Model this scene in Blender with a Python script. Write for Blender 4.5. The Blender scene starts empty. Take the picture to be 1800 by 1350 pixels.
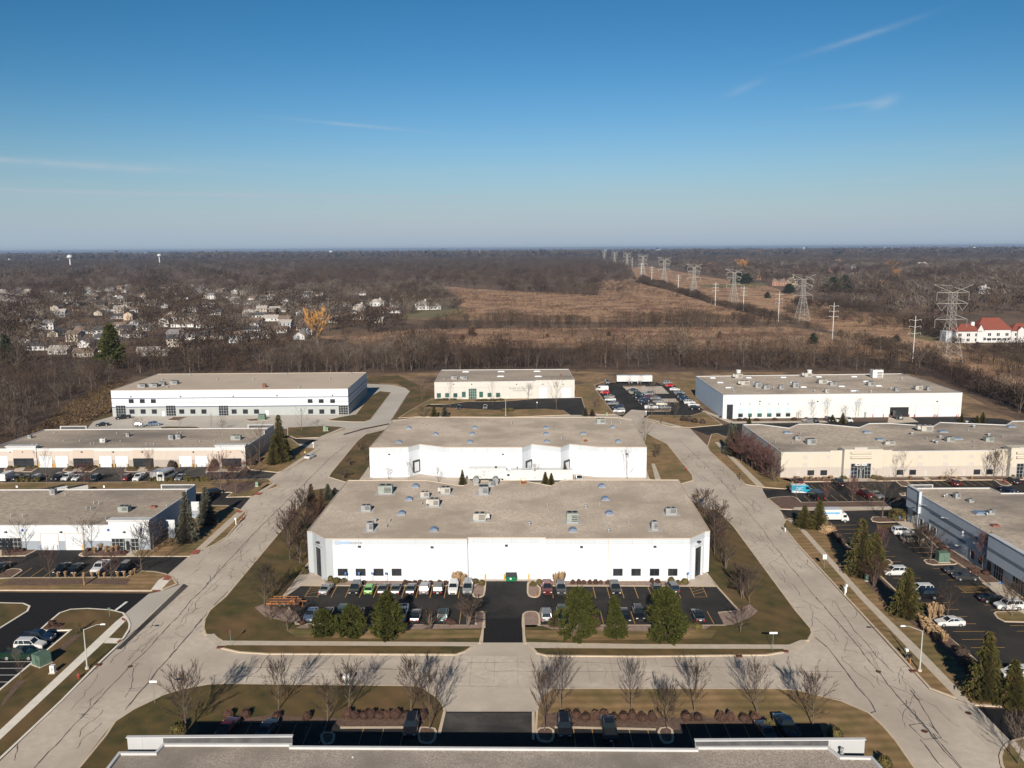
import bpy, bmesh, math, random
import numpy as np
from mathutils import Vector, Matrix
SC = bpy.context.scene
COL = SC.collection
HAZE = True
# ---------------- camera, world, sun, exposure ----------------
FPX, HC = 1466.0, 64.0                      # focal length in photo pixels (1800 wide), drone height in metres
PITCH, ROLL = math.atan((675 - 436.5) / FPX), math.atan(11.4 / 1800)
FW = np.array([0, math.cos(PITCH), -math.sin(PITCH)])
_r = np.array([1., 0, 0]); _u = np.cross(_r, FW)
CR = _r * math.cos(ROLL) - _u * math.sin(ROLL)
CU = _u * math.cos(ROLL) + _r * math.sin(ROLL)
cam = bpy.data.objects.new('camera', bpy.data.cameras.new('camera'))
COL.objects.link(cam)
cam.matrix_world = Matrix(((CR[0], CU[0], -FW[0], 0), (CR[1], CU[1], -FW[1], 0), (CR[2], CU[2], -FW[2], HC), (0, 0, 0, 1)))
cam.data.sensor_width = 36.0
cam.data.lens = FPX / 1800 * 36
cam.data.clip_start = 1.0
cam.data.clip_end = 80000
SC.camera = cam
SUN_AZ, SUN_EL = math.radians(6.0), math.radians(26.0)   # shadows fall away from the camera, a little to the right
SC.view_settings.view_transform = 'Standard'
SC.view_settings.look = 'None'
SC.view_settings.exposure = 0.55
SC.view_settings.gamma = 1.0
SC.cycles.max_bounces = 5
SC.cycles.diffuse_bounces = 2
SC.cycles.glossy_bounces = 2
SC.cycles.transmission_bounces = 2
SC.cycles.volume_bounces = 0
SC.cycles.transparent_max_bounces = 4
world = bpy.data.worlds.new('World'); SC.world = world; world.use_nodes = True
def build_world():
    nt = world.node_tree; N = nt.nodes; L = nt.links
    N.clear()
    out = N.new('ShaderNodeOutputWorld'); bg = N.new('ShaderNodeBackground')
    sky = N.new('ShaderNodeTexSky'); sky.sky_type = 'NISHITA'; sky.sun_disc = False
    sky.sun_elevation = SUN_EL; sky.sun_rotation = math.pi + SUN_AZ
    sky.air_density = 1.0; sky.dust_density = 0.1; sky.ozone_density = 1.6; sky.altitude = 250
    tc = N.new('ShaderNodeTexCoord'); sp = N.new('ShaderNodeSeparateXYZ')
    L.new(tc.outputs['Generated'], sp.inputs[0])
    def math_(op, a, b=None, c=None):
        n = N.new('ShaderNodeMath'); n.operation = op
        for k, v in enumerate((a, b, c)):
            if v is None: continue
            if isinstance(v, (int, float)): n.inputs[k].default_value = v
            else: L.new(v, n.inputs[k])
        return n.outputs[0]
    az = math_('DIVIDE', sp.outputs[0], math_('MAXIMUM', sp.outputs[1], 0.05))     # tan of azimuth
    el = sp.outputs[2]
    # thin high cirrus, drawn out along the horizon
    cv = N.new('ShaderNodeCombineXYZ')
    L.new(math_('MULTIPLY', az, 1.3), cv.inputs[0]); L.new(math_('MULTIPLY', el, 26.0), cv.inputs[1])
    nz = N.new('ShaderNodeTexNoise'); nz.inputs['Scale'].default_value = 1.6; nz.inputs['Detail'].default_value = 6
    nz.inputs['Roughness'].default_value = 0.55
    L.new(cv.outputs[0], nz.inputs['Vector'])
    st = math_('MULTIPLY', math_('MAXIMUM', math_('SUBTRACT', nz.outputs[0], 0.5), 0.0), 1.9)
    band = math_('MULTIPLY', math_('SMOOTH_MIN', math_('MAXIMUM', math_('MULTIPLY', math_('SUBTRACT', 0.125, el), 14.0), 0.0), 1.0, 0.1), 1.0)
    low = math_('MINIMUM', math_('MULTIPLY', st, band), 0.34)
    def blob(a0, e0, wa, we, slope, amp):
        da = math_('SUBTRACT', az, a0)
        de = math_('SUBTRACT', math_('SUBTRACT', el, e0), math_('MULTIPLY', da, slope))
        q = math_('ADD', math_('POWER', math_('DIVIDE', da, wa), 2.0), math_('POWER', math_('DIVIDE', de, we), 2.0))
        return math_('MULTIPLY', math_('EXPONENT', math_('MULTIPLY', q, -1.0)), amp)
    n2 = N.new('ShaderNodeTexNoise'); n2.inputs['Scale'].default_value = 30; n2.inputs['Detail'].default_value = 5
    mp = N.new('ShaderNodeMapping'); mp.inputs['Scale'].default_value = (1, 1, 3.5)
    L.new(tc.outputs['Generated'], mp.inputs[0]); L.new(mp.outputs[0], n2.inputs['Vector'])
    tot = None
    for q in ((0.40, 0.213, 0.055, 0.0028, 0.196, 0.27), (0.43, 0.148, 0.014, 0.0055, 0.2, 0.42), (0.40, 0.148, 0.035, 0.0022, 0.05, 0.22), (-0.49, 0.0875, 0.13, 0.0038, -0.02, 0.5), (-0.6, 0.091, 0.1, 0.0018, -0.03, 0.3),
              (-0.18, 0.138, 0.07, 0.0018, -0.07, 0.28), (0.268, 0.171, 0.02, 0.004, 0.3, 0.2), (0.43, 0.070, 0.05, 0.0016, 0.06, 0.34), (-0.34, 0.0605, 0.36, 0.0024, -0.003, 0.65), (-0.15, 0.053, 0.25, 0.0018, -0.004, 0.5), (0.35, 0.058, 0.2, 0.0016, 0.0, 0.22)):
        b = blob(*q); tot = b if tot is None else math_('ADD', tot, b)
    tot = math_('MULTIPLY', tot, math_('MULTIPLY', n2.outputs[0], 1.5))
    fac = math_('MINIMUM', math_('ADD', low, tot), 0.6)
    # deeper, drier blue than the model's default
    sc_ = N.new('ShaderNodeSeparateColor'); cc_ = N.new('ShaderNodeCombineColor'); L.new(sky.outputs[0], sc_.inputs[0])
    tt = math_('MINIMUM', math_('MAXIMUM', math_('MULTIPLY', math_('SUBTRACT', el, 0.06), 5.0), 0.0), 1.0)
    for k, (g, c) in enumerate(((2.6, 0.89), (1.8, 0.68), (1.8, 0.67))): L.new(math_('MULTIPLY', math_('MULTIPLY', math_('POWER', sc_.outputs[k], g), c * 0.1275 ** (g - 1) * 0.95), math_('MULTIPLY_ADD', tt, (0.60, 0.37, 0.22)[k], (0.40, 0.63, 0.78)[k])), cc_.inputs[k])
    mx = N.new('ShaderNodeMix'); mx.data_type = 'RGBA'
    L.new(fac, mx.inputs['Factor']); L.new(cc_.outputs[0], mx.inputs['A'])
    mx.inputs['B'].default_value = (4.0, 4.4, 4.8, 1)
    # pale humid air low over the land
    hz = N.new('ShaderNodeMix'); hz.data_type = 'RGBA'
    L.new(math_('MULTIPLY', math_('EXPONENT', math_('MULTIPLY', math_('POWER', math_('MULTIPLY', math_('MAXIMUM', el, 0.0), 11.0), 1.7), -1.0)), 0.98), hz.inputs['Factor'])
    L.new(mx.outputs['Result'], hz.inputs['A']); hz.inputs['B'].default_value = (2.8, 3.52, 4.3, 1)
    L.new(hz.outputs['Result'], bg.inputs['Color'])
    bg.inputs['Strength'].default_value = 0.0915
    L.new(bg.outputs[0], out.inputs['Surface'])
build_world()
sun = bpy.data.objects.new('sun', bpy.data.lights.new('sun', 'SUN')); COL.objects.link(sun)
sun.data.energy = 4.8; sun.data.angle = math.radians(0.5); sun.data.color = (1.0, 0.915, 0.79)
_d = Vector((math.sin(SUN_AZ) * math.cos(SUN_EL), math.cos(SUN_AZ) * math.cos(SUN_EL), -math.sin(SUN_EL)))
sun.rotation_euler = _d.to_track_quat('-Z', 'Y').to_euler()

# ---------------- pixel of the photo -> point of the place ----------------
def ray(x, y): return FW + CR * ((x - 900.0) / FPX) - CU * ((y - 675.0) / FPX)
def G(x, y, z=0.0):
    d = ray(x, y); t = (z - HC) / d[2]
    return (d[0] * t, d[1] * t)
def PX(p):
    d = np.array(p, float) - [0, 0, HC]; q = d @ FW
    return 900 + FPX * (d @ CR) / q, 675 - FPX * (d @ CU) / q
def hgt(x, y, ytop, z0=0.0):
    g = G(x, y, z0); lo, hi = z0, 200.0
    for _ in range(40):
        m = (lo + hi) / 2
        if PX((g[0], g[1], m))[1] > ytop: lo = m
        else: hi = m
    return lo - z0
def scl(x, y, z=0.0):            # photo pixels per metre across, at a ground point
    g = G(x, y, z); a = PX((g[0], g[1], z)); b = PX((g[0] + 1, g[1], z)); return b[0] - a[0]

# ---------------- mesh helpers ----------------
class MB:
    def __init__(s): s.v = []; s.f = []; s.m = []
    def add(s, vs, fs, m=0):
        o = len(s.v); s.v += [tuple(p) for p in vs]; s.f += [tuple(i + o for i in f) for f in fs]; s.m += [m] * len(fs)
    def box(s, cx, cy, cz, sx, sy, sz, rz=0, m=0, taper=1.0, sh=0.0):
        """box centred at cx, cy, standing on cz"""
        c, n = math.cos(rz), math.sin(rz); vs = []
        for z, k in ((0, 1.0), (sz, taper)):
            for a, b in ((-1, -1), (1, -1), (1, 1), (-1, 1)):
                x, y = a * sx / 2 * k, b * sy / 2 * k + (sh if z else 0)
                vs.append((cx + x * c - y * n, cy + x * n + y * c, cz + z))
        s.add(vs, [(3, 2, 1, 0), (4, 5, 6, 7), (0, 1, 5, 4), (1, 2, 6, 5), (2, 3, 7, 6), (3, 0, 4, 7)], m)
    def tube(s, p, q, r0, r1, n=5, m=0, cap=True):
        p, q = Vector(p), Vector(q); d = (q - p)
        if d.length < 1e-6: return
        d.normalize(); a = d.orthogonal().normalized(); b = d.cross(a); vs = []
        for c, r in ((p, r0), (q, r1)):
            for k in range(n):
                t = 2 * math.pi * k / n; vs.append(c + a * (r * math.cos(t)) + b * (r * math.sin(t)))
        fs = [(k, (k + 1) % n, n + (k + 1) % n, n + k) for k in range(n)]
        if cap: fs += [tuple(range(n))[::-1], tuple(range(n, 2 * n))]
        s.add(vs, fs, m)
    def prism(s, poly, z0, z1, m=0, top=None, bottom=False):
        n = len(poly)
        vs = [(x, y, z0) for x, y in poly] + [(x, y, z1) for x, y in poly]
        s.add(vs, [(k, (k + 1) % n, n + (k + 1) % n, n + k) for k in range(n)], m)
        if top is not None: s.add([(x, y, z1) for x, y in poly], [tuple(range(n))], top)
    def tri(s, a, b, c, m=0): s.add((a, b, c), [(0, 1, 2)], m)
    def mesh(s, name, mats):
        me = bpy.data.meshes.new(name); me.from_pydata(s.v, [], s.f)
        for k in (mats if isinstance(mats, (list, tuple)) else [mats]): me.materials.append(k)
        me.polygons.foreach_set('material_index', s.m); me.update(); return me
    def build(s, name, mats, parent=None, loc=None, smooth=False):
        me = s.mesh(name, mats)
        if smooth: me.polygons.foreach_set('use_smooth', [True] * len(me.polygons))
        o = bpy.data.objects.new(name, me); COL.objects.link(o)
        if parent: o.parent = parent
        if loc: o.location = loc
        return o
LABELS = {}
def tag(o, label=None, cat=None, group=None, kind=None):
    if label and len(label.split()) > 16: print('LONG', label)
    if label: o['label'] = label
    if cat: o['category'] = cat
    if group: o['group'] = group
    if kind: o['kind'] = kind
    return o
def empty(name, loc=(0, 0, 0), rz=0.0, label=None, cat=None, group=None):
    o = bpy.data.objects.new(name, None); COL.objects.link(o); o.location = loc; o.rotation_euler = (0, 0, rz)
    o.empty_display_size = 0.3
    return tag(o, label, cat, group)
def kids(o): return KIDS.get(o.name, [])
KIDS = {}
def reg(root, parts): KIDS[root.name] = parts; return root
def dup(root, loc, rz, scale=(1, 1, 1), label=None, cat=None, group=None, mats=None):
    """a copy of a thing with copies of its parts (mesh data shared); mats: {part name: material of its first slot}"""
    r = root.copy(); COL.objects.link(r); r.location = loc; r.rotation_euler = (0, 0, rz); r.scale = scale
    for k in ('label', 'group'):
        if k in r: del r[k]
    tag(r, label, cat, group)
    for c in kids(root):
        d = c.copy(); COL.objects.link(d); d.parent = r
        if mats:
            mm = mats.get(c.name.split('.')[0])
            if mm: d.material_slots[0].link = 'OBJECT'; d.material_slots[0].material = mm
    return r
ORD = ('first second third fourth fifth sixth seventh eighth ninth tenth eleventh twelfth thirteenth fourteenth fifteenth sixteenth '
       'seventeenth eighteenth nineteenth twentieth').split()
def ordi(k, n):
    if n == 1: return ''
    if k == 0: return 'leftmost'
    if k == n - 1: return 'rightmost'
    if k < 20 and k <= n / 2 + 0.5: return ORD[k] + ' from the left'
    j = n - 1 - k
    return ORD[j] + ' from the right' if j < 20 else 'number %d' % k

# ---------------- materials ----------------
def lin(c): return tuple(((v / 255) / 12.92 if v / 255 <= 0.04045 else ((v / 255 + 0.055) / 1.055) ** 2.4) for v in c)
_M = {}
def mat(name, col, col2=None, scale=1.0, rough=0.85, metal=0.0, detail=4, col3=None, scale3=0.1, rnd=0.0, bump=0.0, bscale=None, spec=0.4,
        stretch=None, coat=0.0, wave=None, lo=0.35, hi=0.65, lo3=0.4, hi3=0.62):
    """procedural Principled material; colours are linear albedo; col..col2 by fine noise, then col3 by broad noise"""
    if name in _M: return _M[name]
    m = bpy.data.materials.new(name); m.use_nodes = True; nt = m.node_tree; N = nt.nodes; L = nt.links
    b = N['Principled BSDF']; b.inputs['Roughness'].default_value = rough; b.inputs['Metallic'].default_value = metal
    b.inputs['Specular IOR Level'].default_value = spec
    if coat: b.inputs['Coat Weight'].default_value = coat; b.inputs['Coat Roughness'].default_value = 0.06
    ge = N.new('ShaderNodeNewGeometry'); vec = ge.outputs['Position']
    if stretch:
        mp = N.new('ShaderNodeMapping'); mp.inputs['Scale'].default_value = stretch; L.new(vec, mp.inputs[0]); vec = mp.outputs[0]
    def noise(sc, de=4, ro=0.6):
        n = N.new('ShaderNodeTexNoise'); n.inputs['Scale'].default_value = sc; n.inputs['Detail'].default_value = de
        n.inputs['Roughness'].default_value = ro; L.new(vec, n.inputs['Vector']); return n.outputs[0]
    def ramp(f, a, c):
        r = N.new('ShaderNodeMapRange'); r.inputs['From Min'].default_value = a; r.inputs['From Max'].default_value = c
        L.new(f, r.inputs['Value']); return r.outputs[0]
    def mix(f, a, c):
        x = N.new('ShaderNodeMix'); x.data_type = 'RGBA'
        L.new(f, x.inputs['Factor'])
        for k, v in (('A', a), ('B', c)):
            if isinstance(v, tuple): x.inputs[k].default_value = (*v[:3], 1)
            else: L.new(v, x.inputs[k])
        return x.outputs['Result']
    cur = col
    if col2: cur = mix(ramp(noise(scale, detail), lo, hi), col, col2)
    if col3: cur = mix(ramp(noise(scale3, 5), lo3, hi3), cur, col3)
    if wave:
        wt = N.new('ShaderNodeTexWave'); wt.inputs['Scale'].default_value = wave[0]; wt.inputs['Distortion'].default_value = wave[2]; wt.inputs['Detail'].default_value = 3; wt.bands_direction = wave[3]
        L.new(vec, wt.inputs['Vector']); w_ = ramp(wt.outputs['Fac'], 0, 1); mm = N.new('ShaderNodeMath'); mm.operation = 'MULTIPLY_ADD'; L.new(w_, mm.inputs[0]); mm.inputs[1].default_value = wave[1]; mm.inputs[2].default_value = 1 - wave[1] / 2
        vs_ = N.new('ShaderNodeHueSaturation'); L.new(mm.outputs[0], vs_.inputs['Value']); L.new(cur, vs_.inputs['Color']); cur = vs_.outputs[0]
    if rnd:
        oi = N.new('ShaderNodeObjectInfo'); hs = N.new('ShaderNodeHueSaturation')
        mr = N.new('ShaderNodeMapRange'); mr.inputs['To Min'].default_value = 1 - rnd; mr.inputs['To Max'].default_value = 1 + rnd
        L.new(oi.outputs['Random'], mr.inputs['Value']); L.new(mr.outputs[0], hs.inputs['Value'])
        if isinstance(cur, tuple): hs.inputs['Color'].default_value = (*cur[:3], 1)
        else: L.new(cur, hs.inputs['Color'])
        cur = hs.outputs[0]
    if isinstance(cur, tuple): b.inputs['Base Color'].default_value = (*cur[:3], 1)
    else: L.new(cur, b.inputs['Base Color'])
    if bump:
        bp = N.new('ShaderNodeBump'); bp.inputs['Strength'].default_value = bump; bp.inputs['Distance'].default_value = 0.1
        L.new(noise(bscale or scale, 5), bp.inputs['Height']); L.new(bp.outputs[0], b.inputs['Normal'])
    _M[name] = m; return m
def wallmat(name, bands, joint=3.7, off=0.0, jdark=0.74, side=None):
    """painted tilt-up concrete: colour bands by height [(z from, colour)...], thin panel joints"""
    m = bpy.data.materials.new(name); m.use_nodes = True; nt = m.node_tree; N = nt.nodes; L = nt.links
    b = N['Principled BSDF']; b.inputs['Roughness'].default_value = 0.8
    ge = N.new('ShaderNodeNewGeometry'); sp = N.new('ShaderNodeSeparateXYZ'); L.new(ge.outputs['Position'], sp.inputs[0])
    sn = N.new('ShaderNodeSeparateXYZ'); L.new(ge.outputs['Normal'], sn.inputs[0])
    def ma(op, a, c=None):
        n = N.new('ShaderNodeMath'); n.operation = op
        for k, v in enumerate((a, c)):
            if v is None: continue
            if isinstance(v, (int, float)): n.inputs[k].default_value = v
            else: L.new(v, n.inputs[k])
        return n.outputs[0]
    def mix(f, a, c):
        x = N.new('ShaderNodeMix'); x.data_type = 'RGBA'; L.new(f, x.inputs['Factor'])
        for k, v in (('A', a), ('B', c)):
            if isinstance(v, tuple): x.inputs[k].default_value = (*v[:3], 1)
            else: L.new(v, x.inputs[k])
        return x.outputs['Result']
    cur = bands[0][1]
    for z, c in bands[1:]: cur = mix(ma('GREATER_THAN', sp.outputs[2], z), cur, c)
    run = ma('ADD', ma('MULTIPLY', sp.outputs[0], ma('ABSOLUTE', sn.outputs[1])), ma('MULTIPLY', sp.outputs[1], ma('ABSOLUTE', sn.outputs[0])))
    fr = ma('FRACT', ma('DIVIDE', ma('ADD', run, 1000 + off), joint))
    j = ma('LESS_THAN', fr, 0.05 / joint)
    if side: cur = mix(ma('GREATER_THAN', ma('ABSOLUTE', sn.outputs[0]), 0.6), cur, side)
    h = N.new('ShaderNodeTexNoise'); h.inputs['Scale'].default_value = 0.6; h.inputs['Detail'].default_value = 6
    mp = N.new('ShaderNodeMapping'); mp.inputs['Scale'].default_value = (1, 1, 0.25); L.new(ge.outputs['Position'], mp.inputs[0]); L.new(mp.outputs[0], h.inputs['Vector'])
    mul = N.new('ShaderNodeMix'); mul.data_type = 'RGBA'; mul.blend_type = 'MULTIPLY'; mul.inputs['Factor'].default_value = 1.0
    L.new(cur, mul.inputs['A']) if not isinstance(cur, tuple) else setattr(mul.inputs['A'], 'default_value', (*cur, 1))
    mr = N.new('ShaderNodeMapRange'); mr.inputs['From Min'].default_value = 0.3; mr.inputs['From Max'].default_value = 0.7
    mr.inputs['To Min'].default_value = 0.93; mr.inputs['To Max'].default_value = 1.0; L.new(h.outputs[0], mr.inputs['Value'])
    dk = ma('SUBTRACT', mr.outputs[0], ma('MULTIPLY', j, 1 - jdark)); L.new(dk, mul.inputs['B'])
    L.new(mul.outputs['Result'], b.inputs['Base Color'])
    return m
def groundmat():
    """brown winter fields and woodland floor, breaking into broad patches"""
    return mat('ground_winter_grass', (0.10, 0.062, 0.038), (0.17, 0.105, 0.06), 0.25, 0.95, col3=(0.085, 0.052, 0.034), scale3=0.01, detail=8, lo3=0.45, hi3=0.6)
M_ground = groundmat()
M_duff = mat('woodland_floor', (0.075, 0.045, 0.028), (0.12, 0.075, 0.048), 0.2, 0.95, col3=(0.05, 0.032, 0.022), scale3=0.03, detail=9)
M_field = mat('field_gold', (0.297, 0.1674, 0.0945), (0.44, 0.2808, 0.1628), 0.16, 0.95, col3=(0.165, 0.081, 0.04725), scale3=0.03, detail=12, lo3=0.45, hi3=0.62)
M_brush = mat('brush_ground', (0.19, 0.12, 0.06), (0.33, 0.215, 0.115), 0.35, 0.95, col3=(0.09, 0.055, 0.034), scale3=0.06, detail=8)
M_lawn = mat('lawn_winter', wave=(0.14, 0.16, 3, 'DIAGONAL'), col=(0.0418, 0.0406, 0.0078), col2=(0.095, 0.0658, 0.018), scale=0.35, rough=0.95, col3=(0.152, 0.0854, 0.036), scale3=0.09, detail=9, bump=0.3, bscale=6, lo3=0.42, hi3=0.72)
M_lawnb = mat('lawn_brown', (0.1769, 0.108, 0.045), (0.2745, 0.174, 0.085), 0.3, 0.95, wave=(0.16, 0.3, 1.5, 'Y'), col3=(0.1037, 0.09, 0.0275), scale3=0.1, detail=9, bump=0.3, bscale=6, lo3=0.45, hi3=0.7)
M_green = mat('green_lawn', (0.12, 0.105, 0.045), (0.16, 0.13, 0.06), 0.05, 0.95)
M_mulch = mat('mulch', (0.085, 0.05, 0.036), (0.15, 0.095, 0.07), 2.2, 0.95, detail=8, bump=0.5, bscale=5)
M_stone = mat('gravel_mulch', (0.20, 0.135, 0.105), (0.30, 0.22, 0.185), 2.5, 0.95, detail=8, bump=0.5, bscale=5)
M_road = mat('road_surface', (0.4505, 0.3869, 0.321), (0.53, 0.4558, 0.3799), 0.9, 0.9, col3=(0.3816, 0.3233, 0.2675), scale3=0.07, detail=9, bump=0.1, bscale=12)
M_conc = mat('concrete', (0.4515, 0.3885, 0.3202), (0.504, 0.4357, 0.3622), 0.5, 0.9, col3=(0.4043, 0.3465, 0.2835), scale3=0.1, detail=8)
M_concn = mat('concrete_new', (0.43, 0.39, 0.345), (0.50, 0.455, 0.40), 0.2, 0.9, col3=(0.39, 0.355, 0.31), scale3=0.05, detail=8)
M_walk = mat('sidewalk_concrete', (0.42, 0.355, 0.285), (0.49, 0.415, 0.335), 0.9, 0.9, detail=8)
M_kerb = mat('kerb_concrete', (0.46, 0.37, 0.275), (0.54, 0.44, 0.33), 0.8, 0.9, detail=8)
M_kerbn = mat('kerb_new', (0.62, 0.57, 0.50), (0.70, 0.65, 0.57), 0.8, 0.9)
M_asph = mat('asphalt_sealed', (0.0176, 0.0176, 0.0187), (0.0275, 0.0264, 0.0264), 1.3, 0.95, col3=(0.0396, 0.0363, 0.0341), scale3=0.12, detail=8, bump=0.15, bscale=9, spec=0.15)
M_asphold = mat('asphalt_old', (0.065, 0.060, 0.056), (0.09, 0.081, 0.074), 1.0, 0.95, col3=(0.036, 0.034, 0.033), scale3=0.12, detail=8, spec=0.15)
M_asphnew = mat('asphalt_new', (0.0126, 0.0126, 0.014), (0.0182, 0.0168, 0.0182), 2.0, 0.95, detail=6, spec=0.12)
M_crack = mat('tar_seam', (0.06, 0.056, 0.054), (0.12, 0.11, 0.105), 1.0, 0.8)
M_yel = mat('line_yellow', (0.50, 0.28, 0.06), (0.36, 0.21, 0.07), 1.5, 0.8)
M_wht = mat('line_white', (0.72, 0.71, 0.68), (0.6, 0.6, 0.58), 1.5, 0.8)
M_red = mat('paver_red', (0.33, 0.10, 0.065), (0.26, 0.075, 0.05), 1.5, 0.85)
M_black = mat('black_metal', (0.018, 0.018, 0.02), rough=0.5)
M_iron = mat('iron_brown', (0.09, 0.035, 0.022), rough=0.8)
# ---------------- ground, roads, lots, lawns ----------------
def chaikin(p, n=2):
    for _ in range(n):
        q = []
        for i in range(len(p)):
            a, b = p[i], p[(i + 1) % len(p)]
            q += [(a[0] * .75 + b[0] * .25, a[1] * .75 + b[1] * .25), (a[0] * .25 + b[0] * .75, a[1] * .25 + b[1] * .75)]
        p = q
    return p
def area(p): return sum(p[i][0] * p[(i + 1) % len(p)][1] - p[(i + 1) % len(p)][0] * p[i][1] for i in range(len(p))) / 2
def ccw(p): return p if area(p) > 0 else p[::-1]
def W(px, z=0.0): return [G(x, y, z) for x, y in px]
def inset(p, d):
    n = len(p); out = []
    for i in range(n):
        a, b, c = Vector(p[i - 1]), Vector(p[i]), Vector(p[(i + 1) % n])
        e, f = (b - a), (c - b)
        if e.length < 1e-5 or f.length < 1e-5: out.append(tuple(b)); continue
        e.normalize(); f.normalize()
        n1, n2 = Vector((-e.y, e.x)), Vector((-f.y, f.x)); m = n1 + n2
        if m.length < 1e-3: out.append(tuple(b + n1 * d)); continue
        m.normalize(); k = max(0.5, m.dot(n1)); out.append(tuple(b + m * (d / k)))
    return out
def sheet(name, px, z, m, world=False, kind='structure'):
    p = ccw(px if world else W(px, z)); b = MB(); b.add([(x, y, z) for x, y in p], [tuple(range(len(p)))])
    return tag(b.build(name, m), kind=kind)
KERBS, LAWNS = [], []
def lawn(px, m=None, kerb=0.32, h=0.15, rnd=0, name='lawn', km=None, world=False):
    p = ccw(px if world else W(px))
    if rnd: p = chaikin(p, rnd)
    b = MB(); n = len(p)
    if kerb:
        q = inset(p, kerb)
        b.prism(p, 0.0, h)
        b.add([(x, y, h) for x, y in p] + [(x, y, h) for x, y in q], [(k, (k + 1) % n, n + (k + 1) % n, n + k) for k in range(n)])
        tag(b.build('kerb', km or M_kerb), kind='structure')
        b = MB(); b.add([(x, y, h) for x, y in q], [tuple(range(n))])
    else:
        b.prism(p, 0, h, top=0)
    tag(b.build(name, m or M_lawn), kind='structure')
    return p
R = 70000
b = MB(); b.add([(-R, -300, 0), (R, -300, 0), (R, 60000, 0), (-R, 60000, 0)], [(0, 1, 2, 3)]); tag(b.build('ground', M_ground), kind='structure')
# open land beyond the park
sheet('field', [(768, 502), (813, 506), (883, 511), (967, 515), (1050, 519), (1055, 508), (1040, 497), (1060, 492), (1112, 490), (1120, 496), (1180, 512), (1260, 537), (1350, 557), (1390, 566), (1000, 566), (760, 562), (700, 560), (740, 545), (800, 540), (820, 530), (790, 510)], 0.004, M_field)
sheet('field_scrub', [(560, 592), (760, 578), (1385, 574), (1480, 590), (1560, 612), (1640, 640), (1560, 640), (1400, 618), (1000, 614), (700, 622)], 0.004, M_field)
sheet('field_corridor', [(1108, 470), (1140, 468), (1240, 486), (1350, 503), (1440, 530), (1580, 560), (1680, 600), (1800, 640), (1900, 690), (1900, 800), (1800, 715), (1640, 645), (1480, 588), (1380, 560), (1250, 528), (1120, 490)], 0.008, M_field)
sheet('field_meadow', [(640, 662), (700, 657), (770, 655), (1000, 651), (1060, 655), (1240, 653), (1600, 657), (1700, 695), (1850, 770), (1850, 800), (1700, 745), (1585, 662), (1230, 668), (1150, 674), (1040, 676), (1000, 690), (700, 690)], 0.016, M_brush)
sheet('field_brush', [(30, 800), (60, 762), (120, 735), (190, 700), (200, 690), (205, 740), (150, 752), (80, 756)], 0.006, M_brush)
sheet('woodland_floor', [(-200, 850), (-30, 808), (20, 785), (60, 758), (110, 722), (170, 690), (215, 662), (640, 657), (700, 655), (770, 652), (1000, 649), (1240, 650), (1500, 652), (1640, 662), (1700, 690), (1850, 745), (1850, 700), (1650, 640), (1400, 618), (1000, 612), (560, 610), (100, 625), (-200, 625)], 0.012, M_duff)
sheet('green_field', [(1235, 500), (1340, 497), (1350, 503), (1250, 506), (1230, 504)], 0.01, M_green)
sheet('green_field', [(700, 560), (740, 540), (818, 540), (815, 552), (760, 560)], 0.01, M_green)
sheet('green_field', [(1600, 580), (1660, 578), (1680, 595), (1640, 600), (1600, 592)], 0.012, M_green)
# street: one loop road round the block
sheet('road', [(-150, 1500), (0, 1338), (204, 1141), (229, 1110), (322, 1025.5), (329, 978), (400, 944), (435, 905), (420, 896), (440, 866), (487, 855), (471, 843), (487, 831), (503, 827),
               (555.5, 789), (530, 785), (513, 772), (564, 769), (609, 754), (684, 742), (690, 738), (793, 729), (1001, 726), (1098, 727), (1132, 734), (1155, 745), (1200, 752),
               (1213, 753), (1243, 783), (1310, 852), (1340, 858), (1372, 895), (1400, 957), (1485, 1050), (1555, 1127), (1633, 1212), (1718, 1243), (1776, 1302), (1758, 1350), (1830, 1500), (1720, 1500),
               (1609, 1350), (1555, 1279), (1478, 1230), (1402, 1213), (971, 1210), (942, 1250), (784, 1250), (735, 1205), (400, 1201), (322, 1211), (200, 1269), (20, 1500)], 0.03, M_road)
# concrete aprons (lighter, newer) and drives
sheet('driveway_apron', [(261, 1044), (287, 1038), (322, 1025.5), (229, 1110), (228, 1088), (219, 1079)], 0.05, M_concn)
sheet('driveway_apron', [(820, 1147), (831, 1139), (846, 1129.5), (920, 1129.5), (931, 1139), (953, 1154), (802, 1153)], 0.05, M_conc)
sheet('driveway_apron', [(784, 1251), (942, 1251), (944, 1239), (957, 1218), (971, 1210), (745, 1208), (768, 1226)], 0.05, M_conc)
sheet('driveway_apron', [(1718, 1243), (1776, 1302), (1758, 1319), (1752, 1328), (1633, 1212), (1684, 1231)], 0.05, M_conc)
sheet('driveway_apron', [(547, 850), (580, 833), (610, 840), (700, 846), (700, 856), (570, 862)], 0.05, M_conc)
sheet('driveway_apron', [(1195, 851), (1219, 846), (1235, 872), (1210, 868), (1190, 856)], 0.05, M_conc)
sheet('driveway_apron', [(329, 976), (293, 1010), (304, 1017), (312, 1027), (326, 1028), (337, 985)], 0.032, M_road); sheet('driveway_apron', [(441, 872), (420, 896), (436, 908), (446, 896), (452, 872)], 0.032, M_road); sheet('driveway_apron', [(487, 829), (470, 843), (480, 852), (494, 850), (502, 830)], 0.033, M_road)
sheet('road_patch', [(204, 1141), (213, 1141), (331, 1030), (323, 1026)], 0.058, M_asphold); sheet('road_patch', [(603, 763), (640, 752.5), (684, 744), (684, 746), (640, 755), (605, 764.5)], 0.058, M_asphold)
sheet('concrete_band', [(1397, 891.5), (1566, 890), (1568, 896), (1470, 897.5), (1392, 896)], 0.16, M_conc)
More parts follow.
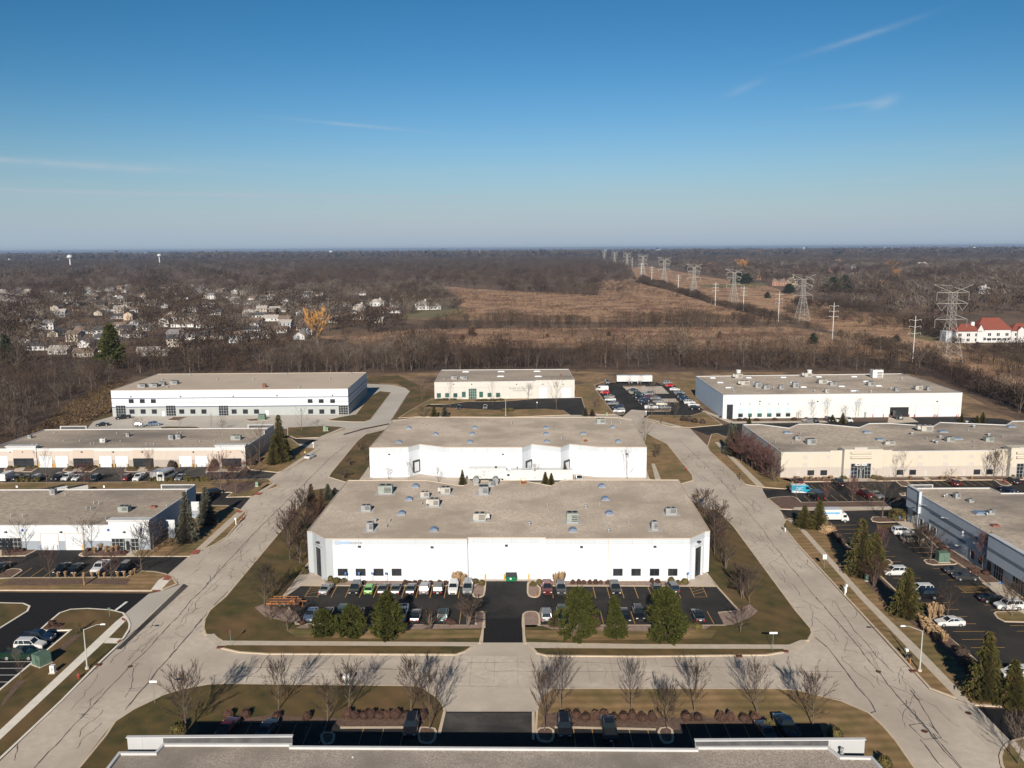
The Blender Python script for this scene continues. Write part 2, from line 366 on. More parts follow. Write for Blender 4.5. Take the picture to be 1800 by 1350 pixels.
sheet('dock_apron', [(640, 846), (640, 840), (1150, 838), (1200, 852), (1200, 862), (1000, 865), (640, 862)], 0.035, M_conc)
# middle block (front white warehouse)
def strip(px, z, m, name, km=None): return sheet(name, px, z, m)
lawn([(360, 1117), (356, 1105), (358, 1090), (367, 1074), (395, 1050), (500, 925), (548, 862), (575, 858), (611, 870), (611, 900), (500, 1049), (512, 1075), (522, 1098),
      (640, 1098.5), (852, 1100), (849.5, 1110), (845, 1132), (391, 1129.5), (372, 1118)], M_lawn)
lawn([(389, 1141), (384, 1137), (400, 1130.5), (836, 1132.5), (829, 1140), (818, 1147), (802, 1152.4), (780, 1152.3), (469, 1151), (420, 1148)], M_lawn, kerb=0.35)
lawn([(1213, 868), (1233, 872), (1222, 877.5)], M_lawnb, kerb=0.2)
lawn([(917, 1100), (919, 1110), (922, 1132), (1120, 1136), (1387, 1137), (1409, 1128), (1422, 1127.5), (1429, 1114), (1427, 1106), (1400, 1074), (1290, 925), (1262, 898), (1238, 893), (1200, 870), (1195, 950), (1260, 1033), (1297, 1074),
      (1262, 1077), (1273, 1099.5), (1080, 1099.5)], M_lawn)
lawn([(930, 1135), (1120, 1137), (1386, 1137), (1378, 1148), (1347, 1153), (1120, 1155.6), (960, 1154), (942, 1149.5)], M_lawn, kerb=0.35)
sheet('sidewalk', [(389, 1126), (845, 1128.8), (834, 1136), (400, 1134), (384, 1137.5), (360, 1117), (376, 1113.5)], 0.156, M_walk)
sheet('sidewalk', [(922, 1128.5), (1120, 1132), (1387, 1133), (1409, 1124.5), (1423, 1128.5), (1391, 1143.5), (1384, 1140.5), (1120, 1140), (935, 1139)], 0.156, M_walk)
# bare straw under the pines
sheet('lawn_straw', [(500, 1106), (845, 1107), (843, 1121), (700, 1124), (520, 1119)], 0.1515, M_lawnb); sheet('lawn_straw', [(924, 1108), (1260, 1108), (1250, 1122), (1000, 1126), (926, 1122)], 0.1515, M_lawnb)
# main lot
sheet('parking_lot', [(529, 1030), (497, 1052), (510, 1077), (524, 1095.5), (848, 1098.5), (851, 1129), (917, 1129), (917, 1098.5), (1273, 1098), (1262, 1077), (1297, 1073), (1262, 1032), (1247, 1030.5), (1100, 1030.5), (960, 1030.5), (928, 1021.5), (855, 1021.5), (830, 1030.5)], 0.045, M_asph)
sheet('drive_patch', [(852, 1087), (848, 1129.5), (919, 1129.5), (917, 1087)], 0.05, M_asphnew)
lawn([(829, 1030), (852, 1022), (855, 1022), (853, 1045), (849, 1050), (838, 1051.5), (829, 1048)], M_stone, rnd=1, name='gravel_island')
lawn([(928, 1022), (951, 1031), (951, 1046), (945, 1051), (935, 1051), (926, 1047), (926, 1030)], M_stone, rnd=1, name='gravel_island')
lawn([(853, 1104), (853, 1079), (849, 1075.5), (845, 1075.5), (835, 1080), (835, 1103)], M_stone, name='gravel_island')
lawn([(917, 1104), (917.5, 1081), (924, 1076), (933, 1075), (944, 1076), (950, 1083), (950, 1103)], M_stone, rnd=1, name='gravel_island')
sheet('kerb', [(852.6, 1076), (849.2, 1076), (846, 1129), (849, 1129)], 0.19, M_kerb); sheet('kerb', [(918, 1079), (921.5, 1079), (924, 1129), (920.5, 1129)], 0.19, M_kerb)
# gravel beds along the warehouse front and round the shrubs
sheet('gravel_bed', [(529, 1029.5), (540, 1016), (572, 1020), (821, 1022), (829, 1030)], 0.16, M_stone)
sheet('gravel_bed', [(951, 1030), (945, 1021.5), (1213, 1022), (1245, 1010), (1262, 1032)], 0.16, M_stone)
sheet('kerb', [(527, 1030.3), (529, 1028.4), (832, 1028.8), (832, 1030.7)], 0.19, M_kerb); sheet('kerb', [(951, 1030.7), (951, 1028.9), (1262, 1029.3), (1262, 1031.2)], 0.19, M_kerb)
sheet('gravel_bed', [(530, 1098.4), (640, 1098), (851, 1099), (846, 1104), (700, 1107), (600, 1105), (520, 1104)], 0.162, M_stone)
sheet('gravel_bed', [(950, 1099), (1250, 1099.4), (1240, 1106), (1130, 1109), (970, 1106)], 0.162, M_stone)
sheet('mulch_bed', [(448, 1068), (462, 1062), (520, 1075), (530, 1092), (505, 1093), (466, 1084)], 0.164, M_stone)
sheet('gravel_bed', [(1262, 1077.5), (1290, 1075), (1318, 1062), (1332, 1074), (1318, 1086), (1288, 1098), (1274, 1099)], 0.164, M_stone)
sheet('entrance_path', [(529, 1029), (541, 1012), (558, 1004), (571, 1013), (570, 1020), (575, 1029.3)], 0.168, M_walk)
sheet('entrance_path', [(1207, 1029.5), (1217, 1019), (1231, 1004), (1246, 1010), (1258, 1030.5)], 0.168, M_walk)
# second block
lawn([(577, 839), (581, 832), (627, 776), (642, 764), (671, 757), (690, 750), (690, 800), (652, 842), (632, 845), (606, 848)], M_lawn, kerb=0.3)
lawn([(1137, 762), (1151, 770), (1173, 780.5), (1218, 836), (1219, 845), (1195, 852), (1140, 843), (1125, 800)], M_lawnb, kerb=0.3)
sheet('sidewalk', [(648, 820), (655, 842), (630, 845), (640, 832)], 0.158, M_walk); sheet('sidewalk', [(1145, 815), (1151, 815), (1162, 843), (1152, 843)], 0.158, M_walk)
# front block (foreground)
lawn([(20, 1500), (138, 1350), (184, 1294), (200, 1269.5), (233, 1248), (289, 1221), (322, 1211.5), (367, 1203), (400, 1202), (735, 1206), (749, 1213), (768, 1225), (780, 1240), (784, 1252), (778, 1280), (770, 1330), (300, 1500)], M_lawn)
lawn([(942, 1252), (944, 1240), (953, 1222), (971, 1211), (1364, 1211), (1402, 1214), (1480, 1233), (1529, 1254), (1556, 1279), (1578, 1305), (1609, 1350), (1720, 1500), (1400, 1500), (936, 1340)], M_lawnb)
sheet('mulch_bed', [(390, 1266), (470, 1258), (487, 1248), (495, 1248), (504, 1259), (600, 1262), (612, 1248), (622, 1250), (700, 1261), (718, 1249), (735, 1250), (750, 1262), (740, 1290), (380, 1290)], 0.162, M_mulch)
sheet('mulch_bed', [(960, 1255), (985, 1250), (1000, 1259), (1098, 1260), (1109, 1250), (1122, 1260), (1205, 1262), (1218, 1250), (1230, 1252), (1245, 1262), (1320, 1264), (1331, 1253), (1345, 1262), (1358, 1274), (1358, 1290), (945, 1290)], 0.162, M_mulch)
sheet('parking_lot', [(335, 1350), (350, 1270.5), (590, 1270.5), (600, 1281), (735, 1281), (752, 1290), (772, 1284), (782, 1251), (939, 1251), (940, 1290), (975, 1281), (1150, 1283), (1195, 1283), (1200, 1272), (1440, 1272), (1470, 1350)], 0.176, M_asph)
sheet('drive_patch', [(784, 1253), (936, 1253), (934, 1287), (770, 1287)], 0.181, M_asphold)
for q in ([(598, 1277), (735, 1276.5), (735, 1280.5), (598, 1281)], [(975, 1276), (1153, 1280), (1153, 1284), (975, 1280)], [(779, 1250), (784, 1250), (775, 1290), (769, 1290)], [(935, 1250), (940, 1250), (940, 1300), (935, 1300)]):
    sheet('kerb', q, 0.3, M_kerb)
for q in ([(735, 1281), (752, 1281), (770, 1284), (764, 1310), (740, 1310), (734, 1303)], [(940, 1283), (974, 1281), (975, 1304), (962, 1309), (944, 1305)], [(1153, 1283), (1182, 1280), (1186, 1305), (1178, 1310), (1163, 1310)], [(562, 1290), (590, 1290), (588, 1306), (580, 1312), (566, 1312)]):
    lawn(q, M_mulch, kerb=0.3, h=0.32, rnd=1, name='mulch_island')
# left side
lawn([(-150, 1470), (0, 1337), (111, 1232), (169, 1173), (204, 1140), (216, 1127), (229, 1106), (230, 1098), (226, 1088), (218, 1078), (195, 1072.5), (155, 1070), (124, 1071.5), (104, 1078), (84, 1094.5), (70, 1107), (78, 1110),
      (122, 1109), (108, 1121), (0, 1212), (-150, 1340)], M_lawn, kerb=0.35, km=M_kerbn)
sheet('sidewalk', [(217, 1082), (224, 1088), (191, 1121), (0, 1300), (-150, 1440), (-150, 1415), (0, 1283), (204, 1092)], 0.156, M_kerbn)
sheet('sidewalk', [(191, 1121), (217, 1122.5), (208, 1131), (182, 1130.5)], 0.158, M_kerbn)
sheet('parking_lot', [(-200, 1040), (0, 1041), (262, 1043), (261, 1044), (219, 1079), (155, 1085), (70, 1107), (120, 1112), (0, 1213), (-200, 1380)], 0.045, M_asphnew)
lawn([(-60, 1059), (0, 1060), (42, 1061), (54, 1066), (50, 1075), (0, 1106), (-60, 1140)], M_lawn, kerb=0.35, km=M_kerbn)
lawn([(-200, 1020), (0, 1018), (31, 1016), (222, 1015), (235, 1006.5), (244, 1004), (271, 1005), (291, 1009), (304, 1015), (312, 1027), (287, 1037.5), (264, 1039.5), (-200, 1038)], M_lawnb, kerb=0.35)
sheet('sidewalk', [(278, 1020), (295, 1011), (303, 1015), (284, 1036), (265, 1037)], 0.158, M_kerbn)
sheet('mulch_bed', [(20, 1018), (230, 1017), (222, 1028), (160, 1026), (60, 1029), (0, 1028)], 0.16, M_mulch)
sheet('mulch_bed', [(80, 1104), (86, 1094), (96, 1091), (110, 1095), (112, 1104), (104, 1107)], 0.16, M_mulch); sheet('mulch_bed', [(100, 1141), (132, 1116), (142, 1114), (136, 1122), (110, 1143)], 0.16, M_mulch)
sheet('mulch_bed', [(0, 1240), (30, 1196), (44, 1196), (24, 1218), (5, 1241)], 0.16, M_mulch)
sheet('parking_lot', [(-200, 960), (0, 962), (140, 964), (255, 967), (331, 978), (293, 1011), (271, 1006), (244, 1004.5), (222, 1016), (30, 1017.5), (-200, 1020)], 0.045, M_asph)
lawn([(-80, 1003), (0, 1006), (22, 1000), (36, 1001), (40, 1004), (20, 1017), (-80, 1020)], M_mulch, kerb=0.3, name='mulch_island')
lawn([(0, 966), (68, 966), (45, 978), (0, 979)], M_mulch, kerb=0.3, name='mulch_island')
lawn([(140, 974), (138, 977), (146, 979), (333, 979), (353, 969), (378, 958), (400, 944), (433, 905), (434, 899), (422, 896), (400, 889), (340, 889), (258, 966), (235, 966), (160, 966)], M_lawnb, kerb=0.35)
sheet('sidewalk', [(422, 895), (432, 898), (355, 968), (335, 974)], 0.158, M_walk)
sheet('ramp_paver', [(341, 966), (354, 966), (347, 974), (333, 974.5)], 0.163, M_red); sheet('ramp_paver', [(293, 1010), (303, 1014.5), (297, 1020), (285, 1019)], 0.163, M_red)
sheet('ramp_paver', [(418, 895.5), (428, 899.5), (422, 901.5), (414, 900)], 0.163, M_red); sheet('ramp_paver', [(450, 865), (462, 866), (456, 870), (446, 869)], 0.163, M_red)
sheet('ramp_paver', [(215, 1085), (222, 1089), (219, 1092), (213, 1088)], 0.163, M_red); sheet('ramp_paver', [(210, 1124), (215, 1124), (209, 1130), (204, 1129)], 0.163, M_red); sheet('ramp_paver', [(268, 1037), (281, 1037), (280, 1039), (267, 1039)], 0.163, M_red)
sheet('entrance_path', [(224, 966), (243, 966), (235, 978), (222, 978)], 0.165, M_walk)
sheet('mulch_bed', [(144, 968), (225, 967), (222, 977), (146, 977)], 0.161, M_mulch)
# lot behind the near left warehouse
sheet('parking_lot', [(345, 866), (407, 866), (397, 874), (440, 874.5), (422, 896), (393, 891), (340, 891)], 0.045, M_asph)
lawn([(-100, 849), (0, 849), (200, 848), (471, 842), (478, 847), (462, 866), (440, 873.5), (397, 875), (408, 866), (345, 867), (340, 872), (200, 872), (-100, 872)], M_lawnb, kerb=0.3)
lawn([(487, 850), (489, 856), (470, 862), (440, 874), (449, 867), (470, 852)], M_lawnb, kerb=0.25)
sheet('sidewalk', [(487, 849), (480, 849), (450, 866), (460, 866)], 0.158, M_walk)
sheet('mulch_bed', [(370, 850), (440, 846), (468, 846), (440, 862), (420, 868), (395, 862)], 0.16, M_mulch)
sheet('parking_lot', [(-200, 822), (0, 822), (432, 821), (440, 828), (487, 831), (471, 843), (400, 848), (0, 849), (-200, 849)], 0.045, M_asphold)
lawn([(440, 826), (435, 822), (432, 815), (482, 770), (513, 772), (530, 785), (556, 789), (540, 809), (504, 827), (487, 831)], M_lawnb, kerb=0.3)
sheet('sidewalk', [(556, 787), (563, 789), (503, 828), (493, 829)], 0.158, M_walk)
lawn([(600, 751), (609, 754), (566, 769), (520, 771), (505, 765), (505, 752), (570, 749)], M_lawn, kerb=0.25)
sheet('sidewalk', [(600, 752), (606, 753), (563, 769), (556, 770)], 0.158, M_walk)
sheet('parking_lot', [(500, 771), (520, 771), (560, 773), (540, 781), (513, 779)], 0.048, M_asph)
for a, c in ((6, 68), (110, 173), (218, 292), (361, 432)):
    lawn([(a + 2, 825), (a, 828.5), (a + 8, 830), (c - 12, 830), (c, 822), (a + 10, 821.5)], M_mulch, kerb=0.3, name='mulch_island')
    sheet('entrance_path', [((a + c) / 2 - 8, 821.5), ((a + c) / 2 + 8, 821.5), ((a + c) / 2 + 2, 829.5), ((a + c) / 2 - 16, 829.5)], 0.166, M_walk)
# far left white warehouse yard
sheet('parking_lot', [(150, 757), (164, 741), (197, 732), (400, 731), (613, 729), (645, 690), (645, 674.5), (691, 676.7), (713, 682), (720, 688), (713, 698), (690, 734.5), (684, 743), (609, 755), (590, 751), (400, 757)], 0.044, M_concn)
lawn([(573, 739.5), (600, 733), (625, 729), (650, 697), (667, 688), (688, 690), (652, 738), (640, 742), (620, 742)], M_green if False else M_lawn, kerb=0.25)
lawn([(645, 673), (700, 675), (722, 686), (715, 700), (692, 735), (730, 731), (765, 705), (764, 690), (700, 660), (648, 662)], M_lawn, kerb=0.0, h=0.12)
lawn([(430, 738), (466, 735), (472, 739), (440, 741)], M_mulch, kerb=0.2, name='mulch_island'); lawn([(293, 739), (305, 733.5), (330, 733), (312, 740)], M_mulch, kerb=0.2, name='mulch_island'); lawn([(280, 752), (294, 750), (345, 750.5), (355, 754), (285, 754.5)], M_lawn, kerb=0.2)
lawn([(125, 752), (160, 738), (196, 724), (197, 732), (164, 741), (150, 757)], M_lawn, kerb=0.0, h=0.1)
# back centre
lawn([(700, 735), (735, 733), (900, 733.5), (1002, 729.5), (990, 721.5), (959, 718.6), (873, 721), (748, 713), (752, 711), (790, 711), (822, 706.5), (870, 706.5), (900, 705), (943, 700.8), (764, 702.5), (760, 700), (720, 722)], M_lawnb, kerb=0.25)
lawn([(1009, 699), (1022, 699), (1029, 727), (1060, 729), (1098, 728), (1080, 728), (1054, 694), (1045, 677), (1064, 670), (1010, 678)], M_lawnb, kerb=0.25)
sheet('parking_lot', [(750, 711.5), (790, 710.5), (822, 706), (872, 706), (900, 704.5), (943, 700.5), (1022, 699), (1029, 723), (1027, 729), (1002, 729), (990, 721), (959, 718.3), (873, 720.5), (748, 714.5)], 0.175, M_asph)
sheet('parking_lot', [(1045.7, 677.5), (1064, 677), (1064, 672.6), (1154, 671.5), (1162, 676), (1184, 675.7), (1239, 723), (1214, 730), (1142, 729), (1130, 735), (1095, 733), (1078, 727), (1055, 693)], 0.048, M_asph)
sheet('driveway_apron', [(1110, 720), (1137, 722), (1130, 737), (1092, 735), (1100, 728)], 0.055, M_road)
sheet('concrete_pad', [(1096, 680.6), (1163, 678.7), (1176.5, 692), (1108, 692)], 0.055, M_conc); sheet('concrete_pad', [(1158, 700.7), (1187.5, 700.7), (1193, 707), (1166, 707)], 0.055, M_conc)
lawn([(1133, 721), (1135, 723.5), (1178, 723), (1180, 720)], M_mulch, kerb=0.3, name='mulch_island'); lawn([(1095, 679), (1096, 681), (1134, 680), (1134, 678)], M_mulch, kerb=0.3, name='mulch_island')
lawn([(1130, 738), (1142, 730), (1214, 731), (1239, 724), (1262, 741), (1270, 747), (1213, 752), (1180, 750)], M_lawnb, kerb=0.3)
sheet('sidewalk', [(1131, 736.5), (1137, 735), (1200, 749.5), (1190, 750)], 0.158, M_walk)
sheet('grass_strip', [(1162, 676), (1160, 668), (1222, 668), (1224, 700), (1239, 722), (1184, 676)], 0.02, M_lawnb)
sheet('parking_lot', [(1213, 753), (1240, 750), (1272, 747), (1290, 743), (1560, 741), (1590, 735), (1690, 733), (1760, 736), (1800, 745), (1800, 760), (1400, 770), (1245, 765)], 0.05, M_asph)
sheet('driveway_apron', [(1562, 733), (1598, 732), (1615, 742), (1560, 744)], 0.056, M_conc); sheet('sidewalk', [(1232, 722), (1240, 722), (1290, 741), (1500, 739), (1500, 742), (1284, 744.5)], 0.06, M_conc)
# right side: cream building lot and near right lot
lawn([(1243, 785), (1246, 793), (1310, 852), (1340, 857), (1380, 860), (1400, 855), (1385, 840), (1371, 838), (1305, 781), (1260, 762), (1250, 764)], M_lawnb, kerb=0.3)
sheet('sidewalk', [(1256, 777), (1263, 777), (1345, 856), (1330, 854)], 0.158, M_walk)
sheet('parking_lot', [(1340, 860), (1380, 860), (1412, 848.7), (1573, 846.7), (1745, 845), (1850, 844), (1850, 880), (1590, 882), (1565, 881.5), (1409, 883.5), (1395, 873), (1360, 876), (1349, 876)], 0.048, M_asph)
lawn([(1412, 847.5), (1573, 845.7), (1800, 843.5), (1800, 838), (1371, 842), (1390, 848)], M_mulch, kerb=0.3, name='mulch_island')
sheet('entrance_path', [(1480, 838.5), (1530, 838.5), (1545, 846), (1485, 846.5)], 0.165, M_walk)
for x in (1622, 1688): sheet('entrance_path', [(x, 839), (x + 8, 839), (x + 17, 844.5), (x + 6, 844.5)], 0.165, M_walk)
lawn([(1573, 846), (1594, 846), (1604, 855), (1592, 856), (1584, 855)], M_mulch, kerb=0.3, name='mulch_island'); lawn([(1745, 843), (1768, 846), (1779, 853), (1768, 854.5), (1757, 852)], M_mulch, kerb=0.3, name='mulch_island')
lawn([(1580, 868), (1592, 866.5), (1592, 872), (1583, 871)], M_mulch, kerb=0.3, name='mulch_island')
lawn([(1372, 895.5), (1349, 877), (1362, 874.5), (1392, 872.7), (1402, 876), (1409, 883.5), (1565, 881.5), (1568, 896), (1476, 898), (1413, 897)], M_mulch, kerb=0.3)
sheet('parking_lot', [(1370, 896), (1413, 898), (1476, 899), (1568, 897), (1592, 880), (1592, 912), (1620, 930), (1660, 977), (1682, 992), (1740, 1033), (1900, 1150), (1900, 1300), (1800, 1249), (1711, 1157), (1667, 1120), (1638, 1091), (1613, 1069), (1573, 1036.7), (1551, 1015.5), (1491, 960), (1462, 936.7), (1440, 922), (1387, 912)], 0.045, M_asph)
lawn([(1380, 914), (1388, 911.5), (1440, 921), (1462, 936), (1491, 959.5), (1551, 1015), (1573, 1036), (1613, 1068.5), (1638, 1090.5), (1667, 1119.5), (1711, 1156), (1800, 1235), (1850, 1243), (1800, 1246), (1715, 1241), (1684, 1230), (1633, 1211), (1593, 1167), (1556, 1126), (1485, 1049), (1400, 957), (1374, 924)], M_lawnb, kerb=0.35)
sheet('sidewalk', [(1384, 914), (1392, 913), (1418, 934), (1523, 1050), (1625, 1149), (1700, 1227), (1714, 1241), (1684, 1230), (1590, 1133), (1510, 1050), (1400, 924)], 0.158, M_walk)
sheet('mulch_bed', [(1445, 925), (1462, 938), (1491, 961), (1520, 987), (1573, 1038), (1640, 1094), (1711, 1158), (1780, 1218), (1730, 1228), (1680, 1160), (1620, 1110), (1580, 1080), (1500, 1005), (1470, 950)], 0.158, M_mulch)
lawn([(1530, 913), (1534, 909), (1548, 909), (1592, 911), (1593, 918), (1545, 919), (1533, 917)], M_mulch, kerb=0.3, name='mulch_island')
lawn([(1623, 986), (1626, 984), (1640, 984), (1655, 976), (1684, 990), (1680, 993), (1640, 994), (1628, 991)], M_mulch, kerb=0.3, name='mulch_island')
lawn([(1746, 1079), (1750, 1076), (1800, 1075), (1850, 1080), (1850, 1096), (1766, 1094), (1752, 1087)], M_lawnb, kerb=0.3, name='lawn')
lawn([(1549, 984), (1563, 984), (1570, 990), (1566, 994), (1548, 993)], M_mulch, kerb=0.3, name='mulch_island')
lawn([(1637, 1090), (1645, 1083), (1660, 1082), (1668, 1090), (1655, 1096)], M_mulch, kerb=0.3, name='mulch_island')
lawn([(1592, 912), (1612, 929), (1660, 976), (1684, 991), (1740, 1032), (1850, 1115), (1850, 1090), (1765, 1027), (1673, 967), (1593, 912)], M_mulch, kerb=0.25, name='mulch_island')
sheet('entrance_path', [(1575, 917), (1598, 917), (1616, 930), (1595, 929.5)], 0.165, M_walk); sheet('entrance_path', [(1725, 1024), (1756, 1023), (1850, 1095), (1850, 1112), (1790, 1073)], 0.167, M_walk)
sheet('road_corner', [(1758, 1319), (1752, 1330), (1760, 1350), (1830, 1500), (1900, 1500), (1900, 1290), (1800, 1295), (1776, 1303)], 0.026, M_road)
lawn([(1760, 1318), (1768, 1308), (1780, 1302), (1810, 1294), (1900, 1290), (1950, 1500), (1840, 1500), (1758, 1345), (1756, 1330)], M_lawnb, kerb=0.35)
sheet('parking_lot', [(1718, 1243.5), (1800, 1249), (1900, 1255), (1900, 1285), (1800, 1293.5), (1776, 1302)], 0.048, M_asphnew)
sheet('sidewalk', [(1775, 1305), (1786, 1303), (1850, 1370), (1830, 1380)], 0.16, M_walk)
# painted lines
PL = MB(); PW = MB()
def line(mb, p, q, w=0.11, z=0.052):
    a, c = Vector(G(*p)), Vector(G(*q)); d = (c - a).normalized(); n = Vector((-d.y, d.x)) * w / 2
    mb.add([(a.x + n.x, a.y + n.y, z), (a.x - n.x, a.y - n.y, z), (c.x - n.x, c.y - n.y, z), (c.x + n.x, c.y + n.y, z)], [(3, 2, 1, 0)] if False else [(0, 1, 2, 3)])
def stalls(p, q, n, length, z=0.056, w=0.11, mb=None, skip=()):
    """n+1 stall lines of a length (m, + away) between two photo points on one line"""
    a, c = Vector(G(*p)), Vector(G(*q)); d = (c - a) / n; u = (c - a).normalized(); t = Vector((-u.y, u.x)) * length
    if abs(u.x) > abs(u.y): t = Vector((0, length))
    else: t = Vector((length, 0))
    mb = mb or PL
    for k in range(n + 1):
        if k in skip: continue
        s = a + d * k; s2 = s + t; e = t.normalized(); nn = Vector((-e.y, e.x)) * w / 2
        mb.add([(s.x + nn.x, s.y + nn.y, z), (s.x - nn.x, s.y - nn.y, z), (s2.x - nn.x, s2.y - nn.y, z), (s2.x + nn.x, s2.y + nn.y, z)], [(0, 1, 2, 3)])
stalls((557, 1050.6), (805.5, 1051.8), 10, 5.3); stalls((972.5, 1052), (1197, 1052), 9, 5.3)
stalls((950, 1097), (1255, 1097), 11, 5.0); stalls((534, 1094), (835, 1097), 11, 5.0)
def hatch(c, n):      # hatched no-parking bay, corners in order
    a = [Vector(G(*p)) for p in c]
    for i in range(4): seg(a[i], a[(i + 1) % 4])
    for k in range(1, n):
        t = k / n; seg(a[0].lerp(a[1], t), a[3].lerp(a[2], min(1, t + 0.28)))
def seg(a, c, w=0.1, z=0.057, mb=None):
    d = (c - a)
    if d.length < 1e-4: return
    d.normalize(); n = Vector((-d.y, d.x)) * w / 2
    (mb or PL).add([(a.x + n.x, a.y + n.y, z), (a.x - n.x, a.y - n.y, z), (c.x - n.x, c.y - n.y, z), (c.x + n.x, c.y + n.y, z)], [(0, 1, 2, 3)])
hatch([(535.5, 1049), (547, 1031.5), (569, 1031.5), (558, 1049)], 4); hatch([(1221, 1050), (1212, 1031.5), (1234.5, 1031.5), (1243, 1049.5)], 4)
hatch([(1545, 929.5), (1542, 923), (1580, 923), (1591, 930)], 4); hatch([(1697, 1041.5), (1685, 1033), (1732, 1031), (1745, 1039)], 5)
stalls((1437, 862), (1527, 862), 6, 5.0); stalls((1610, 854), (1745, 854), 9, 5.0); stalls((1425, 882), (1555, 880), 8, 5.0)
stalls((1466, 923.5), (1707, 1139), 21, 5.4); stalls((1567, 938.5), (1690, 1042), 11, 5.5)
stalls((1730, 1064), (1800, 1120), 6, 5.5)
stalls((0, 1212), (94, 1131), 7, -6.0, mb=PW); stalls((30, 1016), (230, 1014.5), 9, 5.2)
stalls((395, 1309), (560, 1311), 6, 4.9, z=0.19); stalls((628, 1319), (702, 1320), 2, 4.9, z=0.19); stalls((1013, 1321), (1149, 1323), 4, 4.9, z=0.19); stalls((1219, 1311), (1325, 1313), 3, 4.9, z=0.19)
stalls((1052, 727), (1052, 690), 1, 0.1)
line(PW, (202, 1074), (223, 1058), 0.5, 0.053)
tag(PL.build('parking_lines', M_yel), kind='structure'); tag(PW.build('white_lines', M_wht), kind='structure')
# tar seams and cracks in the old road
rng = random.Random(5)
CK = MB()
def poly_line(pts, w0, z=0.037):
    for i in range(len(pts) - 1): seg(pts[i], pts[i + 1], w0 * rng.uniform(0.6, 1.3), z, CK)
def wig(a, c, amp=0.12, step=1.2):
    d = c - a; n = max(2, int(d.length / step)); pr = Vector((-d.y, d.x)).normalized(); out = []; o = 0
    for k in range(n + 1):
        o = o * 0.7 + rng.uniform(-amp, amp); out.append(a + d * (k / n) + pr * (o if 0 < k < n else 0))
    return out
def trace(px, w=0.13, amp=0.12):
    w *= 1.2
    g = [Vector(G(*p)) for p in px]
    for i in range(len(g) - 1): poly_line(wig(g[i], g[i + 1], amp), w)
trace([(40, 1375), (173, 1230), (262, 1139), (342, 1050), (430, 955), (520, 865), (575, 810), (612, 780)], 0.14)
trace([(220, 1248), (284, 1171), (322, 1128), (355, 1088), (400, 1040)], 0.18)
trace([(1434, 1050), (1473, 1094), (1511, 1139), (1542, 1179), (1575, 1221), (1622, 1272), (1700, 1365)], 0.15); trace([(1340, 930), (1380, 985), (1434, 1050)], 0.12); trace([(1190, 770), (1260, 835), (1340, 930)], 0.1)
trace([(1433, 1121), (1453, 1137), (1495, 1192), (1533, 1239), (1539, 1251), (1529, 1255)], 0.15)
trace([(1466, 1057), (1498, 1103), (1534, 1145), (1571, 1183)], 0.1); trace([(1600, 1213), (1625, 1250), (1650, 1290)], 0.13)
trace([(1598, 1275), (1622, 1272)], 0.12, .05); trace([(1598, 1275), (1623, 1300), (1655, 1297), (1633, 1271)], 0.1, 0.03); trace([(1640, 1290), (1690, 1350), (1712, 1385)], 0.13); trace([(1617, 1300), (1640, 1330), (1660, 1352), (1680, 1380)], 0.13)
for x0, x1, y0, y1 in ((400, 560, 1173, 1174), (560, 690, 1176, 1176), (620, 780, 1177, 1178), (860, 960, 1180, 1180), (960, 1160, 1180, 1182), (390, 580, 1189, 1190), (735, 800, 1171, 1172), (790, 880, 1206, 1207), (820, 960, 1165, 1164), (1010, 1090, 1164, 1167), (1160, 1300, 1172, 1173), (1400, 1480, 1180, 1181)):
    trace([(x0, y0), (x1, y1)], 0.07, 0.08)
trace([(474, 1152), (458, 1175), (436, 1190), (433, 1200)], 0.09, 0.2); trace([(1360, 1168), (1378, 1190), (1382, 1198)], 0.09, 0.2); trace([(845, 1215), (846, 1252)], 0.06, .02)
trace([(1085, 1156), (1092, 1180)], 0.08); trace([(1147, 1180), (1148, 1195)], 0.1)
def randwalk(a, ang, L, w, turn=0.35):
    p = [a]; t = ang
    for _ in range(int(L / 0.7)):
        t = ang + (t - ang) * 0.75 + rng.uniform(-turn, turn) * 1.7; p.append(p[-1] + Vector((math.cos(t), math.sin(t))) * 0.7)
    poly_line(p, w)
    return p
for (l0, l1, r0, r1, n) in (((0, 1338), (500, 830), (180, 1338), (575, 838), 130), ((1255, 790), (1640, 1225), (1180, 790), (1570, 1275), 130)):
    A, B, Cc, D = [Vector(G(*q)) for q in (l0, l1, r0, r1)]
    for _ in range(n):
        u, v = rng.random() ** 0.8 if False else rng.random(), rng.uniform(0.06, 0.94)
        P0 = A.lerp(B, u).lerp(Cc.lerp(D, u), v)
        along = (B - A); th = math.atan2(along.y, along.x)
        if rng.random() < 0.62: p = randwalk(P0, th + rng.uniform(-0.08, 0.08), rng.uniform(2, 13), rng.uniform(0.045, 0.11), 0.22)
        else: p = randwalk(P0, th + math.pi / 2 * rng.choice((-1, 1)) + rng.uniform(-.2, .2), rng.uniform(1, 3.6), rng.uniform(0.05, 0.09), 0.3)
        if rng.random() < 0.35: randwalk(p[len(p) // 2], th + rng.uniform(0.5, 1.2) * rng.choice((-1, 1)), rng.uniform(1, 3), 0.045)
for _ in range(46):
    P0 = Vector(G(rng.uniform(430, 1400), rng.uniform(1160, 1200))); randwalk(P0, rng.choice((0, math.pi / 2)) + rng.uniform(-.3, .3), rng.uniform(1, 4), rng.uniform(0.025, 0.045))
for y0, y1, xa, xb in ((1153, 1203, 470, 1390),):      # saw-cut joints across the front street
    for k in range(24): x = xa + (xb - xa) * k / 23; seg(Vector(G(x, y0 + 1)), Vector(G(900 + (x - 900) * 1.07, y1)), 0.03, 0.036, CK)
tag(CK.build('road_cracks', M_crack), kind='structure')
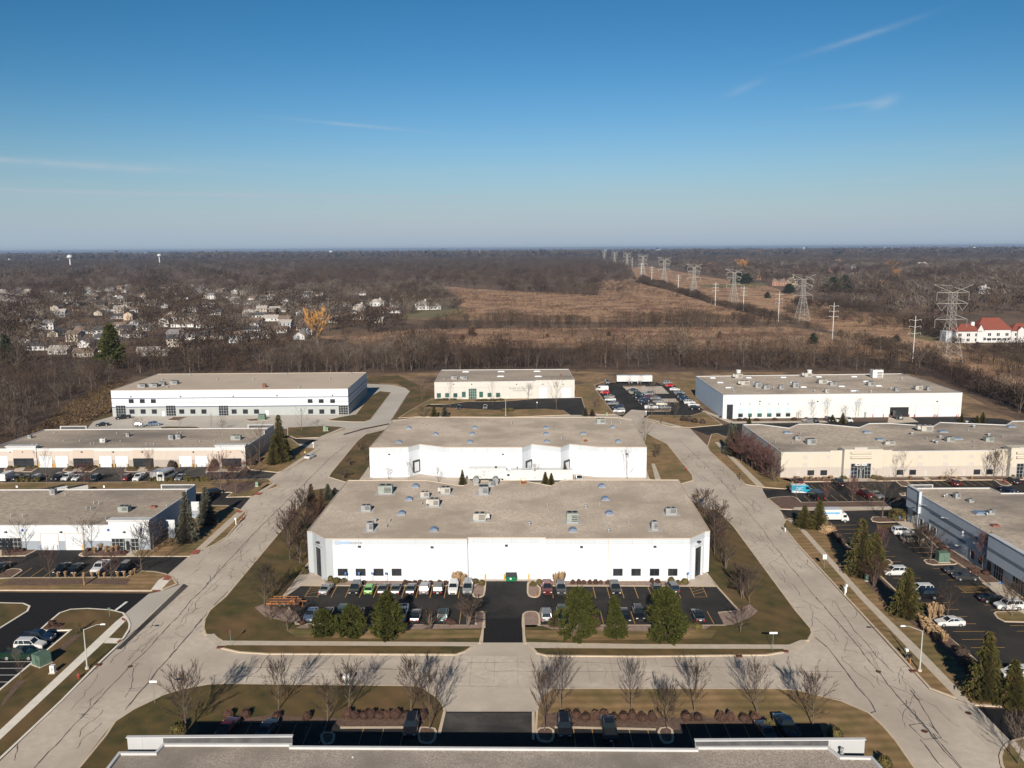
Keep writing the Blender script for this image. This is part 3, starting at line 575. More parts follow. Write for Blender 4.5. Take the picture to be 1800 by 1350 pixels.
for k, (x, y) in enumerate(((229, 1172), (1544, 1181), (1625, 1286), (1702, 1254))):
    b = MB(); g = G(x, y); b.tube((0, 0, 0.0), (0, 0, 0.012), 0.42, 0.42, 14); b.tube((0, 0, 0.012), (0, 0, 0.02), 0.34, 0.34, 12)
    tag(b.build('manhole_cover', M_iron, loc=(*g, 0.052)), ['brown manhole cover in the left street', 'brown manhole cover in the right street beside a lamp post', 'brown manhole cover inside a square of seams', 'brown manhole cover in the concrete driveway mouth'][k], 'manhole cover')
for k, (x, y) in enumerate(((387, 1139), (1299, 1154.5), (1380, 1146), (1605, 1181), (172, 1170))):
    b = MB(); g = G(x, y); b.box(0, 0, 0, 1.0, 0.6, 0.2); b.box(0, 0, 0.2, 0.8, 0.4, 0.02)
    tag(b.build('storm_drain', M_iron, loc=(*g, 0.03)), ['rusty storm drain inlet at the left kerb corner of the front lawn', 'rusty storm drain inlet mid-kerb on the right of the front verge', 'rusty storm drain inlet at the right kerb corner of the front lawn', 'rusty storm drain inlet near the right street lamp', 'rusty storm drain inlet near the left street lamp'][k], 'drain')
# ---------------- buildings ----------------
WHITE = (0.585, 0.615, 0.66); LG = (0.60, 0.62, 0.64); CREAM = (0.51, 0.455, 0.375); PEACH = (0.47, 0.41, 0.36)
W_main = wallmat('paint_white_main', [(0, WHITE), (7.35, (0.47, 0.50, 0.53))], 3.66, 0.3)
W_mainside = wallmat('paint_grey_main', [(0, (0.35, 0.375, 0.395))], 3.66)
W_b2 = wallmat('paint_white_second', [(0, WHITE), (7.3, (0.47, 0.50, 0.53))], 3.66, 0.1)
W_l3 = wallmat('paint_white_navy', [(0, (0.33, 0.35, 0.35)), (3.55, (0.03, 0.04, 0.10)), (3.9, WHITE), (5.15, (0.36, 0.38, 0.40)), (5.45, WHITE), (7.0, (0.03, 0.04, 0.10)), (7.3, WHITE)], 7.4, 0)
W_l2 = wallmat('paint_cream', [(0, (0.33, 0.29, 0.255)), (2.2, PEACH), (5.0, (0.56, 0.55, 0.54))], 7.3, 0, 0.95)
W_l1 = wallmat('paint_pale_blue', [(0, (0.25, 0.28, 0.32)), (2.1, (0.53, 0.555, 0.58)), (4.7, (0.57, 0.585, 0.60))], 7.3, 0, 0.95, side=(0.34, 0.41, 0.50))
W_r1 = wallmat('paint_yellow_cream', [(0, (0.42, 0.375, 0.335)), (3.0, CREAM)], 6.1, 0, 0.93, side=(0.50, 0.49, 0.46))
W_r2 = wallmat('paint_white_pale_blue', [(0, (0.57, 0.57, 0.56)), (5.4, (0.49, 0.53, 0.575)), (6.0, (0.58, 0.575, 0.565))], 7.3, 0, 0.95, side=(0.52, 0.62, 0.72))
W_r0 = wallmat('paint_blue_grey', [(0, (0.42, 0.47, 0.53)), (3.5, (0.46, 0.51, 0.57)), (5.2, (0.16, 0.19, 0.24)), (5.9, (0.46, 0.51, 0.57))], 7.3, 0, 0.95)
W_c3 = wallmat('paint_ivory', [(0, (0.50, 0.48, 0.445)), (5.0, (0.47, 0.44, 0.395)), (5.35, (0.51, 0.49, 0.455))], 7.3, 0, 0.95)
W_f = wallmat('paint_grey_front', [(0, (0.40, 0.405, 0.41))], 7.3)
M_gravel = mat('roof_gravel_tan', (0.3922, 0.3264, 0.2592), (0.6572, 0.5457, 0.4374), 2.2, 0.95, col3=(0.3657, 0.2996, 0.2376), scale3=0.08, detail=9, bump=0.4, bscale=8)
M_gravel2 = mat('roof_gravel_pale', (0.43, 0.355, 0.28), (0.50, 0.415, 0.335), 3.0, 0.95, col3=(0.41, 0.335, 0.265), scale3=0.05, detail=9)
M_gravel3 = mat('roof_gravel_grey', (0.27, 0.22, 0.175), (0.46, 0.38, 0.30), 1.6, 0.95, col3=(0.185, 0.158, 0.135), scale3=0.05, detail=9, stretch=(0.55, 1, 1), lo3=0.42, hi3=0.66)
M_gravel4 = mat('roof_gravel_stained', (0.32, 0.265, 0.21), (0.53, 0.44, 0.35), 1.6, 0.95, col3=(0.215, 0.18, 0.15), scale3=0.06, detail=9, stretch=(0.6, 1, 1), lo3=0.45, hi3=0.66)
M_gravelf = mat('roof_gravel_coarse', (0.17, 0.145, 0.12), (0.50, 0.425, 0.36), 5.0, 0.95, col3=(0.21, 0.18, 0.15), scale3=0.1, detail=10, lo=0.3, hi=0.7, bump=0.6, bscale=7)
M_cop = mat('coping_metal', (0.50, 0.50, 0.50), (0.44, 0.44, 0.45), 0.5, 0.6)
M_copt = mat('coping_tan', (0.45, 0.38, 0.31), rough=0.6)
M_glass = mat('window_glass', (0.012, 0.014, 0.018), (0.03, 0.034, 0.038), 0.35, 0.3, spec=0.18, detail=5)
M_glassg = mat('window_glass_green', (0.02, 0.065, 0.055), (0.05, 0.12, 0.10), 0.5, 0.1, spec=0.7, detail=5)
M_frame = mat('frame_dark', (0.035, 0.034, 0.038), rough=0.5)
M_framel = mat('frame_aluminium', (0.50, 0.52, 0.52), rough=0.4, metal=0.4)
M_door = mat('door_white_painted', (0.56, 0.58, 0.61), (0.53, 0.55, 0.58), 0.8, 0.7)
M_doorp = mat('door_peach_painted', (0.45, 0.375, 0.32), rough=0.7)
M_yp = mat('bollard_yellow', (0.62, 0.36, 0.05), (0.5, 0.28, 0.05), 3, 0.6); M_bp = mat('bollard_blue', (0.04, 0.07, 0.30), rough=0.6); M_rp = mat('bollard_red', (0.5, 0.05, 0.03), rough=0.6)
M_lamp = mat('fixture_bronze', (0.05, 0.035, 0.035), rough=0.5)
M_pad = mat('roof_patch_grey', (0.42, 0.41, 0.39), (0.36, 0.35, 0.335), 1.5, 0.9)
M_galv = mat('galvanised', (0.36, 0.37, 0.375), (0.30, 0.31, 0.32), 2.5, 0.5, metal=0.4)
M_unit = mat('unit_beige', (0.40, 0.38, 0.34), (0.33, 0.31, 0.28), 2.0, 0.6); M_unitg = mat('unit_grey', (0.27, 0.28, 0.285), (0.22, 0.225, 0.23), 2.0, 0.5); M_unitn = mat('unit_green_grey', (0.27, 0.295, 0.265), (0.21, 0.23, 0.21), 1.5, 0.6)
M_unitw = mat('unit_white', (0.56, 0.55, 0.53), rough=0.6); M_hatch = mat('hatch_red', (0.17, 0.06, 0.042), rough=0.7)
M_dome = mat('skylight_dome', (0.11, 0.15, 0.22), (0.18, 0.23, 0.31), 1.0, 0.3, spec=0.5); M_domew = mat('skylight_white', (0.66, 0.68, 0.70), rough=0.35)
M_sand = mat('band_grey_patch', (0.44, 0.40, 0.37), rough=0.8); M_bluep = mat('arch_pale_blue', (0.42, 0.53, 0.56), rough=0.8)
class Wall:
    """a vertical wall plane through two ground points; hit() gives run and height of a photo pixel on it"""
    def __init__(s, a, c):
        s.a = Vector(a); s.c = Vector(c); s.d = (s.c - s.a).normalized(); s.n = Vector((s.d.y, -s.d.x))
        if s.n.dot(-s.a) < 0: s.n = -s.n
    def hit(s, x, y):
        r = ray(x, y); t = (s.a.dot(s.n)) / (r[0] * s.n.x + r[1] * s.n.y)
        p = Vector((r[0] * t, r[1] * t)); return (p - s.a).dot(s.d), HC + r[2] * t
    def pt(s, u, out=0.0): return s.a + s.d * u + s.n * out
    def slab(s, mb, u0, u1, z0, z1, o0, o1, m=0):
        """box lying on the wall from depth o0 to o1 (outward)"""
        P = [s.pt(u0, o0), s.pt(u1, o0), s.pt(u1, o1), s.pt(u0, o1)]
        vs = [(p.x, p.y, z0) for p in P] + [(p.x, p.y, z1) for p in P]
        f = [(0, 3, 2, 1), (4, 5, 6, 7), (0, 1, 5, 4), (1, 2, 6, 5), (2, 3, 7, 6), (3, 0, 4, 7)]
        if s.d.cross(s.n) < 0: f = [g[::-1] for g in f]
        mb.add(vs, f, m)
def warehouse(name, label, foot, h, wmat, rmat, cop=M_cop, drop=0.18, cw=0.22):
    """walls, gravel roof and edge metal; foot in world metres"""
    foot = ccw(foot); c = foot[0]; root = empty(name, (c[0], c[1], 0), 0, label, 'warehouse')
    L = [(x - c[0], y - c[1]) for x, y in foot]; n = len(L)
    b = MB(); b.prism(L, 0, h - 0.002); b.build('wall', wmat, root)
    q = inset(L, cw); b = MB(); b.add([(x, y, h - drop) for x, y in q], [tuple(range(n))]); b.build('roof', rmat, root)
    b = MB(); o = inset(L, -0.04)
    b.add([(x, y, h + 0.05) for x, y in o] + [(x, y, h + 0.05) for x, y in q] + [(x, y, h - 0.16) for x, y in o] + [(x, y, h - drop - 0.05) for x, y in q],
          [(k, (k + 1) % n, n + (k + 1) % n, n + k) for k in range(n)] + [(2 * n + k, 2 * n + (k + 1) % n, (k + 1) % n, k) for k in range(n)] + [(n + k, n + (k + 1) % n, 3 * n + (k + 1) % n, 3 * n + k) for k in range(n)])
    b.build('coping', cop, root); return root
def child(mb, name, m, root):
    o = mb.build(name, m); o.parent = root; o.location = (-root.location.x, -root.location.y, -root.location.z); return o
def window(root, w, x0, y0, x1, y1, nx=1, ny=1, gm=None, fm=None, fr=0.09, name='window', floor=False, out=0.06):
    (u0, z0), (u1, z1) = w.hit(x0, y1), w.hit(x1, y0)
    if floor: z0 = 0.02
    if u0 > u1: u0, u1 = u1, u0
    b = MB(); w.slab(b, u0 + fr, u1 - fr, z0 + fr, z1 - fr, -0.12, out - 0.04, 0)
    w.slab(b, u0, u1, z0, z0 + fr, 0.0, out, 1); w.slab(b, u0, u1, z1 - fr, z1, 0.0, out, 1); w.slab(b, u0, u0 + fr, z0 + fr, z1 - fr, 0.0, out, 1); w.slab(b, u1 - fr, u1, z0 + fr, z1 - fr, 0.0, out, 1)
    for k in range(1, nx): u = u0 + (u1 - u0) * k / nx; w.slab(b, u - 0.035, u + 0.035, z0 + fr, z1 - fr, out - 0.04, out - 0.01, 1)
    for k in range(1, ny): z = z0 + (z1 - z0) * k / ny; w.slab(b, u0 + fr, u1 - fr, z - 0.035, z + 0.035, out - 0.04, out - 0.012, 1)
    return child(b, name, [gm or M_glass, fm or M_frame], root)
def panel(root, w, x0, y0, x1, y1, m, name='panel', d=0.03, floor=False, ribs=0, rm=None):
    (u0, z0), (u1, z1) = w.hit(x0, y1), w.hit(x1, y0)
    if floor: z0 = 0.02
    b = MB(); w.slab(b, u0, u1, z0, z1, 0.0, d, 0)
    for k in range(1, ribs): z = z0 + (z1 - z0) * k / ribs; w.slab(b, u0, u1, z - 0.012, z + 0.012, d, d + 0.012, 1)
    if rm is not None:
        w.slab(b, u0 - 0.1, u0, z0, z1 + 0.1, 0, d + 0.05, 1); w.slab(b, u1, u1 + 0.1, z0, z1 + 0.1, 0, d + 0.05, 1); w.slab(b, u0, u1, z1, z1 + 0.1, 0, d + 0.05, 1)
    return child(b, name, [m, rm or M_frame], root)
def wlight(root, w, x, y, s=0.55):
    u, z = w.hit(x, y); b = MB(); w.slab(b, u - s / 2, u + s / 2, z - 0.1, z + 0.12, 0.0, 0.55); w.slab(b, u - 0.08, u + 0.08, z - 0.3, z - 0.1, 0, 0.12)
    return child(b, 'wall_light', M_lamp, root)
def bollard(x, y, m, label, z=0.0):
    g = G(x, y); b = MB(); b.tube((0, 0, 0), (0, 0, 1.2), 0.13, 0.13, 8, cap=False); b.tube((0, 0, 1.2), (0, 0, 1.29), 0.13, 0.05, 8)
    return tag(b.build('bollard', m, loc=(g[0], g[1], z)), label, 'bollard', 'bollards beside the roller doors')
_un = {}
def roofunit(bn, x, y, h, w, d, hh, kind, label):
    """rooftop machine standing on a roof: x, y photo point of its front foot; sizes in metres"""
    g = G(x, y, h); root = empty('rooftop_unit', (g[0], g[1] + d / 2, h), 0, label, 'rooftop unit', 'machines on the ' + bn)
    m = {'b': M_unit, 'g': M_unitg, 'n': M_unitn, 'w': M_unitw}[kind[0]]
    b = MB(); b.box(0, 0, 0, w + 1.5, d + 1.1, 0.03); b.build('roof_patch', M_pad, root) if 'p' in kind else None
    b = MB(); b.box(0, 0, 0.03, w * 0.96, d * 0.96, 0.3); b.build('curb', M_galv, root)
    b = MB(); b.box(0, 0, 0.33, w, d, hh)
    if 's' in kind: b.box(-w * 0.5 - w * 0.16, 0, 0.33 + hh * 0.25, w * 0.32, d * 0.8, hh * 0.72, taper=0.72)
    if 'S' in kind: b.box(w * 0.5 + w * 0.16, 0, 0.33 + hh * 0.25, w * 0.32, d * 0.8, hh * 0.72, taper=0.72)
    b.build('cabinet', m, root)
    for k in range(2 if w > 1.6 else 1):
        b = MB(); cx = (w * 0.22 * (2 * k - 1)) if w > 1.6 else 0
        b.tube((cx, d * .05, 0.33 + hh), (cx, d * .05, 0.33 + hh + 0.09), min(w, d) * 0.24, min(w, d) * 0.24, 10); b.build('fan_guard', M_black, root)
    b = MB()
    for k in range(4): b.box(w * 0.18, -d / 2 - 0.01, 0.45 + hh * 0.2 * k, w * 0.5, 0.03, hh * 0.1)
    b.build('louvre', M_frame, root)
    return root
def roofhood(bn, x, y, h, s, label):
    g = G(x, y, h); root = empty('exhaust_hood', (g[0], g[1], h), 0, label, 'exhaust hood', 'machines on the ' + bn)
    b = MB(); b.box(0, 0, 0, s * .8, s * .8, 0.35); b.build('curb', M_galv, root)
    b = MB(); b.tube((0, -s * .5, 0.35 + s * .45), (0, s * .35, 0.35 + s * .6), s * .52, s * .5, 10); b.build('hood', M_unitg, root); return root
_sk = {}
def skylight(root, x, y, h, w=1.9, d=1.1, dome=True, m=None):
    g = G(x, y, h); key = (w, d, dome, id(m))
    if key not in _sk:
        b = MB(); b.box(0, 0, 0, w, d, 0.28, m=1)
        if dome:
            n = 8; prev = None
            for k in range(n + 1):
                t = math.pi * k / n; px, pz = -w * .48 * math.cos(t), 0.28 + 0.62 * math.sin(t)
                b.v += [(px, -d * .48, pz), (px, d * .48, pz)]; i = len(b.v)
                if k: b.f.append((i - 4, i - 2, i - 1, i - 3)); b.m.append(0)
            i0 = len(b.v) - 2 * (n + 1)
            b.f.append(tuple(i0 + 2 * k for k in range(n + 1))[::-1]); b.m.append(0); b.f.append(tuple(i0 + 2 * k + 1 for k in range(n + 1))); b.m.append(0)
        else: b.box(0, 0, 0.28, w * .94, d * .94, 0.3, taper=0.7)
        _sk[key] = b.mesh('skylight', [m or M_dome, M_galv])
    o = bpy.data.objects.new('skylight', _sk[key]); COL.objects.link(o); o.parent = root
    o.location = (g[0] - root.location.x, g[1] - root.location.y, h - 0.17); return o
_vp = {}
def vent(root, x, y, h, hh=0.9, r=0.14, m=None, cap=True):
    g = G(x, y, h); key = (hh, r, id(m), cap)
    if key not in _vp:
        b = MB(); b.tube((0, 0, 0), (0, 0, hh), r, r, 7)
        if cap: b.tube((0, 0, hh), (0, 0, hh + .22), r * 1.9, r * 1.5, 8)
        b.tube((0, 0, 0), (0, 0, 0.1), r * 2, r * 1.3, 8)
        _vp[key] = b.mesh('vent_pipe', m or M_galv)
    o = bpy.data.objects.new('vent_pipe', _vp[key]); COL.objects.link(o); o.parent = root
    o.location = (g[0] - root.location.x, g[1] - root.location.y, h - 0.17); return o
def patch(root, x, y, h, w, d):
    g = G(x, y, h); b = MB(); b.box(g[0], g[1], h - 0.175, w, d, 0.02); return child(b, 'roof_patch', M_pad, root)
def lettering(root, w, x, y, hpx, text, m, name='lettering', size=None, out=0.05, align='LEFT'):
    cu = bpy.data.curves.new('text', 'FONT'); cu.body = text; cu.size = size; cu.align_x = align; cu.extrude = 0.02
    t = bpy.data.objects.new('text', cu); COL.objects.link(t); bpy.context.view_layer.update()
    me = bpy.data.meshes.new_from_object(t.evaluated_get(bpy.context.evaluated_depsgraph_get()))
    bpy.data.objects.remove(t); me.materials.clear(); me.materials.append(m)
    o = bpy.data.objects.new(name, me); COL.objects.link(o); u, z = w.hit(x, y); p = w.pt(u, out)
    o.parent = root; o.matrix_local = Matrix.Translation((p.x - root.location.x, p.y - root.location.y, z)) @ Matrix.Rotation(math.atan2(w.d.y, w.d.x), 4, 'Z') @ Matrix.Rotation(math.pi / 2, 4, 'X')
    return o
def units(bn, h, sp):
    sp = sorted(sp); n = len(sp)
    for k, (x, y, w, d, hh, kind) in enumerate(sp):
        col = {'b': 'beige', 'g': 'grey', 'n': 'greenish', 'w': 'white'}[kind[0]]
        roofunit(bn, x, y, h - 0.18, w, d, hh, kind, '%s air unit on the %s, %s' % (col, bn, ordi(k, n) or 'the only one there'))

# ---- front white warehouse ----
H1 = 8.6
A_ = G(571.7, 1021.2); B_ = G(1213, 1021)
foot = [G(x, y, H1) for x, y in ((540, 934), (549, 934.8), (571.7, 946.8), (821.5, 947), (821.5, 944.6), (959.5, 944.6), (959.5, 946.8), (1213, 946), (1239, 934.3), (1248, 933.4), (1193, 843.3), (1002, 843.3), (984, 845.5), (969, 853.7), (915, 844), (838, 845), (815.5, 853.3), (806, 853), (749, 844.4), (611, 844))]
b1 = warehouse('white_warehouse', 'large white warehouse with tan gravel roof and blue wordmark, in the middle of the photo', foot, H1, W_main, M_gravel, M_copt, 0.1, 0.12)
wl, wc, wr = Wall(foot[2], foot[3]), Wall(foot[4], foot[5]), Wall(foot[6], foot[7])
# grey corner piers and chamfers
for i, j in ((0, 1), (1, 2)):
    w = Wall(foot[i], foot[j]); b = MB(); L = (Vector(foot[j]) - Vector(foot[i])).length; w.slab(b, 0.0, L, 0.0, H1 - 0.1, 0.0, 0.04); child(b, 'grey_wall_panel', W_mainside, b1)
b = MB(); wl.slab(b, 0, 1.35, 0, H1 - 0.1, 0, 0.04); child(b, 'grey_wall_panel', W_mainside, b1)
b = MB(); w = Wall(foot[19], foot[0]); w.slab(b, 0, (Vector(foot[0]) - Vector(foot[19])).length, 0, H1 - 0.1, 0, 0.04); child(b, 'grey_wall_panel', W_mainside, b1)
for i, j, x0, x1 in ((1, 2, 0.30, 0.78), (7, 8, 0.24, 0.72)):
    w = Wall(foot[i], foot[j]); L = (Vector(foot[j]) - Vector(foot[i])).length; b = MB()
    w.slab(b, L * x0, L * x1, 0.02, 6.2, 0.045, 0.07, 0)
    for k in range(4): u = L * (x0 + (x1 - x0) * k / 3); w.slab(b, u - 0.05, u + 0.05, 0.02, 6.2, 0.07, 0.13, 1)
    for z in (2.4, 3.2, 6.1): w.slab(b, L * x0, L * x1, z, z + 0.09, 0.07, 0.12, 1)
    child(b, 'entrance_glazing', [M_glass, M_frame], b1)
    b = MB(); w.slab(b, L * x0 - 0.25, L * x0 - 0.02, 0.0, 6.35, 0.045, 0.55); w.slab(b, L * x1 + 0.02, L * x1 + 0.25, 0, 6.35, 0.045, 0.55); w.slab(b, L * x0 - 0.25, L * x1 + 0.25, 6.36, 6.6, 0.045, 0.6); child(b, 'entrance_surround', W_mainside if i == 1 else W_main, b1)
    b = MB(); w.slab(b, L * .45, L * .6, 7.1, 7.35, 0.05, 0.6); child(b, 'wall_light', M_lamp, b1)
for x in (594, 625.5, 657, 688.7): window(b1, wl, x, 999.5, x + 17, 1012, 2)
for x in (1077.5, 1109.5, 1142, 1174): window(b1, wr, x, 999.5, x + 17, 1012, 2)
for x, y in ((632, 960), (759.5, 961)): wlight(b1, wl, x, y)
for x, y in ((890, 958), ): wlight(b1, wc, x, y)
for x, y in ((1022, 960.5), (1151, 960)): wlight(b1, wr, x, y)
for x0, x1 in ((853.5, 884.5), (896, 929)): panel(b1, wc, x0, 983, x1, 1018, M_door, 'roller_door', 0.025, True, 7, W_main)
panel(b1, wc, 834, 999.5, 842.5, 1018, M_door, 'door', 0.05, True); panel(b1, wc, 940, 1002, 948, 1018, M_door, 'door', 0.05, True)
M_logb = mat('logo_blue', (0.10, 0.33, 0.72), rough=0.6); M_logg = mat('logo_grey', (0.19, 0.19, 0.21), rough=0.6)
u0, z0 = wl.hit(592.5, 954)
b = MB()
for k in range(24):
    t0, t1 = 2 * math.pi * k / 24, 2 * math.pi * (k + 1) / 24; ro, ri = 0.47, 0.40
    P = [(u0 + r * math.cos(t), z0 + r * math.sin(t)) for r, t in ((ri, t0), (ro, t0), (ro, t1), (ri, t1))]
    b.add([(*wl.pt(u, 0.03), z) for u, z in P], [(0, 1, 2, 3)])
child(b, 'logo_ring', M_logg, b1)
lettering(b1, wl, 592.5, 956.3, 0, 'IS', M_logb, 'logo_monogram', 0.62, 0.03, 'CENTER')
t1 = lettering(b1, wl, 598, 956.2, 0, 'intelli', M_logb, 'wordmark', 0.86, 0.03); t1.data.update()
wdt = max(v.co.x for v in t1.data.vertices)
t2 = lettering(b1, wl, 598, 956.2, 0, 'source', M_logg, 'wordmark', 0.86, 0.03)
t2.location.x += wl.d.x * (wdt + 0.05); t2.location.y += wl.d.y * (wdt + 0.05)
hr = H1 - 0.1
b = MB(); u = wr.hit(1069, 980)[0]; wr.slab(b, u - .06, u + .06, .1, H1 - .3, 0, .12); child(b, 'downspout', M_copt, b1)
for x, y in ((730.5, 856), (719, 879), (706, 904), (763, 933), (1057.8, 856), (1064, 878.5), (1071, 904), (1007, 933.5)): skylight(b1, x, y, hr, 1.75, 1.5)
for x, y in ((660, 917), (930.7, 923), (1030, 893), (1070, 935)): vent(b1, x, y, hr, 0.7, 0.2)
for x, y in ((684.5, 917.5), (679, 927), (741, 887.5), (962.7, 890.5), (1054, 888.5), (1066.7, 926), (1104.5, 921.5)): vent(b1, x, y, hr, 1.0, 0.11, cap=False)
for x, y, w, d in ((617, 847, 2.6, 1.3), (552, 931, 2.2, 1.3), (584, 943, 2.1, 1.2), (820, 942, 2.6, 1.2), (964, 942, 2.6, 1.2), (1203, 942, 2.2, 1.0), (1233, 931, 2.2, 1.2), (1184, 846.5, 2.6, 1.3), (757, 846.3, 2.0, 0.5), (806, 856, 2.2, 0.7), (968, 856, 3.0, 0.7)): patch(b1, x, y, hr, w, d)
units('front white warehouse roof', H1 + 0.08, [(677, 869, 3.2, 2.2, 1.6, 'np'), (746.7, 875.5, 2.0, 1.3, 1.0, 'bp'), (783, 869, 2.2, 1.8, 1.2, 'bps'), (763, 891, 2.2, 1.8, 1.3, 'bps'), (643, 899.5, 2.0, 1.4, 1.0, 'gp'), (650, 934, 1.3, 1.3, 1.4, 'gp'), (843, 917, 2.6, 1.8, 1.3, 'bpS'),
     (850, 870, 2.2, 2.4, 1.5, 'gp'), (864, 856, 1.4, 1.1, 1.0, 'g'), (1006.5, 920.5, 2.4, 2.0, 1.8, 'np'), (1180, 905.5, 2.3, 1.3, 1.1, 'gp'), (1151, 932.5, 1.3, 1.3, 1.4, 'gp')])
roofhood('front white warehouse roof', 837, 851, hr, 1.5, 'round grey exhaust hood at the rear roof edge of the front white warehouse, left one')
roofhood('front white warehouse roof', 871, 851, hr, 1.5, 'round grey exhaust hood at the rear roof edge of the front white warehouse, right one')
def roofladder(x, y, h, label):
    g = G(x, y, h); root = empty('roof_hatch', (g[0], g[1], h), 0, label, 'roof hatch')
    b = MB(); b.box(0, 0, 0, 1.2, 1.0, 0.4); b.build('hatch_lid', M_hatch, root)
    b = MB()
    for sx in (-.65, .65):
        for sy in (-.6, .6): b.tube((sx, sy, 0), (sx, sy, 1.1), .04, .04, 5)
    for z in (.6, 1.1):
        b.tube((-.65, -.6, z), (-.65, .6, z), .04, .04, 5); b.tube((.65, -.6, z), (.65, .6, z), .04, .04, 5); b.tube((-.65, .6, z), (.65, .6, z), .04, .04, 5)
    b.build('guard_rail', M_yp, root)
roofladder(920, 850, hr, 'red hatch with yellow rails on the rear edge of the front white warehouse roof')
# ---- second white warehouse ----
H2 = 8.8
foot = [G(x, y, H2) for x, y in ((649, 786.8), (717.8, 785.5), (737, 780.6), (782, 786), (917.8, 786), (934.4, 780.4), (985.5, 786), (1001, 780.3), (1053, 785.5), (1137, 785.8), (1111, 737.6), (1085, 733.7), (735, 733), (690, 740.5))]
b2 = warehouse('white_warehouse', 'white warehouse with zigzag dock wall standing behind the front white warehouse', foot, H2, W_b2, M_gravel, M_copt, 0.1, 0.12)
for i in (2, 5, 7):     # dock doors in the angled returns
    w = Wall(foot[i - 1], foot[i]); L = (Vector(foot[i]) - Vector(foot[i - 1])).length; b = MB()
    w.slab(b, L * .35, L * .95, 1.0, 4.4, 0, 0.35, 0); w.slab(b, L * .45, L * .85, 1.2, 3.9, 0.35, 0.4, 1); child(b, 'dock_door', [M_frame, M_door], b2)
w = Wall(foot[0], foot[1]); wlight(b2, w, 684, 798, .5); w = Wall(foot[3], foot[4]); wlight(b2, w, 884, 798, .5); w = Wall(foot[8], foot[9]); wlight(b2, w, 1102, 797.5, .5)
for x, y in ((834.5, 753), (830, 764), (826, 778), (960, 753), (960, 764), (961.7, 777.5), (1025.5, 763.5), (1077, 752), (1087, 777), (718, 753.5), (765.5, 764.5), (701.5, 778.5)): skylight(b2, x, y, H2 - .1, 1.75, 1.3)
for x, y in ((899, 745), (1075, 745), (1091, 745), (987, 773)): vent(b2, x, y, H2 - .1, 0.8, .2)
for x, y in ((978, 756.5), (770, 756.5), (814, 757), (741, 746), (748, 748)): vent(b2, x, y, H2 - .1, 1.0, 0.11, cap=False)
for x, y, w, d in ((660, 785, 2.4, 1.0), (1126, 785, 2.4, 1.2), (843, 735, 2.5, 1.0), (930, 735, 2.5, 1.0), (1080, 736, 4, 1.0), (700, 740, 4, 1.2)): patch(b2, x, y, H2 - .1, w, d)
units('second white warehouse roof', H2 + .08, [(1056.7, 745, 2.7, 1.8, 1.2, 'np')])
roofladder(1029, 776, H2 - .1, 'open yellow railed hatch on the second white warehouse roof')
# ---- far left long warehouse ----
p0, p1 = G(198.5, 732.3), G(613, 729); H3 = hgt(198.5, 732.3, 686.3)
foot = [p0, p1, G(644.5, 654.4, H3), G(276.7, 657.3, H3)]
b3 = warehouse('long_white_warehouse', 'long two-storey white warehouse with navy stripes at the far left edge of the park', foot, H3, W_l3, M_gravel2, M_copt, 0.1, 0.15)
w = Wall(p0, p1)
for x in (226.5, 246, 265.5, 541, 560.5, 580.5): window(b3, w, x, 701.5, x + 8.3, 708.5, 2)
for x in (228, 247.5, 267.2, 315.4, 335, 354.5, 407.5, 427.3, 446.8, 542, 561.5, 581): window(b3, w, x, 719.5, x + 8.3, 727.3, 2)
for x in (204.5, 292.5, 385, 595.5):
    window(b3, w, x, 712.5, x + 16.3, 731, 4, 4, None, M_framel, 0.1, 'entrance_glazing', True)
for x, y in ((230, 697), (317.5, 696.5), (410, 696), (487, 695), (584.5, 694.5)): wlight(b3, w, x, y, .5)
panel(b3, w, 467, 721, 472, 731, M_door, 'door', .05, True); panel(b3, w, 285.5, 722.5, 289.5, 732, M_door, 'door', .05, True)
for x, y in ((285, 668), (334, 660), (381.5, 667.5), (445, 667.5), (502.7, 657.5), (525.5, 681.5), (579.5, 666), (617, 657), (294, 681)): vent(b3, x, y, H3 - .1, 0.6, .3)
units('long navy-striped warehouse roof', H3 + .08, [(248, 681.5, 3, 2.4, 1.0, 'g'), (269, 680.8, 3, 2.4, 1.0, 'g'), (283, 678, 2.7, 2.2, 1.0, 'g'), (304.5, 676, 3, 2.4, 1.1, 'g')])
for x, y in ((423, 678), (520, 664.5)): patch(b3, x, y, H3 - .08, 5.5, 1.6)
b = MB(); g = G(465, 681, H3 - .1); b.box(0, 0, 0, 1.3, 1.3, 1.5); tag(b.build('roof_access_box', M_hatch, loc=(*g, H3 - .1)), 'brick-red access box on the long navy-striped warehouse roof', 'access box')
# ---- left cream flex building ----
H4 = 5.85
q1 = G(432, 820); q0 = G(-14, 821.5); q0 = (q0[0], q1[1] + (q1[0] - q0[0]) * 0.005); w4 = Wall(q0, q1)
foot = [q0, q1, G(482, 752, H4), G(78, 755, H4)]
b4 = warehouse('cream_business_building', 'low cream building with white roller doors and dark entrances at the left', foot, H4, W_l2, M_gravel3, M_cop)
def tower(root, w, x0, x1, ztop, depth, m, zb=0.0, name='entrance_tower', cap=True, back=1.4):
    u0, u1 = w.hit(x0, 800)[0], w.hit(x1, 800)[0]; b = MB(); w.slab(b, u0, u1, zb, ztop, -back, depth); child(b, name, m, root)
    if cap: b = MB(); w.slab(b, u0 - .25, u1 + .25, ztop, ztop + .35, -back - .1, depth + .25); child(b, name.split('_')[0] + '_cornice', M_cop, root)
    return u0, u1
for x0, x1 in ((13.5, 65), (380, 432)): tower(b4, w4, x0, x1, 6.4, 0.35, W_l2)
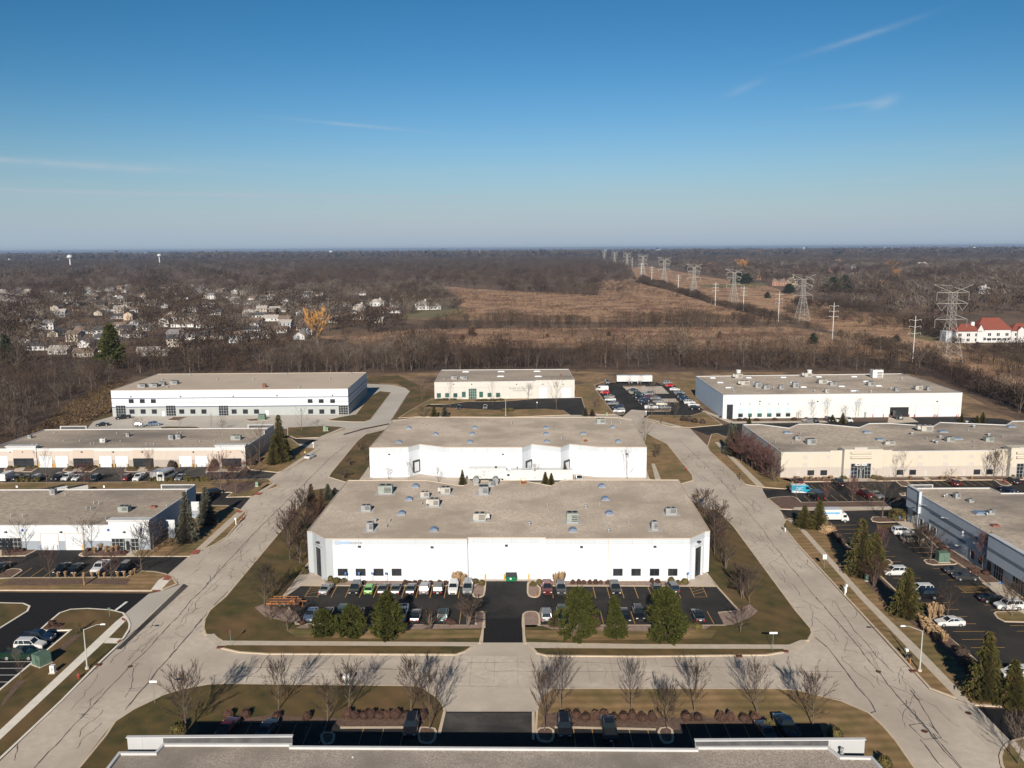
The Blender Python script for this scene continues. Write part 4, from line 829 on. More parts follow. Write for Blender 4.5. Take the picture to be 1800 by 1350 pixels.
for x0, x1, d in ((25, 59, .35), (130, 163.5, 0), (235, 269.5, 0), (390, 424, .35)):
    ww = Wall(w4.pt(0, d), w4.pt(10, d)); window(b4, ww, x0, 805.5, x1, 820.5, 6, 3, name='entrance_glazing', floor=True, out=0.1)
    panel(b4, ww, x0 - 1.2, 790.5, x1 + 1.2, 804.8, M_doorp, 'recessed_panel', 0.02)
for x0 in (-7, 70, 98.5, 175.3, 203.7, 316, 344): panel(b4, w4, x0, 801, x0 + 20.7, 821, M_door, 'roller_door', 0.04, True, 6, M_doorp)
for k, x in enumerate((15, 68.7, 92.5, 96.5, 119, 174.5, 196.8, 202, 224, 315, 338, 343, 365.5)): bollard(x, 822, M_yp, 'yellow bollard at the cream building roller doors, %s' % ordi(k, 13))
for x in (19, 61, 41, 144, 199, 250, 340, 384.7, 427, 406): wlight(b4, w4, x, 794, .35)
b = MB(); ww = Wall(G(136, 751, H4), G(479, 750.5, H4))
for x0, x1 in ((105.5, 152), (435.5, 481)):
    u0, u1 = Wall(foot[3], foot[2]).hit(x0, 752)[0], Wall(foot[3], foot[2]).hit(x1, 752)[0]; Wall(foot[3], foot[2]).slab(b, u0, u1, H4 + .1, H4 + 1.1, -.25, 0)
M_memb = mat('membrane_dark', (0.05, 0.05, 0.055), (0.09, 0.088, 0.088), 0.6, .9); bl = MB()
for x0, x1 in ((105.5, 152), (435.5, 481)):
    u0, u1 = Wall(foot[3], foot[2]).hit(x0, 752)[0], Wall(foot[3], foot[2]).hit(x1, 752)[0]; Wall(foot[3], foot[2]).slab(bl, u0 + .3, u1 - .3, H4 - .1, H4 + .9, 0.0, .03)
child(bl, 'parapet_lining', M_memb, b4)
Wall(foot[2], foot[1]).slab(b, 0.1, 9.5, H4 + .06, H4 + 1.1, -.25, -0.02)
child(b, 'parapet', M_cop, b4)
for x, y in ((95.5, 762), (64, 782), (57, 782), (111, 776), (140, 776), (159, 781), (211.5, 777), (257, 782), (270, 782), (351, 777), (376.7, 776), (318, 761), (205.5, 763), (165, 781), (391, 765), (312, 762)): vent(b4, x, y, H4 - .18, .8, .13, cap=False)
units('low cream building roof', H4, [(180, 779, 1.6, 1.3, 1.0, 'w'), (300, 773, 1.5, 1.4, 1.1, 'g'), (312.7, 772, 1.5, 1.4, 1.1, 'g'), (224, 768, 1.0, 1.0, .9, 'g'), (51.5, 771, 1.0, 1.0, .8, 'g'), (414, 774, 3.0, 1.7, 1.1, 'n')])
# ---- near left pale blue flex building ----
H5 = 5.65
q1 = G(253, 966.8); q0 = G(-150, 966); q0 = (q0[0], q1[1] + 0.6); w5 = Wall(q0, q1)
foot = [q0, q1, G(343, 859, H5), (G(-60, 860, H5)[0] - 30, G(343, 859, H5)[1] + 0.6)]
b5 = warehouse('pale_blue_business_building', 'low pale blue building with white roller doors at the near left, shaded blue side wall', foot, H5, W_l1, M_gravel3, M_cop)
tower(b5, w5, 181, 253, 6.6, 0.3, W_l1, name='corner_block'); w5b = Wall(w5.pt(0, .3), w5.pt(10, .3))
window(b5, w5b, 197.5, 946, 244, 966, 7, 3, None, M_framel, .1, 'entrance_glazing', True, .1); panel(b5, w5b, 221, 947, 229.5, 966, M_framel, 'door_frame', .14, True); panel(b5, w5b, 223, 951, 228, 966, M_glass, 'glass_door', .17, True)
window(b5, w5, -8, 945, 37, 965.5, 7, 3, None, M_framel, .1, 'entrance_glazing', True, .1); panel(b5, w5, 5, 949, 11, 965.5, M_glass, 'glass_door', .16, True); panel(b5, w5, 15.5, 949, 21, 965.5, M_glass, 'glass_door', .16, True)
for x0 in (74, 117, 145 - 300): panel(b5, w5, x0, 937.5, x0 + 27.5, 966, M_door, 'roller_door', .04, True, 7, M_doorp)
for k, (x, m, c) in enumerate(((73, M_bp, 'blue'), (102.5, M_bp, 'blue'), (116.5, M_yp, 'yellow'), (146, M_yp, 'yellow'))): bollard(x, 967, m, c + ' bollard by the roller doors of the pale blue building, ' + ['leftmost', 'second from left', 'third from left', 'rightmost'][k])
b = MB(); u, z = w5.hit(39.5, 932); b.tube((*w5.pt(u, 0), z), (*w5.pt(u, .06), z), .3, .3, 14); child(b, 'round_emblem', M_bp, b5)
for xx in (190.5, 248): b = MB(); u, z = w5b.hit(xx, 931.5); b.tube((*w5b.pt(u, 0), z), (*w5b.pt(u, .06), z), .3, .3, 14); child(b, 'round_emblem', M_bp, b5)
for x in (11, 108, 219): wlight(b5, w5b if x > 200 else w5, x, 934.5, .35)
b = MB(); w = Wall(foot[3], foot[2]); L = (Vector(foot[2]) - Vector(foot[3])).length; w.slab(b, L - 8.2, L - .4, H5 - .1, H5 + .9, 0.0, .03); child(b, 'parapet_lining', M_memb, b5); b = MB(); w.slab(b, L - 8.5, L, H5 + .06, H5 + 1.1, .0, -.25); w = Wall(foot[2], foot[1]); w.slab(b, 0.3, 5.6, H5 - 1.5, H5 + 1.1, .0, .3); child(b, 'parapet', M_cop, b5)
b = MB(); w.slab(b, 0.35, 5.5, H5 - 1.4, H5 + .98, .3, .33); child(b, 'parapet_face', mat('panel_blue', (0.22, 0.33, 0.47), rough=0.8), b5)
g = G(302, 946); b = MB(); b.box(0, 0, 0, 1.9, .25, 4.3); tag(b.build('freestanding_screen_wall', W_l1, loc=(*g, 0)), 'narrow pale freestanding screen wall between the spruce and the shaded blue wall', 'screen wall')
g = G(345, 912); b = MB(); b.box(0, 0, 0, 1.9, .25, 4.3); tag(b.build('freestanding_screen_wall', W_l1, loc=(*g, 0)), 'pale freestanding screen wall half hidden behind the two spruces', 'screen wall')
for x, y in ((151.6, 895), (160, 896), (165, 886), (174, 887), (19, 908.5), (40, 909), (115, 871), (186, 913), (293, 891)): vent(b5, x, y, H5 - .18, 1.0, .12, cap=False)
units('pale blue building roof', H5, [(91.6, 870.5, 1.3, 1.2, 1.1, 'g'), (216, 901, 2.3, 1.8, 1.0, 'n')])
b = MB(); g = G(270, 892, H5 - .18); b.box(0, 0, 0, 1.4, 1.2, .4, taper=.8); tag(b.build('roof_hatch', M_hatch, loc=(*g, H5 - .18)), 'low brown-red hatch on the pale blue building roof', 'roof hatch')
# ---- right cream building ----
q0 = G(1371.5, 840); q1 = G(1860, 835.4); H6 = hgt(1371.5, 840, 795); w6 = Wall(q0, q1)
bk = [(1305, 746), (1335, 745.5), (1387, 752), (1403, 745), (1440, 744.5), (1510, 751), (1527, 744), (1560, 743.5), (1640, 749), (1652, 742), (1769, 746.7), (1779, 740), (1850, 739)]
foot = [q0, q1] + [G(x, y, H6) for x, y in bk[::-1]]
b6 = warehouse('cream_warehouse', 'wide yellow-cream building with stepped entrance tower at the right', foot, H6, W_r1, M_gravel4, M_cop)
for x0, x1 in ((1480, 1547), (1771, 1838)):
    tower(b6, w6, x0, x1, H6 + 1.0, 1.6, W_r1, cap=False, back=2.0); ww = Wall(w6.pt(0, 1.6), w6.pt(10, 1.6))
    window(b6, ww, x0 + 14, 814, x0 + 51.5, 838, 6, 4, None, M_framel, .12, 'entrance_glazing', True, .12)
    panel(b6, ww, x0 + 26.5, 824, x0 + 31.5, 838, M_glass, 'glass_door', .18, True, 0, M_framel); panel(b6, ww, x0 + 34, 824, x0 + 39, 838, M_glass, 'glass_door', .18, True, 0, M_framel)
    for y in (793.5, 801.5):
        (u0, z0), (u1, z1) = ww.hit(x0 + 15, y + 3.7), ww.hit(x0 + 52, y); b = MB(); ww.slab(b, u0, u1, z0, z1, 0, .55); child(b, 'canopy_beam', W_r1, b6)
    panel(b6, ww, x0 + 22, 786.3, x0 + 45, 792.5, M_sand, 'recessed_panel', .02)
    tower(b6, w6, x0 - 21, x0, H6 + .35, .05, W_r1, cap=False, name='stepped_wall', back=.5); tower(b6, w6, x0 + 67, x0 + 88, H6 + .35, .05, W_r1, cap=False, name='stepped_wall', back=.5)
ww = Wall(w6.pt(0, 1.6), w6.pt(10, 1.6))
for x0, m in ((1503, M_hatch), (1514, M_logb)): panel(b6, ww, x0, 814.5, x0 + 9.3, 818.3, M_unitw, 'sign_panel', .2); panel(b6, ww, x0 + 2.5, 815.3, x0 + 7.5, 816.8, m, 'sign_mark', .22)
for x in (1419, 1441.7, 1575.5, 1598, 1711, 1733.5): window(b6, w6, x, 826.5 - (x - 1419) / 200, x + 12.3, 835.5 - (x - 1419) / 200)
for x, wd in ((1460, 17.5), (1545.5, 20), (1751, 17)): window(b6, w6, x, 823, x + wd, 834.5, 3, 1, None, M_framel, .1)
for x in (1399.5, 1623.5, 1691.5): panel(b6, w6, x, 828 - (x - 1400) / 220, x + 6, 839, M_sand, 'door', .05, True)
for x in (1411, 1453, 1474, 1544, 1613, 1657.5, 1703.5, 1749): 
    for y in (804, 817): 
        if (x, y) in ((1453, 817), (1749, 817)): continue
        panel(b6, w6, x - (0 if y < 810 else 0.5), y - 3.5 - (x - 1411) / 200, x + 9, y + 3.5 - (x - 1411) / 200, M_sand, 'wall_patch', .02)
for x, y in ((1363, 778), (1407, 763), (1490, 771), (1393, 779), (1352, 780), (1555, 784), (1711.7, 786), (1629, 772), (1763, 769), (1696, 782), (1712, 777), (1702, 757)): vent(b6, x, y, H6 - .18, .9, .13, cap=False)
for x, y in ((1384, 761), (1524, 760), (1546.7, 773), (1656.7, 759), (1683, 771.5), (1776.7, 750)): skylight(b6, x, y, H6 - .1, 2.6, 2.0, False)
for x, y in ((1603, 764), (1652.7, 770), (1640.7, 777.5), (1646.5, 779.5), (1738, 766), (1711.7, 751.5), (1699, 744)): vent(b6, x, y, H6 - .18, .8, .35, M_galv)
units('right cream building roof', H6, [(1630, 759, 3.6, 2.4, 1.5, 'bs'), (1427, 782, 2.6, 2.0, 1.3, 'g'), (1402.7, 774.5, 1.6, 1.6, .9, 'g'), (1565, 783, 2.8, 1.5, .8, 'b'), (1671, 777, 2.2, 1.6, 1.0, 'n'), (1740, 777, 2.4, 1.6, 1.0, 'n')])
# ---- far right white building ----
q0 = G(1270, 736); q1 = G(1688.5, 732); H7 = hgt(1688.5, 732, 690.3); w7 = Wall(q0, q1)
foot = [q0, q1, G(1585, 656.6, H7), G(1223, 661.2, H7)]
b7 = warehouse('white_depot_building', 'wide white depot with arched pale blue window heads at the far right', foot, H7, W_r2, M_gravel4, M_cop)
tower(b7, w7, 1270, 1312, H7 - .05, .25, mat('corner_pale', (0.49, 0.53, 0.57), rough=.8), cap=False, name='corner_block', back=.5); w7b = Wall(w7.pt(0, .25), w7.pt(10, .25))
window(b7, w7b, 1277, 711, 1288.5, 735, 3, 4, None, M_frame, .1, 'entrance_glazing', True, .1)
for k, x in enumerate((1297.5, 1313.5, 1331, 1348, 1364, 1381)):
    ww = w7b if k == 0 else w7
    panel(b7, ww, x, 719.5 - k * .2, x + 8.3, 727.5 - k * .2, M_bluep, 'arch_panel', .03)
    (u0, z0), (u1, z1) = ww.hit(x, 719.5 - k * .2), ww.hit(x + 8.3, 719.5 - k * .2); b = MB(); c = (u0 + u1) / 2; r = (u1 - u0) / 2
    pts = [(*ww.pt(c + r * math.cos(math.pi * j / 8), .03), z0 + r * .45 * math.sin(math.pi * j / 8)) for j in range(9)]; b.add(pts, [tuple(range(9))]); child(b, 'arch_head', M_bluep, b7)
    window(b7, ww, x, 726.5 - k * .2, x + 8.3, 733.3 - k * .2, 2, 1, M_glassg if k in (1, 2, 3) else M_glass)
panel(b7, w7, 1399.5, 726, 1404, 735.5, M_sand, 'door', .05, True, 0, M_frame); panel(b7, w7, 1518.5, 724, 1523, 733.5, M_unitg, 'door', .05, True)
for x0, x1, y in ((1535.3, 1552, 714.5), (1609, 1643, 713), (1649, 1683, 712)): panel(b7, w7, x0, y, x1, 733, M_door, 'roller_door', .05, True, 6, M_sand)
b = MB(); (u0, _), (u1, z1) = w7.hit(1563.5, 733), w7.hit(1597.5, 715.5); w7.slab(b, u0, u1, .02, z1, 0, .05); child(b, 'open_doorway', mat('doorway_dark', (0.015, 0.015, 0.017), rough=.9), b7)
for k, x in enumerate((1534, 1553, 1563, 1598, 1608, 1643.5, 1648, 1684)): bollard(x, 733.5, M_rp, 'red bollard at the white depot doors, ' + ordi(k, 8))
for x in (1302, 1318, 1335, 1352, 1368.5, 1385): panel(b7, w7b if x < 1310 else w7, x - .6, 709, x + .6, 711.5, M_hatch, 'tile_inset', .03)
for x in (1335.6, 1437, 1647): wlight(b7, w7, x, 705, .5)
for x, y in ((1252.7, 665), (1315.7, 664.5), (1376.7, 664), (1439, 663), (1501, 662.7), (1265.7, 673), (1329, 673), (1394, 672.7), (1458, 671.7), (1521.7, 671), (1280, 682), (1412, 681), (1479, 679.7), (1544, 679), (1500, 687.7)): skylight(b7, x, y, H7 - .1, 2.6, 1.4, False, M_domew)
for x, y in ((1288, 684), (1360, 683.5), (1432, 689), (1508, 690), (1566, 685), (1585, 667), (1531, 690), (1290, 690)): vent(b7, x, y, H7 - .18, .8, .25)
units('far right white depot roof', H7, [(1299, 665, 3.2, 2.6, 1.4, 'bs'), (1421, 663, 3.2, 2.6, 1.4, 'bs'), (1543, 665, 4.4, 3, 3.2, 'w'), (1310, 677.5, 3.4, 2.4, 1.4, 'bs'), (1333, 682, 2.2, 2, 1.8, 'g'), (1347.7, 684.5, 2.2, 2, 1.2, 'g'), (1399, 682, 2.2, 2, 1.8, 'g'), (1374, 684.5, 1.8, 1.6, 1.2, 'g'),
     (1446.7, 675, 3.4, 2.4, 1.4, 'b'), (1465, 678, 2.6, 2, 1.0, 'g'), (1531.7, 678.5, 2.6, 2, 1.2, 'g'), (1615.7, 686, 2.8, 2, 1.4, 'b'), (1633, 687, 1.4, 1.4, 1.2, 'g'), (1577, 688, 1.4, 1.4, 1.0, 'g'), (1454, 691, 1.4, 1.4, 1.1, 'b')])
for k, x in enumerate((1298, 1422.5)):
    g = G(x, 661.5, H7); b = MB(); b.tube((0, 0, 0), (0, 0, 2.6), .9, .9, 10); b.tube((0, 0, 2.6), (0, 0, 3.0), 1.05, 1.05, 10); tag(b.build('exhaust_stack', M_unitw, loc=(*g, H7 - .18)), 'white drum stack on the far white depot roof, ' + ('left one' if k == 0 else 'middle one'), 'exhaust stack')
# ---- near right blue-grey building ----
H8 = 7.9
q0 = G(1591, 912.5); q1 = G(1764, 1027); dv = (Vector(q1) - Vector(q0)); q2 = Vector(q0) + dv * 2.0; w8 = Wall(q0, q2)
fy = G(1591, 857.5, H8)[1]; c0 = (q0[0], q0[1])
foot = [tuple(q2), (q2.x + 70, q2.y), (q2.x + 75, G(1760, 866.7, H8)[1]), G(1760, 866.7, H8), G(1740, 857.2, H8), G(1640, 857.6, H8), G(1591, 858, H8)]
foot[-1] = (q0[0], G(1591, 858, H8)[1]); foot = [(q0[0] + (p[0] - q0[0]) if i else p[0], p[1]) for i, p in enumerate(foot)]
b8 = warehouse('blue_grey_warehouse', 'blue-grey warehouse with dark stripes along the near right parking lot', foot, H8, W_r0, M_gravel4, M_cop)
w8 = Wall((foot[-1][0], foot[-1][1]), tuple(q2)); L8 = (q2 - Vector(foot[-1])).length
b = MB(); u = w8.hit(1620, 880)[0]; w8.slab(b, 0.0, u, 3.6, H8 + .75, .05, .5); child(b, 'raised_entrance_wall', W_r0, b8)
b = MB(); w8.slab(b, u - .25, u, 3.6, H8 + .8, .5, .62); w8.slab(b, 0, u, H8 + .76, H8 + .86, -.1, .62); child(b, 'parapet', M_cop, b8)
u1 = w8.hit(1744, 960)[0]; b = MB(); w8.slab(b, u1, L8, 3.4, H8 + .5, .05, .9); child(b, 'raised_entrance_wall', W_r0, b8); b = MB(); w8.slab(b, u1 - .1, L8, H8 + .51, H8 + .6, -.1, 1.0); child(b, 'parapet', M_cop, b8)
b = MB(); 
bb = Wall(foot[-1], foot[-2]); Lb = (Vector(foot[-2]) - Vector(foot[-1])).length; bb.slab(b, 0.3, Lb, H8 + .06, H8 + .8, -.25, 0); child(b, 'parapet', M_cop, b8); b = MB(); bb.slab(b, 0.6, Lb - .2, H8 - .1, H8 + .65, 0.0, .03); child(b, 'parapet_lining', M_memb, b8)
def win8(x0, x1, z0, z1, nm='window', nx=1, ny=1):
    ua, ub = w8.hit(x0, 950)[0], w8.hit(x1, 950)[0]; b = MB(); w8.slab(b, ua + .08, ub - .08, z0 + .08, z1 - .08, -.1, .03, 0)
    w8.slab(b, ua, ub, z0, z0 + .08, 0, .12, 1); w8.slab(b, ua, ub, z1 - .08, z1, 0, .12, 1); w8.slab(b, ua, ua + .08, z0 + .08, z1 - .08, 0, .12, 1); w8.slab(b, ub - .08, ub, z0 + .08, z1 - .08, 0, .12, 1)
    for k in range(1, nx): t = ua + (ub - ua) * k / nx; w8.slab(b, t - .04, t + .04, z0 + .08, z1 - .08, .03, .1, 1)
    for k in range(1, ny): t = z0 + (z1 - z0) * k / ny; w8.slab(b, ua + .08, ub - .08, t - .04, t + .04, .03, .09, 1)
    child(b, nm, [M_glass, M_framel], b8)
win8(1601, 1611, .02, 3.4, 'entrance_glazing', 4, 2); win8(1614.5, 1620.5, .9, 2.6); win8(1627, 1633, .9, 2.6); win8(1639, 1645, .9, 2.6)
win8(1708, 1716, .9, 2.7); win8(1723, 1731, .9, 2.7); win8(1739, 1748, .8, 2.8); win8(1752, 1770, .02, 3.4, 'entrance_glazing', 4, 2); win8(1787, 1830, .02, 3.4, 'entrance_glazing', 8, 2)
for x0, x1, z in ((1632, 1700, 5.0), (1632, 1700, 3.0)):
    ua, ub = w8.hit(x0, 930)[0], w8.hit(x1, 930)[0]; b = MB(); w8.slab(b, ua, ub, z, z + .6, 0, .015); child(b, 'dark_stripe', mat('stripe_dark', (0.13, 0.15, 0.19), rough=.8), b8)
for x, z in ((1625, 6.2), (1665, 6.2), (1726, 5.0), (1694, 2.2)): ua = w8.hit(x, 930)[0]; b = MB(); p, q = w8.pt(ua, 0), w8.pt(ua, 1.3); b.tube((p.x, p.y, z), (q.x, q.y, z + .3), .05, .05, 5); b.box(q.x, q.y, z + .2, .55, .4, .15); child(b, 'wall_light', M_framel, b8)
skylight(b8, 1723, 902, H8 - .1, 3.0, 2.2, False)
for x, y in ((1660, 875), (1664, 873), (1692, 940), (1735, 907)): vent(b8, x, y, H8 - .18, .7, .15)
units('blue-grey warehouse roof', H8, [(1684, 877, 1.2, 1.1, .9, 'g'), (1708, 884, 1.1, 1.0, .5, 'g'), (1744, 905, 1.2, 1.1, .6, 'g'), (1850, 946, 3.5, 2.5, 1.6, 'b')])
b = MB(); g = G(1749, 925, H8 - .18); b.box(0, 0, 0, 1.6, 1.2, .35, taper=.85); tag(b.build('roof_hatch', M_hatch, loc=(*g, H8 - .18)), 'flat rust-red hatch on the blue-grey warehouse roof', 'roof hatch')
# ---- back centre ivory building ----
q0 = G(764, 702.8); q1 = G(1009.5, 699.3); H9 = hgt(764, 702.8, 672); w9 = Wall(q0, q1)
foot = [q0, q1, G(999.7, 648.8, H9), G(776, 650.2, H9)]
W9T = 0
b9 = warehouse('ivory_office_warehouse', 'low ivory building with green glass entrance and name lettering at the back centre', foot, H9, W_c3, M_gravel3, M_cop)
tower(b9, w9, 942, 1009.3, H9 + .3, .12, W_c3, cap=False, name='end_block', back=.3); w9r = Wall(w9.pt(0, .12), w9.pt(10, .12))
window(b9, w9, 823.5, 682.5, 838, 701.5, 4, 4, M_glassg, M_framel, .12, 'entrance_glazing', True, .1)
for x, y0, y1 in ((768, 691, 699), (782.5, 691, 698.5), (797, 691, 698.5), (857, 690.5, 698), (872, 690.5, 698)): window(b9, w9, x, y0, x + 7, y1, 2, 1, M_glassg)
for x in (812, 842.5): window(b9, w9, x, 688.5, x + 6.5, 698.3, 2, 1, M_glassg)
panel(b9, w9r, 947, 679.5, 961.5, 699.5, M_door, 'roller_door', .03, True, 5, M_sand); panel(b9, w9r, 987, 681, 1003.5, 699, M_door, 'roller_door', .03, True, 5, M_sand)
for x in (797, 829, 908, 954, 990): wlight(b9, w9, x, 675, .45)
lettering(b9, w9, 895, 684, 0, 'Anderson Controls', M_logg, 'name_lettering', 1.25, .05); lettering(b9, w9, 901, 687.6, 0, 'Corporation', M_logg, 'name_lettering', 1.05, .05)
for x, y in ((818.6, 654), (881, 653.5), (944, 653), (815, 663.5), (880, 662), (946, 662)): skylight(b9, x, y, H9 - .1, 3.4, 1.6, False, M_domew)
units('ivory building roof', H9, [(798, 667, 2.6, 1.8, 1.1, 'g'), (815.5, 667, 2.8, 1.8, 1.0, 'g')]); vent(b9, 781, 667, H9 - .18, .6, .25); vent(b9, 986, 662, H9 - .18, 1.2, .2, M_hatch)
# ---- foreground roof ----
lo, hi = 4.0, 12.0
for _ in range(30):
    m_ = (lo + hi) / 2; e = G(800, 1311.5, m_)[1] + m_ / math.tan(SUN_EL) * math.cos(SUN_AZ)
    if e > G(800, 1286)[1]: hi = m_
    else: lo = m_
HF = lo
print('foreground height', HF, 'heights', H3, H6, H7, H9)
foot = [(-62, 60), (62, 60), G(1560, 1360, HF), G(1533, 1330, HF), G(1478, 1329, HF), G(1456, 1311.8, HF), G(1223, 1311.8, HF), G(1223, 1316, HF), G(513, 1311.5, HF), G(513, 1306.9, HF), G(287, 1306.9, HF), G(273, 1322, HF), G(209, 1322, HF), G(180, 1360, HF)]
bf = warehouse('foreground_building', 'grey gravel roof of a warehouse along the bottom edge of the photo', foot, HF, W_f, M_gravelf, M_cop, 0.22, .3)
M_memb = mat('membrane_dark', (0.05, 0.05, 0.055), (0.09, 0.088, 0.088), 0.6, .9)
for x0, x1, xw0, xw1, yr, yt in ((224.5, 513, 224.5, 287, 1306.6, 1296.5), (1222, 1521, 1457, 1521, 1311.5, 1302)):
    a, c = G(x0, yr, HF), G(x1, yr, HF); Y = (a[1] + c[1]) / 2; lo_, hi_ = 0., 3.
    for _ in range(30):
        m_ = (lo_ + hi_) / 2
        if PX(((a[0] + c[0]) / 2, Y, HF + m_))[1] > yt: lo_ = m_
        else: hi_ = m_
    tt = HF + lo_; k = Y / a[1]; xa, xb = a[0], c[0]; ua, ub = G(xw0, yr, HF)[0], G(xw1, yr, HF)[0]
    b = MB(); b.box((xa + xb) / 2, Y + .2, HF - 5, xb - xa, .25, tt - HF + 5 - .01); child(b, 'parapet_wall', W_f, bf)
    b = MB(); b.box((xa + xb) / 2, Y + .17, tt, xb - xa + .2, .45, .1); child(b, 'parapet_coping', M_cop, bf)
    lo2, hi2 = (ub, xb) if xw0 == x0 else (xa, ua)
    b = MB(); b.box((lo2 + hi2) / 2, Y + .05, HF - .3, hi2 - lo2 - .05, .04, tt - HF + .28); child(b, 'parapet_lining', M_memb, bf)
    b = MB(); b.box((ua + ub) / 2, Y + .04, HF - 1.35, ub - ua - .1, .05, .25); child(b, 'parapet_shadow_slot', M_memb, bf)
vent(bf, 620, 1331, HF - .2, .25, .12, M_unitw, False); vent(bf, 1480, 1322, HF - .2, .5, .12, M_unitg)
# ---------------- vehicles ----------------
def paint(name, c, metal=0.3, rough=0.3): return mat('paint_' + name, c, rough=rough, metal=metal, coat=0.5, spec=0.5)
PAINT = {'white': paint('white', (0.56, 0.56, 0.555), 0.0), 'silver': paint('silver', (0.26, 0.265, 0.275), .4), 'grey': paint('grey', (0.05, 0.053, 0.058), .4), 'black': paint('black', (0.010, 0.010, 0.012), .1), 'navy': paint('navy', (0.012, 0.025, 0.055), .3),
         'teal': paint('teal', (0.012, 0.05, 0.052), .3), 'green': paint('green', (0.10, 0.33, 0.05), .1), 'dark green': paint('dgreen', (0.012, 0.035, 0.022), .3), 'red': paint('red', (0.42, 0.02, 0.02), .1), 'maroon': paint('maroon', (0.12, 0.012, 0.014), .3),
         'gold': paint('gold', (0.34, 0.29, 0.22), .5), 'light blue': paint('lblue', (0.15, 0.20, 0.28), .4), 'bright blue': paint('sky', (0.02, 0.26, 0.40), .0), 'orange': paint('orange', (0.33, 0.13, 0.04), 0, .7), 'cream': paint('cream', (0.62, 0.56, 0.44), 0)}
M_cglass = mat('car_glass', (0.012, 0.018, 0.022), rough=0.06, spec=0.8)
M_tyre = mat('tyre_rubber', (0.012, 0.012, 0.012), rough=0.85); M_rim = mat('rim_alloy', (0.42, 0.42, 0.43), rough=0.35, metal=.6)
M_head = mat('headlight_lens', (0.68, 0.68, 0.66), rough=0.15); M_tail = mat('taillight_lens', (0.38, 0.01, 0.01), rough=0.2); M_plate = mat('plate', (0.6, 0.6, 0.6), rough=.5)
def loft(mb, st, m=0):
    """st: (y, zlow, ztop, half width at belt, half width at top, belt z); y from back to front"""
    o = len(mb.v); k = 8
    for y, z0, z1, w, wt, zb in st:
        for x, z in ((-w * .9, z0), (-w, z0 + (zb - z0) * .45), (-w * .98, zb), (-wt, z1), (wt, z1), (w * .98, zb), (w, z0 + (zb - z0) * .45), (w * .9, z0)): mb.v.append((x, y, z))
    for i in range(len(st) - 1):
        for j in range(k):
            a, c = o + i * k + j, o + i * k + (j + 1) % k; mb.f.append((a, c, c + k, a + k)); mb.m.append(m)
    mb.f.append(tuple(o + j for j in range(k))[::-1]); mb.m.append(m); e = o + (len(st) - 1) * k; mb.f.append(tuple(e + j for j in range(k))); mb.m.append(m)
def wheels(root, parts, L, w, r, ys, tr=.22):
    b = MB(); b.tube((-tr / 2, 0, 0), (tr / 2, 0, 0), r, r, 14, 0); b.tube((tr / 2, 0, 0), (tr / 2 + .012, 0, 0), r * .64, r * .55, 10, 1); b.tube((-tr / 2 - .012, 0, 0), (-tr / 2, 0, 0), r * .55, r * .64, 10, 1)
    me = b.mesh('wheel', [M_tyre, M_rim])
    for y in ys:
        for s in (-1, 1):
            o = bpy.data.objects.new('wheel', me); COL.objects.link(o); o.parent = root; o.location = (s * (w - tr / 2 + .01), y, r); parts.append(o)
